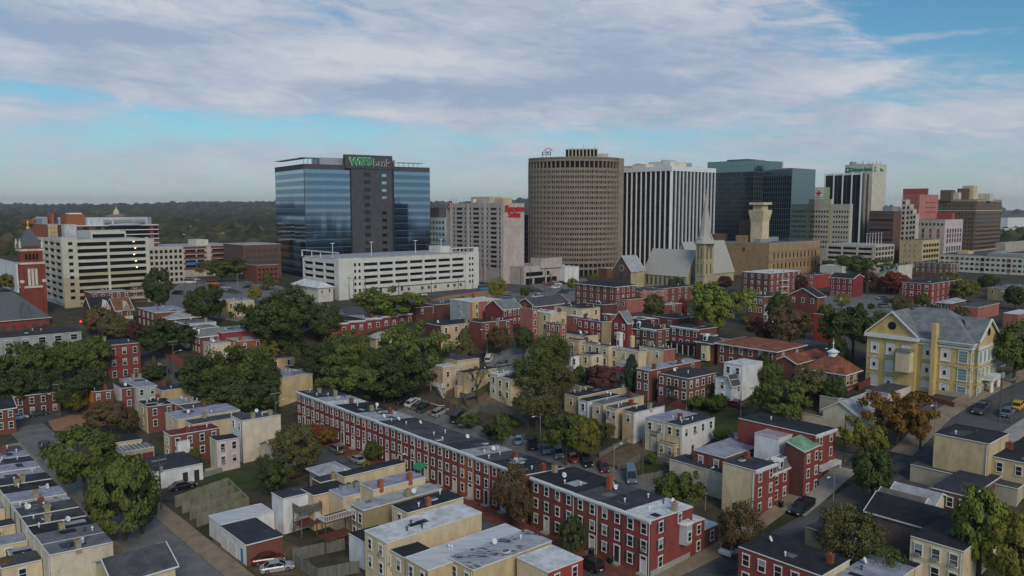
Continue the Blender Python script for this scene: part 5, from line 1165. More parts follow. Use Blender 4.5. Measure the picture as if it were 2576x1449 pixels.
R = tower('stepped pink and beige office building with red framed windows', 2378, 553, 2296, 2423, 540, 'beige', 'grey', 'pink_office', 'building', wall2='pinkw')
H = R.h
for z0, z1, rows in ((H-16, H-6, 3), (H-30, H-18, 3)):
    facade(R, 2, R.lb*.08, R.lb*.94, z0, z1, 6, rows, 1.3, .5, 'wall_pinkw', 'glass_mid', .3); facade(R, 1, R.la*.08, R.la*.78, z0, z1, 3, rows, 3.2, .5, 'wall_beige', 'glass', .25)
for px in (2317, 2339, 2361): addbox(R, 'red_panel', -.1, S(R, 1, px)-1.6, H-16, -.03, S(R, 1, px)+1.6, H-6, 'wall_pinkd')
for i in range(7): pane(R, 1, R.la*(.08+.12*i), H-4, 1.2, 1.6)
V = vol(R, 'pink_slab', 2314, 489, 2272, 2361, 556, 'wall_pinkb'); 
b = MB()
for i in range(1, 12): b.box(-.12, V.la*i/12-.12, 0, 0, V.la*i/12+.12, V.h)
b.build('ribs', 'wall_pinkd', V.o)
V2 = vol(R, 'pink_top', 2334, 474, 2272, 2336, 566, 'wall_pinkd')
facade(V, 2, V.lb*.3, V.lb*.9, V.h-14, V.h-4, 8, 3, .4, 2.4, 'wall_pinkb', 'wall_pinkd', .05, frame=False)
st = [(2280, 502), (2290, 514), (2297, 526), (2304, 538)]      # stepped beige front
V4 = Hs(); b = MB(); xs = [2269]+[a for a, _ in st]
for i, (px, yy) in enumerate(st):
    Vv = vol(R, 'stepped_front', px, yy, xs[i], px+6, 536-i, 'wall_beige', lb=6)
    for r in range(8): pane(Vv, 1, Vv.la*.5, Vv.h-3-r*3.4, 1.4, 1.7)
V3 = vol(R, 'front_wing', 2321, 605, 2264, 2365, 505, 'wall_tan')
facade(V3, 2, V3.lb*.05, V3.lb*.95, V3.h-3-4*3.2, V3.h-1.6, 6, 4, 1., 1.7, 'wall_tan', 'glass_night', .1, frame=False); facade(V3, 1, V3.la*.2, V3.la*.9, V3.h-3-4*3.2, V3.h-1.6, 3, 4, 3., 1.7, 'wall_tan', 'glass_night', .1, frame=False)
vol(R, 'red_penthouse', 2395, 536, 2370, 2401, 552, 'wall_pinkd', z0=H-1, la=10, lb=6); finish(R)

R = tower('massive dark brown hotel block with pale cornice and roof towers', 2457, 502, 2352, 2521, 600, 'hotel', 'grey', 'hotel', 'hotel', trim='trim_cream')
H = R.h
facade(R, 2, .6, R.lb-.6, 6, H-3, 13, 11, 1.1, 1.9, 'wall_hotel', 'glass', .12, frame=False); facade(R, 1, 1, R.la-1, 6, H-3, 12, 11, 1.6, 1.9, 'wall_hotel', 'glass_night', .12, frame=False)
for z in (H-8.6, H-1.2, 5.5): b = MB(); b.box(-.35, -.35, z, R.lb, R.la, z+.55); b.build('cornice', 'trim_cream', R.o)
finish(R)
for n, x, y, xl, xr, m in (('roof_tower', 2450, 467, 2429, 2462, 'wall_cream'), ('roof_block', 2437, 474, 2416, 2440, 'wall_hotel'), ('roof_block', 2394, 478, 2363, 2400, 'wall_hotel'), ('roof_block', 2412, 484, 2382, 2418, 'wall_gcream'), ('roof_block', 2490, 487, 2466, 2500, 'wall_gcream'), ('roof_block', 2335, 503, 2249, 2350, 'wall_hotel')):
    vol(R, n, x, y, xl, xr, 612 if n != 'roof_block' or x > 2340 else 640, m, z0=H-1 if x > 2340 else None, la=8, lb=8)
R = tower('low concrete parking deck with tall lamp poles', 2199.5, 618, 2080, 2248, 440, 'beige', 'lgrey', 'parking_garage', 'garage')
facade(R, 1, .5, R.la-.5, R.h-9, R.h-.6, 3, 3, 1., 1.4, 'wall_beige', 'opening_shade', .6); facade(R, 2, .5, R.lb-.5, R.h-9, R.h-.6, 6, 3, .7, .9, 'wall_beige', 'opening_shade', .6); finish(R)  # deck gaps are dark panes coloured as interior shade
for i in range(6): b = MB(); x, y_ = R.lb*(.1+.15*i), R.la*.2; b.cyl((x, y_, R.h), (x, y_, R.h+6.4), .16, .1, 6); b.box(x-.7, y_-.2, R.h+6.4, x+.7, y_+.2, R.h+6.6); b.build('deck_lamp', 'metal_white', R.o)
R = tower('long beige apartment building with dark balcony recesses', 2660, 652, 2365, 2720, 440, 'gcream', 'dgrey', 'apartment_building', 'building')
H = R.h
for r in range(4):
    for i in range(22):
        if i in (3, 8, 13, 18): addbox(R, 'balcony_recess', -.12, R.la*(i+.15)/22, H-3-r*2.95, -.02, R.la*(i+.85)/22, H-1-r*2.95, ['wall_brick', 'opening_shade', 'wall_brick', 'opening_shade'][(i+r) % 4])
        else: pane(R, 1, R.la*(i+.5)/22, H-2.7-r*2.95, 1.7, 1.4, 'glass_mid' if (i*7+r*3) % 3 else 'glass')
finish(R); roofbox(R, 'roof_plant', .1, .3, .3, .6, 1.6, 'metal'); roofbox(R, 'roof_plant', .2, .8, .4, .9, 2., 'wall_yellow')

# brick bell tower and church at the left edge
R = house('brick church hall with steep slate roof at the left edge', -120, 818, -200, 124, 7, 'churchb', 'chslate', None, None, name='church', cat='church', la=18, rt='hip', rise=9., trim='trim_cream', deco=False)
for i in range(9): lancet(2, R.lb*(i+.5)/9, R.h-4.6, 1.3, 3.)
b = MB(); b.prism([(-1.8, -.4, 7.2), (1.8, -.4, 7.2), (0, .2, 12.6)], [(-1.6, 3, 10), (1.6, 3, 10), (0, 5.2, 12.6)]); b.build('roof_gable', 'roof_chslate', R.o, (R.lb-7, 0, 0))
R = tower('tall square brick bell tower with dark pyramid roof and gilded statue', 50, 621, 41, 106, 285, 'churchb', 'chslate', 'bell_tower', 'church tower', trim='trim_cream')
H = R.h; L = R.lb; R_ = R
b = MB(); e = .35
b.prism([(-e, -e, H+.2), (L+e, -e, H+.2), (L+e, R.la+e, H+.2), (-e, R.la+e, H+.2)], [(L*.42, R.la*.42, H+6.4), (L*.58, R.la*.42, H+6.4), (L*.58, R.la*.58, H+6.4), (L*.42, R.la*.58, H+6.4)]); b.build('spire_roof', 'roof_chslate', R.o)
for z, w in ((H-1.6, .3), (H-6.4, .25), (H-15, .3)): b = MB(); b.box(-w, -w, z, L+w, R.la+w, z+.7); b.build('string_course', 'wall_gcream', R.o)
for i in range(4): lancet(2, L*(.26+.16*i), H-4.8, .7, 2.4, 'opening_shade')
for i in range(3): addbox(R, 'tall_louver', L*(.34+.16*i)-.45, -.25, H-14.2, L*(.34+.16*i)+.35, 0, H-8., 'wall_gcream')
for x in (0, L): addbox(R, 'buttress', x-.55, -.5, -3, x+.55, .5, H-6.6, 'wall_churchb'); addbox(R, 'buttress_cap', x-.65, -.6, H-13, x+.65, .55, H-12, 'wall_gcream')
for x in (0, L):
    for y_ in (0, R.la): b = MB(); b.cyl((x, y_, H-.5), (x, y_, H+1.2), .5, .4, 8); b.cyl((x, y_, H+1.2), (x, y_, H+3.), .45, .03, 8); b.build('pinnacle', 'wall_gcream', R.o)
b = MB(); c = (L*.5, R.la*.5); z0 = H+6.4
b.cyl((*c, z0), (*c, z0+.7), .7, .55, 10); b.cyl((*c, z0+.7), (*c, z0+2.), .38, .45, 10); b.cyl((*c, z0+2.), (*c, z0+2.7), .45, .2, 10); b.cyl((*c, z0+2.7), (*c, z0+3.2), .2, .16, 10); b.cyl((c[0], c[1], z0+2.4), (c[0]+.8, c[1]-.2, z0+2.9), .12, .08, 6); b.cyl((c[0], c[1], z0+2.4), (c[0]-.6, c[1]-.3, z0+1.9), .12, .08, 6); b.build('gilded_statue', 'gold', R.o)

# yellow school
R = house('large yellow school with white cornice, pediments and boarded windows', 2444.5, 865, 2189, 2505, 12.2, 'yellow', 'slate', None, None, name='school', cat='school', rt='hip', rise=6.2, ov=.3, deco=False); H = R.h; R.yaw = YAW; R.panes = []
la, lb = R.la, R.lb
for z, w, hh in ((H-.7, .5, .7), (H-1.4, .25, .4)): b = MB(); b.box(-w, -w, z, lb+w, la+w, z+hh); b.build('cornice', 'trim', R.o)
b = MB(); b.box(-.15, -.15, -3, lb+.15, la+.15, 1.); b.build('plinth', 'wall_concrete', R.o)
# projecting left section with pediment over the F1 side, and another over the street front
s0, s1 = la*.5, la
addbox(R, 'pavilion', -1.2, s0, -3, .05, s1+.1, H-.05, 'wall_yellow'); b = MB(); b.box(-1.8, s0-.5, H-.75, .2, s1+.6, H+.1); b.build('pavilion_cornice', 'trim', R.o)
def pediment(face, a, c, hh, out, ins):
    m = (a+c)/2; T_ = (lambda s, d, z: (-d, s, z)) if face == 1 else (lambda s, d, z: (s, -d, z))
    b = MB(); b.prism([T_(a-.3, out, H), T_(c+.3, out, H), T_(m, out, H+hh-.12)], [T_(a-.3, -.5, H), T_(c+.3, -.5, H), T_(m, -.5, H+hh-.12)]); b.build('pediment_wall', 'wall_yellow', R.o)
    r = MB()
    for e in (a-.5, c+.5):
        q = [T_(e, out+.5, H+.1), T_(m, out+.5, H+hh), T_(m, -ins, H+hh), T_(e, -ins*.25, H+.1)]; r.prism(q, [(x, y, z+.3) for x, y, z in q])
    r.build('pediment_roof', 'roof_slate', R.o)
    t = MB()
    for e in (a-.5, c+.5): t.beam(T_(e, out+.45, H+.2), T_(m, out+.45, H+hh+.15), .3, .4)
    t.build('pediment_trim', 'trim', R.o)
    b = MB(); b.cyl(T_(m, out+.06, H+hh*.42), T_(m, out-.1, H+hh*.42), .95, .95, 18); b.build('round_window', 'glass', R.o)
pediment(1, s0, s1, 5.4, 1.2, lb*.5)
addbox(R, 'front_bay', lb*.12, -.9, -3, lb*.88, .05, H-.05, 'wall_yellow'); addbox(R, 'bay_panel', lb*.1, -1.1, H-4.8, lb*.9, -.85, H-.9, 'trim'); pediment(2, lb*.1, lb*.9, 4.6, .9, la*.2)
mat('window_teal', (.16, .26, .25), .3, .1, 2.)
def swin(face, s, z, w, hh, d, boarded, rng=random.Random(3)):
    b = MB(); f = .16
    b.box(-w/2-f, -.12, 0, -w/2, .02, hh); b.box(w/2, -.12, 0, w/2+f, .02, hh); b.box(-w/2-f, -.14, hh, w/2+f, .02, hh+.2); b.box(-w/2-f-.1, -.2, -.22, w/2+f+.1, .02, 0)
    o = b.build('window', 'trim', R.o, (-d, s, z) if face == 1 else (s, -d, z), -math.pi/2 if face == 1 else 0)
    g = MB(); g.box(-w/2, -.06, 0, w/2, .02, hh); g.build('board' if boarded else 'pane', 'boarded' if boarded else 'window_teal', o)
    if boarded and rng.random() < .7: g = MB(); g.box(-.3, -.09, hh*.28, .3, -.055, hh*.68); g.build('pane', 'glass', o)
    elif not boarded:
        g = MB()
        for k in range(1, 4): g.box(-w/2, -.085, hh*k/4-.035, w/2, -.055, hh*k/4+.035)
        g.build('glazing_bar', 'trim', o)
    l = MB(); l.box(-w/2-.45, -.16, hh+.22, w/2+.45, .02, hh+.5); l.build('lintel', 'wall_concrete', o)
for r in range(3):
    z = H-4.4-r*3.95
    for u, bd in ((.07, 0), (.235, 1), (.405, 1)): swin(1, la*u, z, 1.7, 2.5, 0, bd)
    for u in (.6, .76, .92):
        if r > 0 and u == .6: continue
        swin(1, la*u, z, 1.5, 2.3, 1.2, 1)
    for i in range(5): swin(2, lb*(.2+.15*i) if 0 else lb*(.16+.17*i), z, 1.25, 2.4, .9 if r else 1.1, 0)
    swin(2, lb*.05, z, 1., 2.4, 0, 0)
b = MB(); b.box(-3.4, la*.52, 4.4, -1.2, la*.66, 9.); b.build('stair_box', 'wall_cream', R.o); b = MB(); b.box(-3.6, la*.515, 9., -1.2, la*.665, 9.6); b.build('stair_box_roof', 'roof_slate', R.o)
b = MB(); b.box(-1.6, la*.31, -3, .2, la*.35, H+3.8); b.build('chimney', 'wall_yellow', R.o)
b = MB()
for u in (.36, .64): b.cyl((lb*u, -2.6, 0), (lb*u, -2.6, 3.6), .32, .28, 12); b.cyl((lb*(u+.04), -2.6, 0), (lb*(u+.04), -2.6, 3.6), .32, .28, 12)
b.box(lb*.32, -3.1, 3.6, lb*.72, -.9, 4.5); b.box(lb*.36, -2.6, -1, lb*.68, -.9, .3); b.build('portico', 'trim', R.o)
b = MB()
for k in range(5): b.box(lb*.42, -3.+.3*k-1.2, -1.4, lb*.6, -2.7+.3*k-1.2, -.8+.28*k)
b.build('entrance_steps', 'sidewalk_pale', R.o); addbox(R, 'door', lb*.47, -1., 0, lb*.56, -.92, 3., 'glass')
# chapel with rust roof and white cupola
R = house('square brick chapel with rust roof and white cupola bearing a cross', 2124, 942, 2030, 2159, 5, 'brick', 'rust', (5, 1), (2, 1, dict(wsz=(1.2, 2.))), name='chapel', cat='church', rt='hip', rise=3.8, ov=.3, deco=False)
for z in (1, 2, 3, 4.): b = MB(); b.box(-.06, -.06, z, R.lb+.06, R.la+.06, z+.12); b.build('stone_band', 'wall_tan', R.o)
b = MB(); m = min(R.la, R.lb)/2; c = (R.lb/2, R.la/2 if R.la < R.lb else R.la/2, R.h+3.8)
b.cyl((c[0], c[1], c[2]-.6), (c[0], c[1], c[2]+.5), 1.1, 1., 10); b.cyl((c[0], c[1], c[2]+.5), (c[0], c[1], c[2]+1.3), 1.5, .1, 10); b.box(c[0]-.07, c[1]-.07, c[2]+1.2, c[0]+.07, c[1]+.07, c[2]+3.4); b.box(c[0]-.65, c[1]-.06, c[2]+2.5, c[0]+.65, c[1]+.06, c[2]+2.65); b.build('cupola', 'metal_white', R.o)

# extras on small houses
def dormers(R, face, n, m='trim', z=None, w=1.2):
    L = R.la if face == 1 else R.lb
    for i in range(n):
        s = L*(i+.5)/n; b = MB(); z0 = (R.h+.5 if z is None else z)
        b.box(-w/2, -.15, z0, w/2, 1.6, z0+1.3, 0); b.prism([(-w/2-.15, -.25, z0+1.3), (w/2+.15, -.25, z0+1.3), (0, -.25, z0+1.85)], [(-w/2-.15, 1.7, z0+1.3), (w/2+.15, 1.7, z0+1.3), (0, 1.7, z0+1.85)], 0); b.box(-.35, -.2, z0+.15, .35, -.14, z0+1.15, 1)
        b.build('dormer', [m, 'glass'], R.o, (0, s, 0) if face == 1 else (s, 0, 0), -math.pi/2 if face == 1 else 0)
for s, f, n, m in (('slate mansard and white dormers', 1, 3, 'trim'), ('black mansard, white dormers', 1, 2, 'trim'), ('brown mansard and two small', 2, 2, 'trim'), ('dormer and tan bay', 1, 1, 'trim')): dormers(find(s), f, n, m)
bay(find('black mansard, white dormers'), 1, find('black mansard, white dormers').la*.68, .4, 3.4, 2.2, 1., 'wall_cream', 'wall_cream')
r = find('dormer and tan bay'); bay(r, 1, r.la*.42, .6, 4.9, 2.6, 1.1, 'wall_cream', 'roof_navy')
r = find('steep pointed gable'); bay(r, 1, r.la*.45, .6, 4.6, 2., 1., 'trim', 'roof_white')
for t_, mm in (('brown tiled half-timbered', 'trim_cream'), ('dark slated half-timbered', 'trim')):
    r = find(t_); b = MB(); x = r.lb*.62; w = r.lb*.24
    b.prism([(x-w, -.5, r.h-.4), (x+w, -.5, r.h-.4), (x, -.5, r.h+2.9)], [(x-w, 3, r.h-.4), (x+w, 3, r.h-.4), (x, 4.2, r.h+2.9)], 0)
    for k in range(-3, 4): b.box(x+k*w*.27-.08, -.58, r.h-.4, x+k*w*.27+.08, -.5, r.h+2.6*(1-abs(k)/4)-.3, 1)
    b.build('timbered_gable', [mm, 'door_dark'], r.o); addbox(r, 'timber_band', 0, -.12, r.h-3.6, r.lb, -.03, r.h-2.2, mm)
r = find('triple-decker')
for z in (.3, 3.1, 5.8)[1:]: bay(r, 2, r.lb*.14, z-.1, z+2.3, 2.2, .9, 'wall_yellow', 'wall_yellow', cols=1); bay(r, 2, r.lb*.6, z-.1, z+2.3, 2.6, .9, 'wall_yellow', 'wall_yellow')
for z in (0., 2.8, 5.5): addbox(r, 'balcony_floor', r.lb*.76, -1.8, z, r.lb+.1, 0, z+.22, 'trim'); addbox(r, 'balcony_rail', r.lb*.76, -1.8, z+.22, r.lb+.1, -1.7, z+1.1, 'trim')
for u in (.77, .99): addbox(r, 'balcony_post', r.lb*u-.1, -1.8, -1, r.lb*u+.1, -1.6, 8.4, 'trim')
r = find('columned porch'); b = MB(); b.box(-2.2, 0, 2.7, 0, r.la, 2.95, 1)
for i in range(6): b.box(-2.1, r.la*i/5-.1, -.5, -1.95, r.la*i/5+.1, 2.7, 0)
b.build('porch', ['trim', 'roof_blk'], r.o)
r = find('iron balconies and white roof')
for z in (1.5, 4.2, 6.9): addbox(r, 'balcony_floor', r.lb*.3, -1.4, z, r.lb*.52, 0, z+.15, 'trim'); addbox(r, 'balcony_rail', r.lb*.3, -1.4, z+.9, r.lb*.52, -1.33, z+1., 'trim')
for u in (.3, .52): addbox(r, 'balcony_post', r.lb*u-.06, -1.4, 0, r.lb*u+.06, -1.3, 9.8, 'trim')
r = find('iron fire escape'); b = MB()
for z in (2.6, 5.3): b.box(-1.2, r.la*.3, z, -.02, r.la*.62, z+.08); b.box(-1.2, r.la*.3, z+.9, -1.15, r.la*.62, z+.96)
b.beam((-.8, r.la*.35, 2.7), (-.8, r.la*.6, 5.3), .5, .08); b.beam((-.8, r.la*.6, .2), (-.8, r.la*.35, 2.6), .5, .08); b.build('fire_escape', 'metal_dark', r.o)
r = find('red window awnings')
for u in (.25, .72): b = MB(); b.prism([(-.02, r.la*u-.8, 4.1), (-.02, r.la*u+.8, 4.1), (-1.1, r.la*u+.8, 3.2), (-1.1, r.la*u-.8, 3.2)], [(-.02, r.la*u-.8, 4.16), (-.02, r.la*u+.8, 4.16), (-1.15, r.la*u+.8, 3.2), (-1.15, r.la*u-.8, 3.2)]); b.build('awning', 'awning_red', r.o)
r = LT[6]; b = MB(); b.prism([(-.02, 1.2, 3.3), (-.02, 4., 3.3), (-1.5, 4., 2.3), (-1.5, 1.2, 2.3)], [(-.02, 1.2, 3.38), (-.02, 4., 3.38), (-1.55, 4., 2.35), (-1.55, 1.2, 2.35)]); b.build('awning', 'awning_green', r.o)
r = find('red corner shop'); addbox(r, 'shop_awning', r.lb*.05, -1.3, 2.7, r.lb*1., -.02, 3.3, 'trim'); addbox(r, 'porch_post', r.lb-.2, -1.2, -1, r.lb, -1., 2.7, 'trim')
r = find('white boxed-out upper bay'); b = MB(); b.box(r.lb*.1, -1., 2.4, r.lb*.34, 0, 5.2); b.build('boxed_bay', 'wall_white', r.o)
r = find('orange tarpaulin on its side'); b = MB(); b.box(-.09, .3, 3.6, -.03, r.la-.2, 6.5); mat('tarp_orange', (.75, .28, .02), .6, .2, 1.); mat('tarp_blue', (.03, .22, .42), .6, .2, 1.); b.build('tarpaulin', 'tarp_orange', r.o); addbox(r, 'blue_tarpaulin', .2, r.la*.7, r.h+.16, r.lb*.5, r.la*.92, r.h+.24, 'tarp_blue')
r = find('wings') if 0 else find('lilac roof and three air conditioners')
for u in (.35, .55, .8): link(furn('ac'), 'air_conditioner', r.o, (r.lb*u, r.la*.7, r.h+.1), 0)
r = find('red corner terrace') if 0 else FT[2]; link(furn('chimney_orange'), 'chimney', r.o, (r.lb*.6, r.la*.6, r.h), 0).scale = (1.1, 1.1, 1.5)
r = find('white doors and brick side')
for u, m in ((.16, 'banner_blue'), (.5, 'boarded'), (.82, 'boarded')): addbox(r, 'garage_door', -.08, r.la*u-(.35 if m[0] == 'b' and m[1] == 'a' else 1.3), 0, -.01, r.la*u+(.35 if m[1] == 'a' else 1.3), 2.4, m)
r = find('slate blue roof and two dark doors')
for u in (.62, .86): addbox(r, 'door', r.lb*u-.5, -.08, 0, r.lb*u+.5, -.01, 2.3, 'door_dark')
r = find('open dark bays'); addbox(r, 'open_bay', .6, -.07, 0, r.lb*.6, -.01, 2.3, 'opening_shade'); addbox(r, 'garage_door', r.lb*.64, -.07, 0, r.lb-.3, -.01, 2.3, 'door_red')
for k in range(8): addbox(r, 'roof_rib', r.lb*(k+.5)/8-.07, .1, r.h+.1, r.lb*(k+.5)/8+.07, r.la-.1, r.h+.3, 'roof_grey')
r = find('long sage green building')
# ------------------------------------------------------------------ E. long red brick row running along the other street direction
p, h_, la_, lb_, _ = solve(831.5, 813, 800, 1151, 7, la=11.)
rr = ['blk', 'blk', 'lilac', 'grey', 'blk', 'grey', 'blk', 'blk']
for i in range(8):
    q = p+UB.to_3d()*(lb_/8*i); gb = zg(q.x, q.y); hh = p.z-gb+.18*i-.3
    R = house_at(f'red brick unit with {rn.get(rr[i], rr[i])} roof, {ordn[i]} from the left in the long brick row', Vector((q.x, q.y, gb+hh)), hh, 11., lb_/8-.03, 'red', rr[i], w2=(2, 2, dict(wsz=(.95, 1.4))), name='row_unit', group='units of the long red brick row', top=1.6, deco=i % 2 == 0, cor=2)

# ------------------------------------------------------------------ F. trees
def leafmat(n, c, alt): return mat('leaf_'+n, c, .9, .35, .9, dark=alt, dsc=.45, damt=.55, obj=.22)
leafmat('dark', (0.062, 0.081, 0.025), (0.101, 0.120, 0.032)); leafmat('mid', (0.104, 0.127, 0.029), (0.145, 0.162, 0.038)); leafmat('bright', (0.164, 0.190, 0.032), (0.211, 0.244, 0.046))
leafmat('yel', (0.199, 0.191, 0.033), (0.292, 0.227, 0.036)); leafmat('olive', (0.118, 0.114, 0.041), (0.170, 0.138, 0.052)); leafmat('brown', (0.140, 0.094, 0.044), (0.106, 0.106, 0.038))
leafmat('orange', (0.24, 0.13, 0.026), (0.16, 0.14, 0.03)); leafmat('red', (0.206, 0.041, 0.029), (0.145, 0.049, 0.032)); leafmat('maroon', (0.111, 0.044, 0.038), (0.089, 0.076, 0.036)); leafmat('conifer', (0.050, 0.079, 0.044), (0.078, 0.103, 0.042))
def crown_mesh(seed, kind):
    r = np.random.default_rng(seed); V = []
    nc = dict(round=96, tall=92, multi=108, cone=100, sparse=64, column=90)[kind]
    C = []
    lob = [(r.normal(0, .38), r.normal(0, .38), r.uniform(.35, .7), r.uniform(.42, .62)) for _ in range(6)]
    while len(C) < nc:
        d = r.normal(size=3); d /= np.linalg.norm(d); k = r.uniform(.45, 1)**.5
        if kind == 'cone' or kind == 'column':
            z = r.uniform(0, 1); rad = (1-z)**.8*.95+.06 if kind == 'cone' else .9*math.sin(math.pi*min(1, .12+z*.86))**.6
            a = r.uniform(0, 6.283); rr_ = rad*r.uniform(.55, 1); C.append((rr_*math.cos(a), rr_*math.sin(a), z, math.cos(a), math.sin(a), .3))
        elif kind == 'multi':
            l = lob[r.integers(6)]; C.append((l[0]+d[0]*l[3]*k, l[1]+d[1]*l[3]*k, min(1, max(.02, l[2]+d[2]*l[3]*.62*k)), *d))
        else:
            p_ = np.array([d[0]*.88*k, d[1]*.88*k, .5+d[2]*.5*k]); 
            if p_[2] < .12 and r.random() < .6: continue
            C.append((*p_, *d))
    nl = 125 if kind != 'sparse' else 105
    for c in C:
        n = nl; cr = r.uniform(.075, .22) if kind not in ('sparse',) else r.uniform(.14, .3)
        o = r.normal(size=(n, 3)); o /= np.linalg.norm(o, axis=1)[:, None]; o *= (r.uniform(.1, 1.35, n)**.6)[:, None]*cr; o[:, 2] *= .55
        ctr = np.array(c[:3])+o; nrm = np.array(c[3:])*.6+o/cr*.8+r.normal(size=(n, 3))*.45+np.array([0, 0, .3]); nrm /= np.linalg.norm(nrm, axis=1)[:, None]
        u = np.cross(nrm, r.normal(size=(n, 3))); u /= np.linalg.norm(u, axis=1)[:, None]; w = np.cross(nrm, u)
        s = r.uniform(.017, .036, n)[:, None]*(1.0 if kind != 'sparse' else .85); s2 = s*r.uniform(.6, 1, n)[:, None]
        u *= s; w *= s2; u[:, 2] *= .8; w[:, 2] *= .8
        V.append(np.stack([ctr-u-w, ctr+u-w, ctr+u+w, ctr-u+w], 1))
    V = np.concatenate(V).reshape(-1, 3).astype(np.float32); V[:, 2] = np.maximum(V[:, 2], -.05); n = len(V)//4
    me = bpy.data.meshes.new('crown'); me.vertices.add(len(V)); me.vertices.foreach_set('co', V.ravel()); me.loops.add(4*n); me.loops.foreach_set('vertex_index', np.arange(4*n, dtype=np.int32))
    me.polygons.add(n); me.polygons.foreach_set('loop_start', np.arange(0, 4*n, 4, dtype=np.int32)); me.update(calc_edges=True); me.materials.append(MATS['leaf_mid']); return me
CR = {k: [crown_mesh(11*i+len(k), k) for i in range(n)] for k, n in dict(round=3, tall=2, multi=4, cone=1, sparse=3, column=1).items()}
def trunk_mesh(seed, bare=False):
    r = random.Random(seed); b = MB(); b.cyl((0, 0, -.05), (.01, 0, .42), .028, .018, 7)
    def br(p, d, L, rad, n):
        q = p+d*L; b.cyl(p, q, rad, rad*.6, 5, cap=False)
        if n:
            for _ in range(3 if bare else 2):
                dd = (d+Vector((r.uniform(-.7, .7), r.uniform(-.7, .7), r.uniform(-.05, .5)))).normalized(); br(q, dd, L*.68, rad*.6, n-1)
    for k in range(5):
        a = k*1.26+r.uniform(-.3, .3); br(Vector((.01, 0, r.uniform(.28, .42))), Vector((math.cos(a)*.55, math.sin(a)*.55, 1)).normalized(), .2, .012, 4 if bare else 2)
    o = b.build('trunk', 'bark'); me = o.data; bpy.data.objects.remove(o); return me
TR = [trunk_mesh(i) for i in range(3)]; BARE = trunk_mesh(9, True)
rt_ = random.Random(77)
def tree(label, x, ytop, w, H_, kind, col, low=.22, name='tree', group=None):
    p = G(x, ytop, H_); rad = w*.5*(p.y*CP)/FPX
    o = thing(name, label, 'tree', (p.x, p.y, p.z-H_), rt_.uniform(0, 6.28), group)
    if kind == 'bare':
        t = link(BARE, 'trunk', o); t.scale = (H_*1.1, H_*1.1, H_); return o
    t = link(rt_.choice(TR), 'trunk', o); t.scale = (H_, H_, H_*.95)
    c = link(rt_.choice(CR[kind]), 'crown', o, (0, 0, H_*low)); c.scale = (rad, rad*rt_.uniform(.9, 1.1), H_*(1-low))
    c.material_slots[0].link = 'OBJECT'; c.material_slots[0].material = MATS['leaf_'+col]; return o
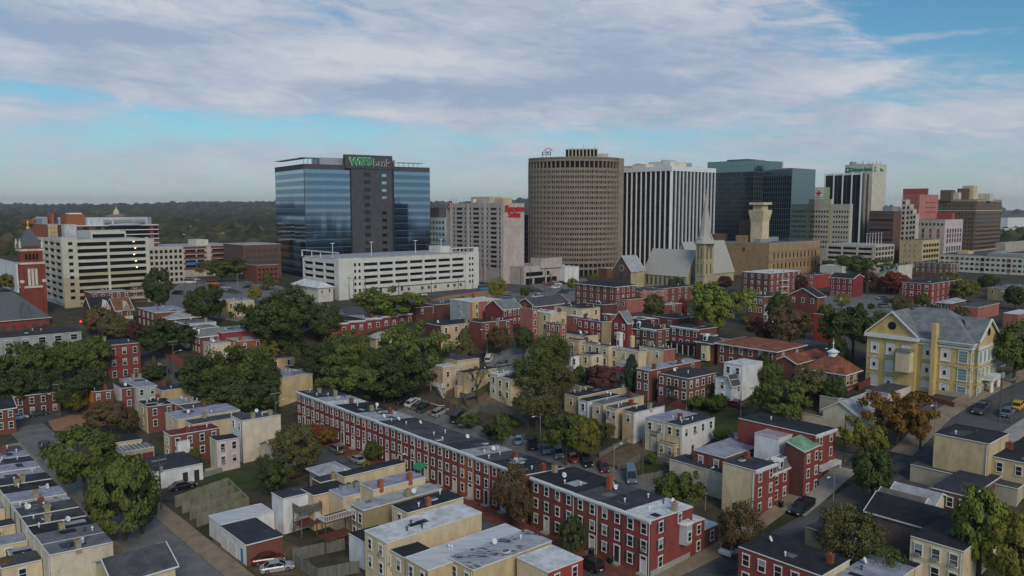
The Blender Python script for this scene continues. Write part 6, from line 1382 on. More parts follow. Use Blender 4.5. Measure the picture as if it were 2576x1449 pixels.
TREES = [
 ('red autumn tree at the left edge behind the bell tower', 12, 597, 80, 14, 'round', 'red'), ('yellow green tree left of the brick bell tower', 14, 690, 66, 8, 'round', 'yel'),
 ('tall dark irregular tree at the right corner of the cream garage', 396, 674, 74, 17, 'tall', 'dark'), ('round dark tree beside the downtown junction', 515, 716, 104, 15, 'round', 'dark'), ('wide green tree in front of the red banded garage', 556, 652, 112, 12, 'multi', 'mid'),
 ('dark tree left of the big group below the glass tower', 655, 752, 120, 14, 'multi', 'dark'), ('tallest tree of the big group below the glass tower', 735, 716, 165, 19, 'multi', 'dark'), ('dark tree at the right of the big group below the glass tower', 818, 762, 100, 13, 'round', 'dark'), ('low dark tree in front of the big group below the glass tower', 700, 790, 150, 13, 'multi', 'dark'),
 ('bright yellow green tree in front of the white garage', 975, 726, 150, 12, 'multi', 'bright'),
 ('green tree at the left end of the central grove', 797, 850, 126, 14, 'multi', 'dark'), ('clumpy green tree in the back of the central grove', 872, 838, 136, 15, 'multi', 'mid'), ('dark tree in the middle of the central grove', 950, 868, 120, 14, 'multi', 'dark'), ('tallest tree of the central grove with pale twigs', 1045, 816, 155, 17, 'multi', 'mid'), ('green tree at the right front of the central grove', 1020, 890, 145, 13, 'multi', 'dark'), ('clumpy tree at the left front of the central grove', 880, 910, 160, 12, 'multi', 'mid'), ('low dark tree at the foot of the central grove', 965, 945, 130, 8, 'multi', 'dark'),
 ('yellowing conical tree in front of the yellow house', 1169, 829, 70, 9, 'cone', 'olive'), ('olive brown tree beside the brown brick house', 1255, 820, 66, 9, 'tall', 'brown'), ('dark shrub tree right of the olive brown tree', 1318, 824, 54, 9, 'tall', 'dark'), ('thin green tree at the edge of the grey car park', 1385, 842, 116, 13, 'sparse', 'mid'), ('second thin green tree behind the grey car park', 1360, 860, 70, 12, 'tall', 'mid'), ('thin yellow green tree in the back yards', 1350, 955, 140, 12, 'sparse', 'olive'),
 ('broad yellow green tree by the alley lamp', 1425, 1032, 125, 12, 'multi', 'mid'), ('yellow tinted tree right of the alley lamp', 1470, 1046, 90, 10, 'round', 'yel'), ('dark small tree by the wooden yard fence', 1262, 1040, 56, 8, 'tall', 'mid'),
 ('small yellow green tree by the hotel podium', 1251, 699, 54, 10, 'sparse', 'yel'), ('tall bright green tree in front of the cathedral', 1810, 709, 144, 17.5, 'multi', 'bright'), ('round maroon tinted tree by the salmon house', 1645, 740, 66, 9.5, 'round', 'olive'), ('small russet tree beside the pale blue roofed house', 1716, 752, 42, 7, 'cone', 'red'),
 ('dark green tree behind the russet brown tree', 1962, 738, 76, 13, 'tall', 'dark'), ('large russet brown tree left of the vermilion hall', 1988, 772, 118, 12, 'round', 'brown'), ('brown red shrub tree below the tall narrow brick house', 1925, 800, 92, 8, 'multi', 'maroon'), ('big dark round tree left of the yellow school', 2150, 770, 150, 14.5, 'multi', 'dark'),
 ('green tree behind the crimson gabled house', 2168, 642, 118, 13, 'multi', 'mid'), ('dark green tree left of the crimson gabled house', 2100, 652, 76, 9, 'round', 'dark'), ('maroon tree right of the crimson gabled house', 2178, 682, 62, 10, 'round', 'maroon'), ('deep red tree in front of the dark brown house', 2252, 684, 80, 10, 'round', 'red'), ('yellow green tree above the long crimson building', 2388, 684, 64, 8, 'round', 'yel'), ('olive tree right of the long crimson building', 2426, 704, 80, 9, 'round', 'yel'), ('dark tree at the right edge behind the white roofed house', 2556, 720, 60, 9, 'round', 'dark'), ('small dark tree near the long beige apartments', 2488, 690, 50, 8, 'round', 'dark'),
 ('large green and yellow tree at the right edge beside the school', 2560, 800, 130, 15, 'multi', 'mid'), ('round dark tree in front of the pale grey house', 1965, 953, 165, 11.5, 'round', 'mid'), ('yellow tinted tree in front of the rust roofed chapel', 2040, 925, 110, 9, 'multi', 'olive'), ('dark hedge tree at the chapel corner', 2100, 950, 70, 7, 'round', 'dark'), ('low tree behind the white clapboard house', 1945, 910, 70, 7, 'round', 'mid'),
 ('orange brown tree beside the cream warehouse', 2262, 985, 150, 11, 'multi', 'orange'), ('golden tree on the main street pavement', 2180, 1050, 110, 10, 'multi', 'yel'), ('orange tree below the school parking', 2320, 1030, 60, 8, 'sparse', 'orange'), ('dark fine leaved tree at the street corner', 2200, 1127, 124, 10, 'round', 'dark'),
 ('green tree between the near red terrace and the tan wall', 1700, 1186, 135, 9.5, 'multi', 'mid'), ('sparse brown tree by the parked white van', 1868, 1262, 135, 9.5, 'sparse', 'brown'), ('sparse olive tree above the bottom red house', 2135, 1268, 185, 11, 'sparse', 'olive'), ('green shrub tree beside the cream porch', 2215, 1370, 130, 7, 'sparse', 'mid'), ('bright green tall tree at the bottom right edge', 2475, 1230, 150, 14, 'tall', 'bright'), ('yellow green tree filling the bottom right corner', 2545, 1290, 150, 12, 'tall', 'yel'),
 ('small dark street tree in front of the near red terrace', 1440, 1298, 78, 7.5, 'round', 'dark'), ('brown leaved tree at the gap between the two red terraces', 1285, 1168, 100, 11, 'sparse', 'brown'), ('second brown leaved tree at the terrace gap', 1310, 1215, 70, 9, 'sparse', 'brown'),
 ('brownish tree left of the long terrace', 745, 1070, 130, 11, 'tall', 'olive'), ('dark tree in front of the low cream house', 690, 1150, 110, 8, 'multi', 'dark'), ('orange street tree before the long terrace', 818, 1072, 64, 4.6, 'round', 'orange'), ('red orange shrub by the long terrace', 792, 1066, 54, 5, 'round', 'red'), ('small round green tree in front of the long terrace', 940, 1112, 58, 4.4, 'round', 'mid'), ('yellow bush beside the silver hatchback', 922, 1160, 34, 2.6, 'round', 'yel'),
 ('large dark tree on the left street corner', 203, 1070, 185, 14, 'round', 'mid'), ('very large dark green tree over the left street', 303, 1150, 190, 14.5, 'column', 'mid'), ('dark lower tree beside the very large tree', 262, 1195, 110, 10, 'round', 'dark'), ('dark tree right of the very large tree', 350, 1195, 100, 10.5, 'column', 'dark'),
 ('green tree at the far left of the street grove', 30, 868, 140, 14, 'multi', 'mid'), ('green tree in the left street grove below the sage building', 118, 858, 140, 14, 'multi', 'mid'), ('tall tree of the left street grove next to the tall red house', 196, 850, 140, 15, 'multi', 'mid'), ('dark tree at the front left of the street grove', 60, 925, 150, 12, 'multi', 'dark'), ('dark tree at the front right of the street grove', 180, 930, 150, 12, 'multi', 'dark'), ('olive yellow tree at the right foot of the street grove', 190, 968, 80, 8, 'sparse', 'yel'),
 ('dark conifer like tree at the left of the big central left group', 520, 900, 130, 14, 'multi', 'dark'), ('tallest green tree of the big central left group', 600, 862, 170, 18, 'multi', 'mid'), ('dark tree at the right of the big central left group', 655, 890, 100, 15, 'multi', 'dark'), ('broad dark tree at the front of the big central left group', 570, 940, 170, 13, 'multi', 'dark'), ('dark tree at the right foot of the big central left group', 655, 955, 110, 10, 'round', 'dark'),
 ('dark tree right of the tall red house', 410, 800, 140, 13, 'multi', 'dark'), ('olive tree in front of the half timbered houses', 245, 772, 76, 10, 'round', 'brown'), ('dark green tree below the half timbered houses', 290, 790, 90, 10, 'round', 'olive'), ('maroon shrub tree beside the dark tree', 335, 812, 50, 7, 'round', 'maroon'), ('slim bright green conifer above the tall red house', 260, 818, 20, 6, 'cone', 'bright'),
 ('brown tree beside the house with the orange tarpaulin', 268, 1010, 110, 8.5, 'round', 'brown'), ('second brown tree by the cream end wall', 320, 1025, 60, 7, 'round', 'brown'), ('small conical tree on the lawn behind the grey house', 386, 897, 24, 6, 'cone', 'olive'), ('clipped hedge tree on the lawn behind the grey house', 382, 925, 70, 4, 'round', 'dark'),
 ('dark maroon tree in front of the pink wing', 1512, 918, 90, 7.5, 'round', 'maroon'), ('blue green conifer beside the brick apartments', 1590, 894, 60, 9.5, 'cone', 'conifer'), ('feathery green tree above the back yards', 1340, 895, 130, 12, 'sparse', 'mid'), ('feathery olive tree beside the white clapboard wing', 1405, 915, 90, 10, 'sparse', 'olive'), ('bare grey tree in the back yards', 1200, 908, 60, 11, 'bare', 'mid'), ('yellow tree beside the orange stuccoed house', 690, 853, 86, 6.5, 'round', 'yel'),
 ('maroon tree right of the cathedral', 1822, 694, 44, 7, 'round', 'maroon'), ('dark tree at the cathedral side wall', 1702, 699, 50, 7, 'round', 'dark'), ('maroon tree beside the brick apartment block', 2014, 690, 40, 9, 'round', 'maroon'), ('yellow green tree on the grey road', 2118, 735, 44, 7, 'sparse', 'yel'), ('small green tree in front of the corner building', 2320, 738, 44, 6, 'round', 'mid'),
 ('orange shrub at the bottom left corner', 12, 1410, 80, 5, 'sparse', 'orange'), ('shrub beside the pale pink wing', 488, 1128, 36, 4, 'round', 'mid'), ('conical yellowing tree by the glass tower', 672, 682, 44, 9, 'cone', 'olive'), ('small green tree by the bowed tower', 1495, 688, 34, 7, 'round', 'mid'), ('small tree behind the hotel podium', 1440, 700, 34, 6, 'round', 'yel'), ('shrub beside the brick apartment house', 1760, 995, 60, 3.5, 'multi', 'mid'), ('hedge right of the brick apartment house', 1800, 1000, 70, 3.5, 'multi', 'mid'),
 ('low green tree right of the tan rear house', 1520, 1060, 60, 6, 'multi', 'olive'), ('shrub by the bare dirt yard', 1640, 1140, 30, 2.6, 'round', 'mid'), ('shrub beside the railed deck', 1815, 1080, 46, 3., 'multi', 'mid'), ('green bush along the alley fence', 1180, 1045, 60, 3.5, 'multi', 'mid'), ('dark bush by the yard fence', 1230, 1070, 46, 3.5, 'multi', 'dark'),
 ('dark tree beside the vermilion hall road', 2268, 745, 60, 7, 'sparse', 'olive'), ('green tree behind the tall white house', 1925, 890, 50, 6, 'round', 'dark'), ('dark tree near the chapel link', 2110, 850, 60, 9, 'tall', 'dark')]
for t in TREES: tree(*t, group='street and garden trees')

rs = random.Random(21)
def inside(x, y, poly):
    c = False
    for i in range(len(poly)):
        (x0, y0), (x1, y1) = poly[i], poly[i-1]
        if (y0 > y) != (y1 > y) and x < (x1-x0)*(y-y0)/(y1-y0)+x0: c = not c
    return c
for poly, n in (([(1195, 1045), (1300, 1000), (1420, 1015), (1500, 1095), (1470, 1145), (1330, 1085)], 16), ([(1755, 1015), (1800, 990), (1850, 1005), (1800, 1040)], 4), ([(620, 1190), (700, 1165), (760, 1200), (690, 1255)], 6), ([(1390, 945), (1530, 935), (1600, 985), (1420, 985)], 10), ([(360, 930), (400, 915), (440, 985), (400, 975)], 4), ([(880, 1010), (1010, 975), (1060, 985), (960, 1005)], 6), ([(2010, 975), (2100, 985), (2060, 1020), (2000, 1010)], 5)):
    k = 0
    while k < n:
        x, y = rs.uniform(min(q[0] for q in poly), max(q[0] for q in poly)), rs.uniform(min(q[1] for q in poly), max(q[1] for q in poly))
        if not inside(x, y, poly): continue
        k += 1; p = G(x, y); hh = rs.uniform(1.2, 3.2); r_ = hh*rs.uniform(.5, .85)
        o = thing('shrub', 'low leafy shrub growing in the back yards', 'shrub', (p.x, p.y, p.z), rs.uniform(0, 6), 'low shrubs in the back yards'); t = link(TR[k % 3], 'stem', o); t.scale = (hh,)*3
        c = link(rs.choice(CR['round']+CR['multi']), 'crown', o, (0, 0, hh*.06)); c.scale = (r_, r_, hh); c.material_slots[0].link = 'OBJECT'; c.material_slots[0].material = MATS['leaf_'+rs.choice(['mid', 'dark', 'olive', 'mid', 'brown', 'yel'])]
# ------------------------------------------------------------------ G. far woods, far houses, domed building
def woods():
    r = np.random.default_rng(5); import bmesh
    bm = bmesh.new(); bmesh.ops.create_icosphere(bm, subdivisions=2, radius=1.); base = np.array([v.co[:] for v in bm.verts]); F = np.array([[v.index for v in f.verts] for f in bm.faces]); bm.free()
    Vs, Fs = [], []; n0 = 0; N = 9500
    for i in range(N):
        y = 640*math.exp(r.random()*2.05); u = r.uniform(-.72, .72) if r.random() < .55 else r.uniform(-.72, -.26); x = u*y
        if u > .4 and 1400 < y < 4300: continue
        if y < 900 and -.2 < u < .62 and r.random() < .6: continue
        rad = r.uniform(5, 9)*(1+y/3500); hgt = rad*r.uniform(.75, 1.15); z = hill(x, y) if y > 780 else 17.
        v = base*(1+r.normal(0, .14, len(base)))[:, None]; v = v*np.array([rad, rad, hgt])+np.array([x, y, z+hgt*.45]); Vs.append(v); Fs.append(F+n0); n0 += len(base)
    V = np.concatenate(Vs).astype(np.float32); Fa = np.concatenate(Fs).astype(np.int32); n = len(Fa)
    me = bpy.data.meshes.new('woods'); me.vertices.add(len(V)); me.vertices.foreach_set('co', V.ravel()); me.loops.add(3*n); me.loops.foreach_set('vertex_index', Fa.ravel()); me.polygons.add(n); me.polygons.foreach_set('loop_start', np.arange(0, 3*n, 3, dtype=np.int32)); me.update(calc_edges=True)
    m = mat('leaf_far', (.046, .050, .026), .95, .5, .05, dark=(.10, .085, .038), dsc=.016, damt=.52); me.materials.append(m)
    tag(link(me, 'woods'), kind='stuff')
woods()
rf = random.Random(8)
fw = [('white', 'white'), ('lgreyw', 'grey'), ('cream', 'lgrey'), ('brick', 'dgrey'), ('stucco', 'lgrey'), ('white', 'dgrey')]
fh = []
for i in range(46):
    y = rf.choice([rf.uniform(680, 1100), rf.uniform(900, 2000)]); u = rf.uniform(-.46, -.28) if i < 36 else rf.uniform(-.62, -.46); w_, r_ = rf.choice(fw)
    o = thing('far_house', f'small far house half hidden in the woods on the left', 'house', (u*y, y, 17. if y < 780 else hill(u*y, y)), rf.uniform(0, 3), 'far houses in the left woods')
    b = MB(); L_, D_, Hh_ = rf.uniform(10, 22), rf.uniform(8, 11), rf.uniform(8, 12); b.prism([(0, 0, 0), (L_, 0, 0), (L_, D_, 0), (0, D_, 0)], [(0, 0, Hh_), (L_, 0, Hh_), (L_, D_, Hh_), (0, D_, Hh_)]); b.prism([(0, 0, Hh_), (0, D_, Hh_), (0, D_/2, Hh_+3)], [(L_, 0, Hh_), (L_, D_, Hh_), (L_, D_/2, Hh_+3)]); b.build('wall', 'wall_'+w_, o)
    b = MB()
    for s in (-.4, D_+.4): q = [(-.4, s, Hh_-.2), (L_+.4, s, Hh_-.2), (L_+.4, D_/2, Hh_+3.1), (-.4, D_/2, Hh_+3.1)]; b.prism(q, [(x, yy, z+.25) for x, yy, z in q])
    b.build('roof', 'roof_'+r_, o)
p = P(293, 546, 1300); o = thing('domed_building', 'far pinkish building with pale cupola in the woods behind the hospital', 'building', (p.x, p.y, p.z-16), .2)
b = MB(); b.box(-45, -8, -10, 45, 8, 15); b.box(-14, -10, -10, 14, 10, 18); b.build('wall', 'wall_salmon', o); b = MB(); b.box(-46, -9, 15, 46, 9, 16); b.prism([(-15, -11, 18), (15, -11, 18), (15, 11, 18), (-15, 11, 18)], [(-6, -3, 21), (6, -3, 21), (6, 3, 21), (-6, 3, 21)]); b.build('roof', 'roof_slate', o); b = MB(); b.cyl((0, 0, 20), (0, 0, 25), 5, 4.5, 12); b.cyl((0, 0, 25), (0, 0, 30), 4.5, .8, 12); b.cyl((0, 0, 30), (0, 0, 36), .8, .1, 8); b.build('cupola', 'wall_cream', o)
for i, (x, y, xr_, Y, w_, lab) in enumerate(((2530, 612, 2600, 560, 'concrete', 'pale low building right of the brown hotel'), (2524, 575, 2580, 900, 'lgreyw', 'far white warehouse at the right edge'), (2536, 548, 2590, 1300, 'white', 'far white shed by the river'), (2440, 646, 2500, 480, 'yellow', 'low yellow building below the brown hotel'), (2520, 636, 2600, 470, 'brick', 'low brick building right of the yellow building'))):
    house(lab, x, y, x-25, xr_, 10, w_, 'lgrey', Y=Y, name='low_building', cat='building', deco=False)
for i, (x, y, xr_, Y, w_, lab) in enumerate(((150, 548, 176, 900, 'white', 'far white shed left of the orange hospital chimney'), (40, 663, 50, 360, 'white', 'white roofed hall behind the brick bell tower'), (0, 0, 0, 0, '', ''))):
    if lab: house(lab, x, y, x-60, xr_, 10, w_, 'white', Y=Y, name='low_building', cat='building', deco=False)

# ------------------------------------------------------------------ H. vehicles
CARC = dict(black=(.012, .012, .014), white=(.62, .62, .62), silver=(.33, .34, .35), grey=(.13, .135, .14), darkgrey=(.05, .052, .056), navy=(.02, .035, .07), lightblue=(.15, .26, .34), red=(.22, .02, .03), maroon=(.12, .012, .03), green=(.03, .05, .045), yellow=(.62, .38, .02), bluegrey=(.13, .17, .22), orange=(.45, .14, .03), blue=(.03, .2, .42))
for k, v in CARC.items():
    m = mat('paint_'+k, v, .3, 0., spec=.5); m.node_tree.nodes['Principled BSDF'].inputs['Coat Weight'].default_value = .6
mat('tyre', (.015, .015, .015), .9, 0.); mat('rim', (.35, .35, .36), .4, 0., metal=.7); mat('car_glass', (.015, .018, .02), .06, 0., spec=.6); mat('head_lamp', (.75, .75, .72), .2, 0.); mat('tail_lamp', (.35, .01, .01), .3, 0.)
def make_car(kind):
    o = bpy.data.objects.new(kind, None); COL.objects.link(o)
    L, w, hb, hr = dict(sedan=(4.7, 1.82, .92, 1.45), suv=(4.8, 1.92, 1.08, 1.75), pickup=(5.6, 1.98, 1.1, 1.85), van=(5.6, 2.05, 1.2, 2.2))[kind]
    hw = w/2; x0, x1 = -L/2, L/2
    prof = [(x0, .42, hb*.86, .86), (x0+.25, .25, hb*.98, .97), (x0+.9, .22, hb, 1), (0, .2, hb, 1), (x1-1.2, .22, hb*.97, 1), (x1-.35, .25, hb*.84, .96), (x1, .4, hb*.68, .84)]
    b = MB(); rings = [[(x, -hw*k, z0), (x, hw*k, z0), (x, hw*k, z1-.16), (x, hw*k*.9, z1), (x, -hw*k*.9, z1), (x, -hw*k, z1-.16)] for x, z0, z1, k in prof]
    for a, c in zip(rings[:-1], rings[1:]):
        for i in range(6): b.face([a[i], a[(i+1) % 6], c[(i+1) % 6], c[i]])
    b.face(rings[0]); b.face(rings[-1][::-1])
    cab = dict(sedan=(x0+.55, x0+1.25, .35, 1.25), suv=(x0+.12, x0+.4, .5, 1.35), pickup=(-.75, -.55, .8, 1.55), van=(x0+.1, x0+.2, 1.35, 2.15))[kind]
    a0, a1, c0, c1 = cab; ti = hw*.78
    if kind == 'pickup':
        for s in (-1, 1): b.box(x0+.1, s*hw*.98-.04, hb-.1, -.8, s*hw*.98+.04, hb+.12)
        b.box(x0+.05, -hw*.9, hb-.1, x0+.12, hw*.9, hb+.1)
    b.prism([(a1-.02, -ti, hr-.06), (c0+.02, -ti, hr-.06), (c0+.02, ti, hr-.06), (a1-.02, ti, hr-.06)], [(a1+.1, -ti+.08, hr), (c0-.12, -ti+.08, hr), (c0-.12, ti-.08, hr), (a1+.1, ti-.08, hr)])
    for s in (-1, 1):
        for (xa, xb) in ((a0, a1), (c1, c0), ((a0+c1)/2, (a1+c0)/2)): b.beam((xa, s*hw*.89, hb-.05), (xb, s*ti, hr-.04), .07, .09)
    b.build('body', 'paint_silver', o)
    g = MB(); g.prism([(a0, -hw*.88, hb-.06), (c1, -hw*.88, hb-.06), (c1, hw*.88, hb-.06), (a0, hw*.88, hb-.06)], [(a1, -ti, hr-.07), (c0, -ti, hr-.07), (c0, ti, hr-.07), (a1, ti, hr-.07)]); g.build('windows', 'car_glass', o)
    for s in (-1, 1):
        for x in (x0+.92, x1-.95):
            t = MB(); t.cyl((x, s*(hw-.2), .33), (x, s*(hw+.01), .33), .33, .33, 14, 0); t.cyl((x, s*(hw+.005), .33), (x, s*(hw+.02), .33), .2, .2, 10, 1); t.build('wheel', ['tyre', 'rim'], o)
        l = MB(); l.box(x1-.16, s*hw*.72-.2, hb*.55, x1+.02, s*hw*.72+.12, hb*.7); l.build('headlight', 'head_lamp', o)
        l = MB(); l.box(x0-.02, s*hw*.74-.16, hb*.62, x0+.12, s*hw*.74+.14, hb*.82); l.build('taillight', 'tail_lamp', o)
        l = MB(); l.box(c1-.35, s*(hw+.02), hb-.05, c1-.2, s*(hw+.2), hb+.1); l.build('mirror', 'tyre', o)
    l = MB(); l.box(x0-.03, -.26, hb*.45, x0-.005 if 0 else x0+.02, .26, hb*.58); l.build('number_plate', 'trim', o)
    return o
CARS = {k: make_car(k) for k in ('sedan', 'suv', 'pickup', 'van')}; USED = set()
def car(label, x, y, ang, kind, col, sc=1.08, group=None):
    p = G(x, y); o = CARS[kind] if kind not in USED else copy_tree(CARS[kind]); 
    if kind not in USED: USED.add(kind)
    o.name = dict(sedan='parked_car', suv='parked_suv', pickup='pickup_truck', van='parked_van')[kind]
    nx = (zg(p.x+1, p.y)-zg(p.x-1, p.y))/2; ny = (zg(p.x, p.y+1)-zg(p.x, p.y-1))/2; n = Vector((-nx, -ny, 1)).normalized(); a = math.radians(ang)
    f = Vector((math.cos(a), math.sin(a), 0)); f = (f-n*f.dot(n)).normalized(); l = n.cross(f); o.rotation_euler = Matrix((f, l, n)).transposed().to_euler(); o.location = (p.x, p.y, p.z+.08); o.scale = (sc,)*3; tag(o, label, 'car' if kind in ('sedan', 'suv') else ('truck' if kind == 'pickup' else 'van'), group)
    for c in o.children:
        if c.name.startswith('body'): c.material_slots[0].link = 'OBJECT'; c.material_slots[0].material = MATS['paint_'+col]
al = 'cars parked along the alley'; st_ = 'cars on the streets'; dt = 'cars in the downtown lots'
for a in (('black car at the far left end of the alley parking', 996, 1001, 55, 'sedan', 'black', al), ('black suv second from the left in the alley', 1018, 1008, 55, 'suv', 'black', al), ('white coupe beside the black suv in the alley', 1038, 1017, 55, 'sedan', 'white', al), ('grey car beside the white coupe in the alley', 1054, 1024, 55, 'sedan', 'grey', al), ('dark suv beside the grey car in the alley', 1071, 1031, 55, 'suv', 'darkgrey', al), ('silver suv alone in the alley', 1107, 1043, 55, 'suv', 'silver', al),
          ('dark blue van in the alley', 1152, 1058, 72, 'van', 'navy', al), ('white sedan beside the dark blue van', 1172, 1068, 66, 'sedan', 'white', al), ('light blue sedan in the alley', 1307, 1112, 82, 'sedan', 'lightblue', al), ('black pickup beside the light blue sedan', 1341, 1123, 88, 'pickup', 'black', al), ('pale blue grey sedan in the alley', 1374, 1136, 274, 'sedan', 'bluegrey', al), ('silver grey suv in the alley', 1406, 1147, 272, 'suv', 'grey', al), ('dark red car in the alley', 1441, 1157, 98, 'sedan', 'red', al), ('black car between the dark red and maroon cars', 1476, 1168, 278, 'suv', 'black', al), ('maroon car nearest the yard in the alley', 1519, 1181, 272, 'sedan', 'maroon', al), ('blue grey minivan at the near end of the alley', 1589, 1206, 265, 'van', 'bluegrey', al),
          ('grey suv parked beside the long terrace', 846, 1138, 130, 'suv', 'grey', st_), ('silver hatchback parked beside the long terrace', 898, 1163, 130, 'sedan', 'silver', st_), ('black suv at the kerb of the near red terrace', 1482, 1430, 130, 'suv', 'black', st_), ('black pickup on the side of the main street', 2019, 1284, 222, 'pickup', 'black', st_), ('white van with roof rack below the sparse brown tree', 1846, 1387, 222, 'van', 'white', st_), ('black sedan by the white garage with two doors', 460, 1230, 40, 'sedan', 'black', st_), ('white sedan at the bottom of the left street', 412, 1424, 130, 'sedan', 'white', st_),
          ('dark red sedan behind the brick garage', 674, 1416, 20, 'sedan', 'maroon', st_), ('silver sedan behind the wooden fence', 697, 1436, 22, 'sedan', 'silver', st_), ('dark car half hidden by the large left tree', 112, 1129, 130, 'suv', 'darkgrey', st_), ('dark green sedan on the left cross street', 98, 1046, 40, 'sedan', 'green', st_), ('white car at the corner of the left brick house', 44, 1056, 40, 'sedan', 'white', st_), ('dark pickup driving on the main street', 2470, 1034, 222, 'pickup', 'darkgrey', st_), ('blue grey car parked on the right of the main street', 2536, 1042, 42, 'sedan', 'bluegrey', st_), ('yellow car parked on the right of the main street', 2562, 1026, 42, 'sedan', 'yellow', st_),
          ('dark car outside the long crimson building', 2232, 762, 42, 'sedan', 'black', st_), ('black pickup outside the long crimson building', 2276, 768, 5, 'pickup', 'black', st_), ('white car on the grey road behind the school', 2337, 772, 5, 'sedan', 'white', st_), ('white suv at the edge of the grey car park', 1231, 906, 80, 'suv', 'white', st_), ('dark car at the edge of the grey car park', 1213, 901, 80, 'sedan', 'black', st_), ('grey car in the middle of the grey car park', 1268, 920, 10, 'sedan', 'grey', st_),
          ('red car left of the hotel entrance lot', 1358, 713, 8, 'suv', 'red', dt), ('red car beside the white car in the hotel lot', 1391, 711, 8, 'sedan', 'red', dt), ('white car in the hotel lot', 1401, 718, 0, 'suv', 'white', dt), ('black car beside the white car in the hotel lot', 1414, 716, 0, 'suv', 'black', dt), ('dark suv on the street below the hotel lot', 1417, 738, 170, 'suv', 'green', dt), ('dark pickup on the street by the podium', 1331, 735, 170, 'pickup', 'green', dt), ('dark car in the hotel lot far row', 1440, 709, 8, 'sedan', 'darkgrey', dt), ('blue machine by the orange dirt lot', 1218, 730, 30, 'van', 'blue', dt), ('white car on the garage street', 1060, 745, 20, 'sedan', 'white', dt),
          ('black suv in the downtown junction', 446, 741, 170, 'suv', 'black', dt), ('orange bus like van in the downtown junction', 536, 717, 10, 'van', 'orange', dt), ('white van in the downtown junction', 478, 713, 8, 'van', 'white', dt), ('white car behind the dark round tree', 492, 706, 8, 'sedan', 'white', dt),
          ('silver car on the lane right of the tall red house', 400, 927, 130, 'sedan', 'silver', st_), ('black car on the lane right of the tall red house', 415, 936, 130, 'sedan', 'black', st_), ('dark suv near the utility poles', 452, 951, 130, 'suv', 'black', st_), ('maroon car beside the pale grey house', 1849, 1022, 130, 'sedan', 'maroon', st_)): car(*a[:6], group=a[6])

rc = random.Random(12)
for poly, ang, n in (([(1200, 775), (1300, 742), (1430, 742), (1330, 780)], 40, 9), ([(470, 735), (520, 708), (640, 708), (700, 735), (600, 755)], 8, 10), ([(1350, 722), (1460, 704), (1490, 714), (1400, 732)], 8, 4), ([(2080, 775), (2130, 750), (2400, 760), (2300, 790)], 20, 6)):
    k = 0
    while k < n:
        x, y = rc.uniform(min(q[0] for q in poly), max(q[0] for q in poly)), rc.uniform(min(q[1] for q in poly), max(q[1] for q in poly))
        if not inside(x, y, poly): continue
        k += 1; car('small far car parked in an open downtown lot', x, y, ang+rc.choice([0, 180]), rc.choice(['sedan', 'suv', 'sedan']), rc.choice(['white', 'silver', 'grey', 'black', 'bluegrey', 'red', 'darkgrey']), 1.05, 'small far cars in the downtown lots')
for t in (('small street tree at the edge of the orange dirt lot', 1060, 742, 40, 7, 'round', 'olive'), ('small street tree left of the parking lot', 1160, 745, 34, 6, 'round', 'mid'), ('young tree beside the downtown junction', 640, 720, 40, 7, 'round', 'yel'), ('tree at the corner of the junction lot', 760, 745, 50, 8, 'round', 'mid'), ('small tree on the hotel lot strip', 1320, 722, 30, 5, 'round', 'mid'), ('low tree behind the gabled brick row', 1395, 742, 44, 6, 'sparse', 'olive'), ('green tree between the grey road and the school', 2225, 790, 70, 8, 'multi', 'mid'), ('small tree in front of the salmon warehouse', 2420, 770, 50, 7, 'round', 'olive'), ('dark tree beside the low brick shop', 2345, 765, 44, 6, 'round', 'dark'), ('tree behind the vermilion hall', 2080, 765, 50, 8, 'round', 'mid')): tree(*t, group='street and garden trees')
# ------------------------------------------------------------------ I. poles, lamps, fences, decks, small structures
def pole(label, x, yb, hh, lamp=0, cross=0, trafo=0, name='utility_pole', ang=YAW, wood=True):
    p = G(x, yb); o = thing(name, label, 'pole' if not lamp or cross else 'street lamp', (p.x, p.y, p.z), math.radians(ang), 'utility poles and street lamps'); m = 'pole_wood' if wood else 'metal'
    b = MB(); b.cyl((0, 0, -.5), (0, 0, hh), .17 if wood else .1, .12 if wood else .07, 8); b.build('shaft', m, o)
    if cross:
        for k in range(cross):
            b = MB(); b.box(-1.3, -.08, hh-.5-k*.9, 1.3, .08, hh-.36-k*.9)
            for s in (-1.2, -.7, .7, 1.2): b.cyl((s, 0, hh-.36-k*.9), (s, 0, hh-.16-k*.9), .06, .05, 6)
            b.build('crossarm', 'pole_wood' if k else 'metal', o)
    for k in range(trafo): b = MB(); b.cyl((.35-.7*k, -.1, hh-2.8), (.35-.7*k, -.1, hh-1.7), .26, .26, 10); b.build('transformer', 'metal', o)
    if lamp:
        s = -1 if lamp < 0 else 1; lh = hh-.4 if not cross else hh*.72
        b = MB(); pts = [(0, 0, lh-.7), (s*.8, 0, lh-.1), (s*1.9, 0, lh)]
        for a, c in zip(pts[:-1], pts[1:]): b.cyl(a, c, .05, .045, 6)
        b.build('lamp_arm', 'metal', o); b = MB(); b.prism([(s*1.8, -.16, lh-.06), (s*2.6, -.13, lh-.04), (s*2.6, .13, lh-.04), (s*1.8, .16, lh-.06)], [(s*1.85, -.12, lh+.1), (s*2.5, -.09, lh+.08), (s*2.5, .09, lh+.08), (s*1.85, .12, lh+.1)]); b.build('lamp_head', 'metal_white', o)
    return o
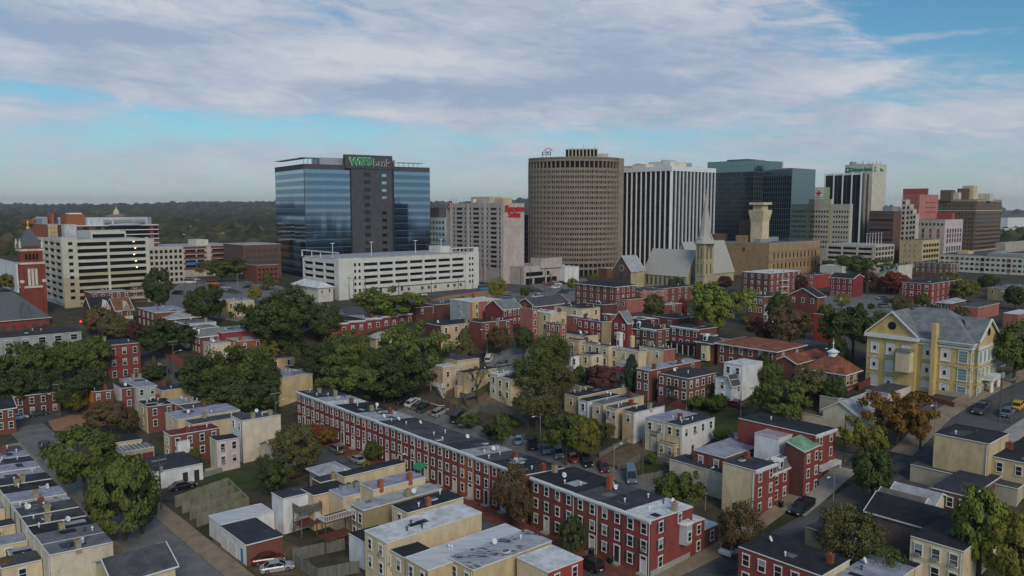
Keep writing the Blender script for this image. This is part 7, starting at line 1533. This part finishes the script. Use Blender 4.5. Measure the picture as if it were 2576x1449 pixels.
for a in (('wooden pole with transformer by the left cross street', 151, 1052, 9.6, -1, 2, 1), ('wooden pole with twin crossarms near the dark suv', 438, 955, 12, 1, 2, 0), ('plain pole left of the twin crossarm pole', 422, 957, 8), ('wooden pole with crossarm by the white garage', 406, 1284, 10, 0, 2, 1), ('pole with crossarm left of the long terrace', 694, 1068, 8.6, 1, 1, 0), ('pole beside the white clapboard wing', 1441, 962, 9, 0, 1, 0), ('wooden pole at the corner of the fenced yards', 1616, 1206, 9, 0, 0, 0),
          ('wooden pole with twin transformers by the main street', 2514, 1062, 12, 0, 1, 2), ('second wooden pole on the main street', 2542, 1066, 9.5, 0, 1, 0), ('pole in front of the yellow school', 2383, 992, 7, 0, 1, 0), ('pole beside the golden street tree', 2122, 1168, 10, 0, 0, 0), ('pole left of the white garage stair tower', 879, 765, 11, 0, 1, 0), ('pole in front of the white garage left part', 891, 772, 11, 0, 1, 0), ('pole in front of the white garage bays', 920, 752, 9, 0, 1, 0), ('pole at the middle of the white garage', 1003, 760, 9, 0, 0, 0), ('pole near the right end of the white garage', 1085, 742, 8.6, 0, 1, 0), ('pole at the right corner of the white garage', 1153, 738, 8, 0, 0, 0), ('tall pole behind the triple-decker', 1190, 800, 14, 0, 0, 0), ('pole before the hotel podium left', 1310, 744, 12, 0, 1, 0), ('pole before the hotel podium middle', 1333, 736, 11, 0, 0, 0), ('pole before the hotel podium right', 1371, 738, 11, 0, 1, 0), ('pole at the hotel lot edge', 1385, 734, 9, 0, 1, 1),
          ('pole with lamp by the maroon trees', 2181, 752, 8, 1, 0, 0), ('pole with lamp behind the grey road', 2112, 800, 9, 0, 0, 2), ('pole behind the chapel with lamp', 2086, 945, 7.5, -1, 0, 0), ('pole before the salmon warehouse', 2444, 790, 9, 0, 0, 0)): pole(*a)
for a in (('street lamp with pale arm in the alley yards', 1359, 1119, 7.4, -1), ('street lamp by the dirt yard', 1544, 1206, 7.4, 1), ('street lamp in front of the stained tan wall', 1774, 1285, 8, 1), ('street lamp over the side street', 2096, 1262, 5.4, -1), ('street lamp beside the pale grey house', 1863, 1062, 7., -1), ('lamp post on the left pavement', 141, 1158, 5.5, 0), ('street lamp by the yellow house', 1225, 890, 8, -1), ('street lamp behind the salmon house', 1652, 790, 5, 1), ('tall lamp on the downtown junction', 598, 735, 9, 1), ('lamp on the right of the main street', 2350, 1110, 8, -1), ('lamp pole by the brick paving', 995, 1215, 6, 1)): pole(*a, name='street_lamp', wood=False)
p = G(207, 858); o = thing('traffic_light', 'traffic light showing red beyond the half timbered houses', 'traffic light', (p.x, p.y, p.z)); b = MB(); b.cyl((0, 0, 0), (0, 0, 6), .1, .08, 8); b.box(-.3, -.2, 5.6, .3, .2, 7.0); b.build('signal_housing', 'metal_dark', o)
mat('lamp_red', (.8, .03, .02), .5, 0.); gl = MATS['lamp_red'].node_tree.nodes['Principled BSDF']; gl.inputs['Emission Color'].default_value = (1, .02, .01, 1); gl.inputs['Emission Strength'].default_value = 5.
b = MB(); b.cyl((0, -.22, 6.6), (0, -.26, 6.6), .32, .32, 12); b.build('red_lamp', 'lamp_red', o)
def wire(label, pts, sag=.5):
    q = [G(x, yb)+Vector((0, 0, hh)) for x, yb, hh in pts]; b = MB()
    for a, c in zip(q[:-1], q[1:]):
        for off in (-1., 0, 1.):
            pv = None
            for k in range(9):
                t = k/8; v = a.lerp(c, t)+Vector((off*UB.x, off*UB.y, -sag*4*t*(1-t)))
                if pv is not None: b.cyl(pv, v, .022, .022, 4, cap=False)
                pv = v
    tag(b.build('power_line', 'metal_dark'), label, 'wire')
wire('power lines strung along the main street by the school', [(2383, 992, 6.7), (2514, 1062, 9), (2542, 1066, 9.3)]); wire('power lines in front of the white parking garage', [(879, 765, 10.6), (1003, 760, 8.6), (1153, 738, 7.8)], .3); wire('power lines at the left cross street', [(151, 1052, 9.2), (438, 955, 11.6)]); wire('power lines over the fenced yards', [(1616, 1206, 8.8), (1774, 1285, 7.6)]); wire('power lines along the left street', [(406, 1284, 9.4), (141, 1158, 6)]); wire('power lines along the alley', [(694, 1068, 8), (1359, 1119, 7), (1616, 1206, 8.6)], 1.)
def fence(label, pts, hh, m='wood_grey', pitch=.28, name='wooden_fence'):
    q = [G(x, y) for x, y in pts]; o = thing(name, label, 'fence', q[0], 0., 'back yard fences'); b = MB(); pb = MB(); c0 = q[0]
    for a, c in zip(q[:-1], q[1:]):
        d = c-a; L = d.length; n = max(1, int(L/pitch)); r = random.Random(1)
        for k in range(n):
            v = a+d*(k/n)-c0; w = a+d*((k+.86)/n)-c0; j = r.uniform(-.05, .05); b.prism([(v.x, v.y, v.z-.3), (w.x, w.y, w.z-.3), (w.x+.03, w.y+.03, w.z-.3), (v.x+.03, v.y+.03, v.z-.3)], [(v.x, v.y, v.z+hh+j), (w.x, w.y, w.z+hh+j), (w.x+.03, w.y+.03, w.z+hh+j), (v.x+.03, v.y+.03, v.z+hh+j)])
        for k in range(int(L/2.4)+1): v = a+d*min(1, k*2.4/L)-c0; pb.box(v.x-.06, v.y-.06, v.z-.3, v.x+.06, v.y+.06, v.z+hh+.1)
    b.build('boards', m, o); pb.build('posts', m, o)
fence('grey board fence by the alley parking', [(1159, 1063), (1205, 1035), (1260, 1050)], 1.8); fence('low grey fence of the bare dirt yard', [(1508, 1152), (1590, 1106)], 1.2); fence('dark board fence between the two yards', [(1555, 1185), (1610, 1158), (1690, 1175)], 1.3); fence('dark board fence along the alley lawn', [(1600, 1214), (1672, 1200), (1700, 1168)], 1.4); fence('brown board fence behind the bare tree', [(1105, 1018), (1180, 1048)], 1.7, 'wood'); fence('board fence in front of the small wooden decks', [(737, 1412), (868, 1382)], 2., 'wood_grey'); fence('board fence at the bottom edge by the silver sedan', [(740, 1424), (800, 1462), (905, 1440)], 2., 'wood_grey'); fence('dark fence behind the long lilac roofed brick house', [(1740, 1140), (1800, 1095)], 1.6, 'wood_red'); fence('brick red fence left of the yellow school', [(2160, 985), (2195, 965)], 2., 'wood_red')
fence('weathered fence across the upper yards', [(1290, 1030), (1400, 1040), (1490, 1075)], 1.5, 'wood'); fence('grey fence beside the cream rear house', [(1225, 1030), (1290, 1045), (1330, 1075)], 1.6); fence('dark fence on the left lawn', [(640, 1175), (700, 1215), (690, 1250)], 1.2, 'wood'); fence('wire grey fence behind the white garage', [(500, 1205), (560, 1188)], 1.1, 'metal', .6, 'wire_fence'); fence('dark fence behind the brick apartment house', [(1745, 1035), (1810, 1010)], 1.4, 'wood'); fence('board fence at the back of the small pale wing', [(1560, 960), (1610, 985)], 1.6, 'wood')
fence('low white porch fence behind the left street trees', [(40, 1040), (90, 1028)], 1., 'trim', .5, 'porch_fence')
def wall_thing(label, pts, hh, m, t=.25, name='concrete_wall', loc=None):
    q = [G(x, y) for x, y in pts]; o = thing(name, label, 'wall', q[0], 0., 'low concrete walls'); b = MB()
    for a, c in zip(q[:-1], q[1:]): a, c = a-q[0], c-q[0]; b.beam((a.x, a.y, a.z+hh/2-.3), (c.x, c.y, c.z+hh/2-.3), t, hh+.6)
    b.build('wall', m, o)
mat('wall_moss', (.24, .235, .16), .9, .3, .8, (1, 1, .4), dark=(.13, .14, .08), dsc=.5, damt=.58)
for i, (a, c, w_) in enumerate((((441, 1277), (575, 1228), 'farthest'), ((459, 1292), (590, 1246), 'second'), ((478, 1308), (608, 1262), 'third'), ((496, 1326), (626, 1278), 'nearest'))): wall_thing(f'mossy concrete stall wall, {w_} of four by the left street', [a, c], 2.2, 'wall_moss')
wall_thing('mossy concrete back wall of the roofless stalls', [(575, 1228), (626, 1278)], 2., 'wall_moss'); wall_thing('retaining wall in front of the yellow school', [(2310, 1000), (2400, 1026)], 1.2, 'brick_paving', .4, 'retaining_wall')
wall_thing('low brick garden wall left of the white garage', [(515, 1190), (545, 1182)], .8, 'wall_concrete', .3, 'garden_wall')
def deck(label, x, y, zf, wb, wa, floor, rail, stair=0, solid=False, lower=False):
    p = G(x, y, zf); o = thing('deck', label, 'deck', (p.x, p.y, p.z-zf), math.radians(YAW), 'rear decks and stairs')
    b = MB(); b.box(0, 0, zf-.2, wb, wa, zf); b.build('platform', floor, o); b = MB()
    for u in (0, wb-.14):
        for v in (0, wa-.14): b.box(u, v, -.6, u+.14, v+.14, zf-.2)
    b.build('posts', floor, o); b = MB()
    segs = [((0, 0), (wb, 0)), ((0, 0), (0, wa)), ((wb, 0), (wb, wa))]
    for (a, c), (e, f) in segs:
        b.beam((a, c, zf+1.), (e, f, zf+1.), .09, .08); b.beam((a, c, zf+.15), (e, f, zf+.15), .07, .06); L = math.hypot(e-a, f-c); n = int(L/(.13 if solid else .3))
        for k in range(n+1): t = k/n; b.box(a+(e-a)*t-.035, c+(f-c)*t-.035, zf, a+(e-a)*t+.035, c+(f-c)*t+.035, zf+1.)
    b.build('railing', rail, o)
    if lower: b = MB(); b.box(.2, .1, zf*.45-.15, wb-.2, wa, zf*.45); b.build('lower_platform', 'wood_red', o)
    if stair:
        b = MB(); n = 9
        for k in range(n): b.box(-.9, wa*.2+k*.28*stair-.6, zf-(k+1)*zf/n-.06, 0, wa*.2+k*.28*stair-.3, zf-(k+1)*zf/n)
        for s in (-.9, 0): b.beam((s, wa*.2-.5, zf+.6), (s, wa*.2+n*.28*stair-.5, .7), .07, .09)
        b.build('stairs', rail, o)
deck('white railed rear deck with steps by the alley', 1110, 975, 2.4, 1.5, 5., 'trim', 'trim', -1, True); deck('white railed upper deck with dark floor behind the peach wing', 818, 1316, 5.6, 5.4, 3., 'wood_red', 'trim', 0, False, True); deck('weathered wooden balcony on the white wing', 757, 1292, 4.2, 4., 3., 'wood_grey', 'wood_grey', 1, True, True); deck('grey wooden deck with stairs beside the yellow lean-to', 1172, 1000, 2.2, 4., 2.6, 'wood_grey', 'wood_grey', -1, True); deck('dark wooden balcony of the cream rear house', 1262, 980, 3.4, 3., 2., 'wood', 'wood', -1, False, True); deck('wooden back stair and deck of the tan rear house', 1545, 1060, 2.6, 2.4, 3., 'wood_grey', 'wood_grey', -1, True); deck('dark balcony on the white stuccoed rear house', 1652, 1098, 3.6, 3.4, 1.8, 'wood', 'wood', 0, False)
deck('white railed deck beside the pink roofed house', 1896, 1112, 4.4, 3., 4.4, 'trim', 'trim', 0, False); deck('grey wooden roof deck of the pale rear house', 1555, 895, 3.4, 3., 5., 'wood_grey', 'wood_grey', 0, True); deck('long grey deck behind the first white roof', 990, 1420, 2.6, 3., 7., 'wood_grey', 'wood_grey', 0, True); deck('small grey deck beside the ladder at the bottom edge', 1075, 1444, 2.6, 3., 4., 'wood_grey', 'wood_grey', 0, True); deck('steps and porch of the tan kitchen wing', 1680, 1158, 1.2, 2., 2., 'wood_grey', 'wood_grey', -1, False)
house('brown red garden shed beside the alley parking', 1104, 1022, 1084, 1118, 2.2, 'brick', 'brown', la=4, name='garden_shed', cat='shed', deco=False)
for lab, x, y in (('dark wheeled bin by the near red terrace', 1488, 1399), ('second dark bin by the near red terrace', 1536, 1420), ('dark bin beside the stained tan house', 1964, 1278), ('dark bin at the side street pavement', 2052, 1225)):
    p = G(x, y); o = thing('wheeled_bin', lab, 'bin', (p.x, p.y, p.z+.13), .5, 'wheeled bins'); b = MB(); b.prism([(-.28, -.28, 0), (.28, -.28, 0), (.28, .28, 0), (-.28, .28, 0)], [(-.36, -.36, 1.05), (.36, -.36, 1.05), (.36, .36, 1.05), (-.36, .36, 1.05)]); b.build('bin_body', 'tyre', o); b = MB(); b.box(-.4, -.4, 1.05, .4, .4, 1.14); b.build('lid', 'metal_dark', o)
for i in range(4):       # front steps of the near red terrace
    pass
# painted bay lines
for i, (a, c) in enumerate((((2300, 1044), (2316, 1036)), ((2325, 1049), (2345, 1038)))):
    q, w = G(*a), G(*c); b = MB(); b.face([(q.x, q.y-.08, zg(q.x, q.y)+.075), (w.x, w.y-.08, zg(w.x, w.y)+.075), (w.x, w.y+.08, zg(w.x, w.y)+.075), (q.x, q.y+.08, zg(q.x, q.y)+.075)]); tag(b.build('parking_line', 'paint_line'), kind='structure')

# ------------------------------------------------------------------ J. air
def haze(den):
    m = bpy.data.materials.new('haze'); m.use_nodes = True; nt = m.node_tree; nt.nodes.clear()
    v = nt.nodes.new('ShaderNodeVolumePrincipled'); v.inputs['Color'].default_value = (.80, .85, .94, 1); v.inputs['Density'].default_value = den; v.inputs['Anisotropy'].default_value = .1
    o = nt.nodes.new('ShaderNodeOutputMaterial'); nt.links.new(v.outputs[0], o.inputs['Volume'])
    b = MB(); b.box(-9500, -400, -6, 9500, 9200, 150); MATS['haze'] = m; tag(b.build('haze', 'haze'), kind='stuff')
if HAZE: haze(HAZE)
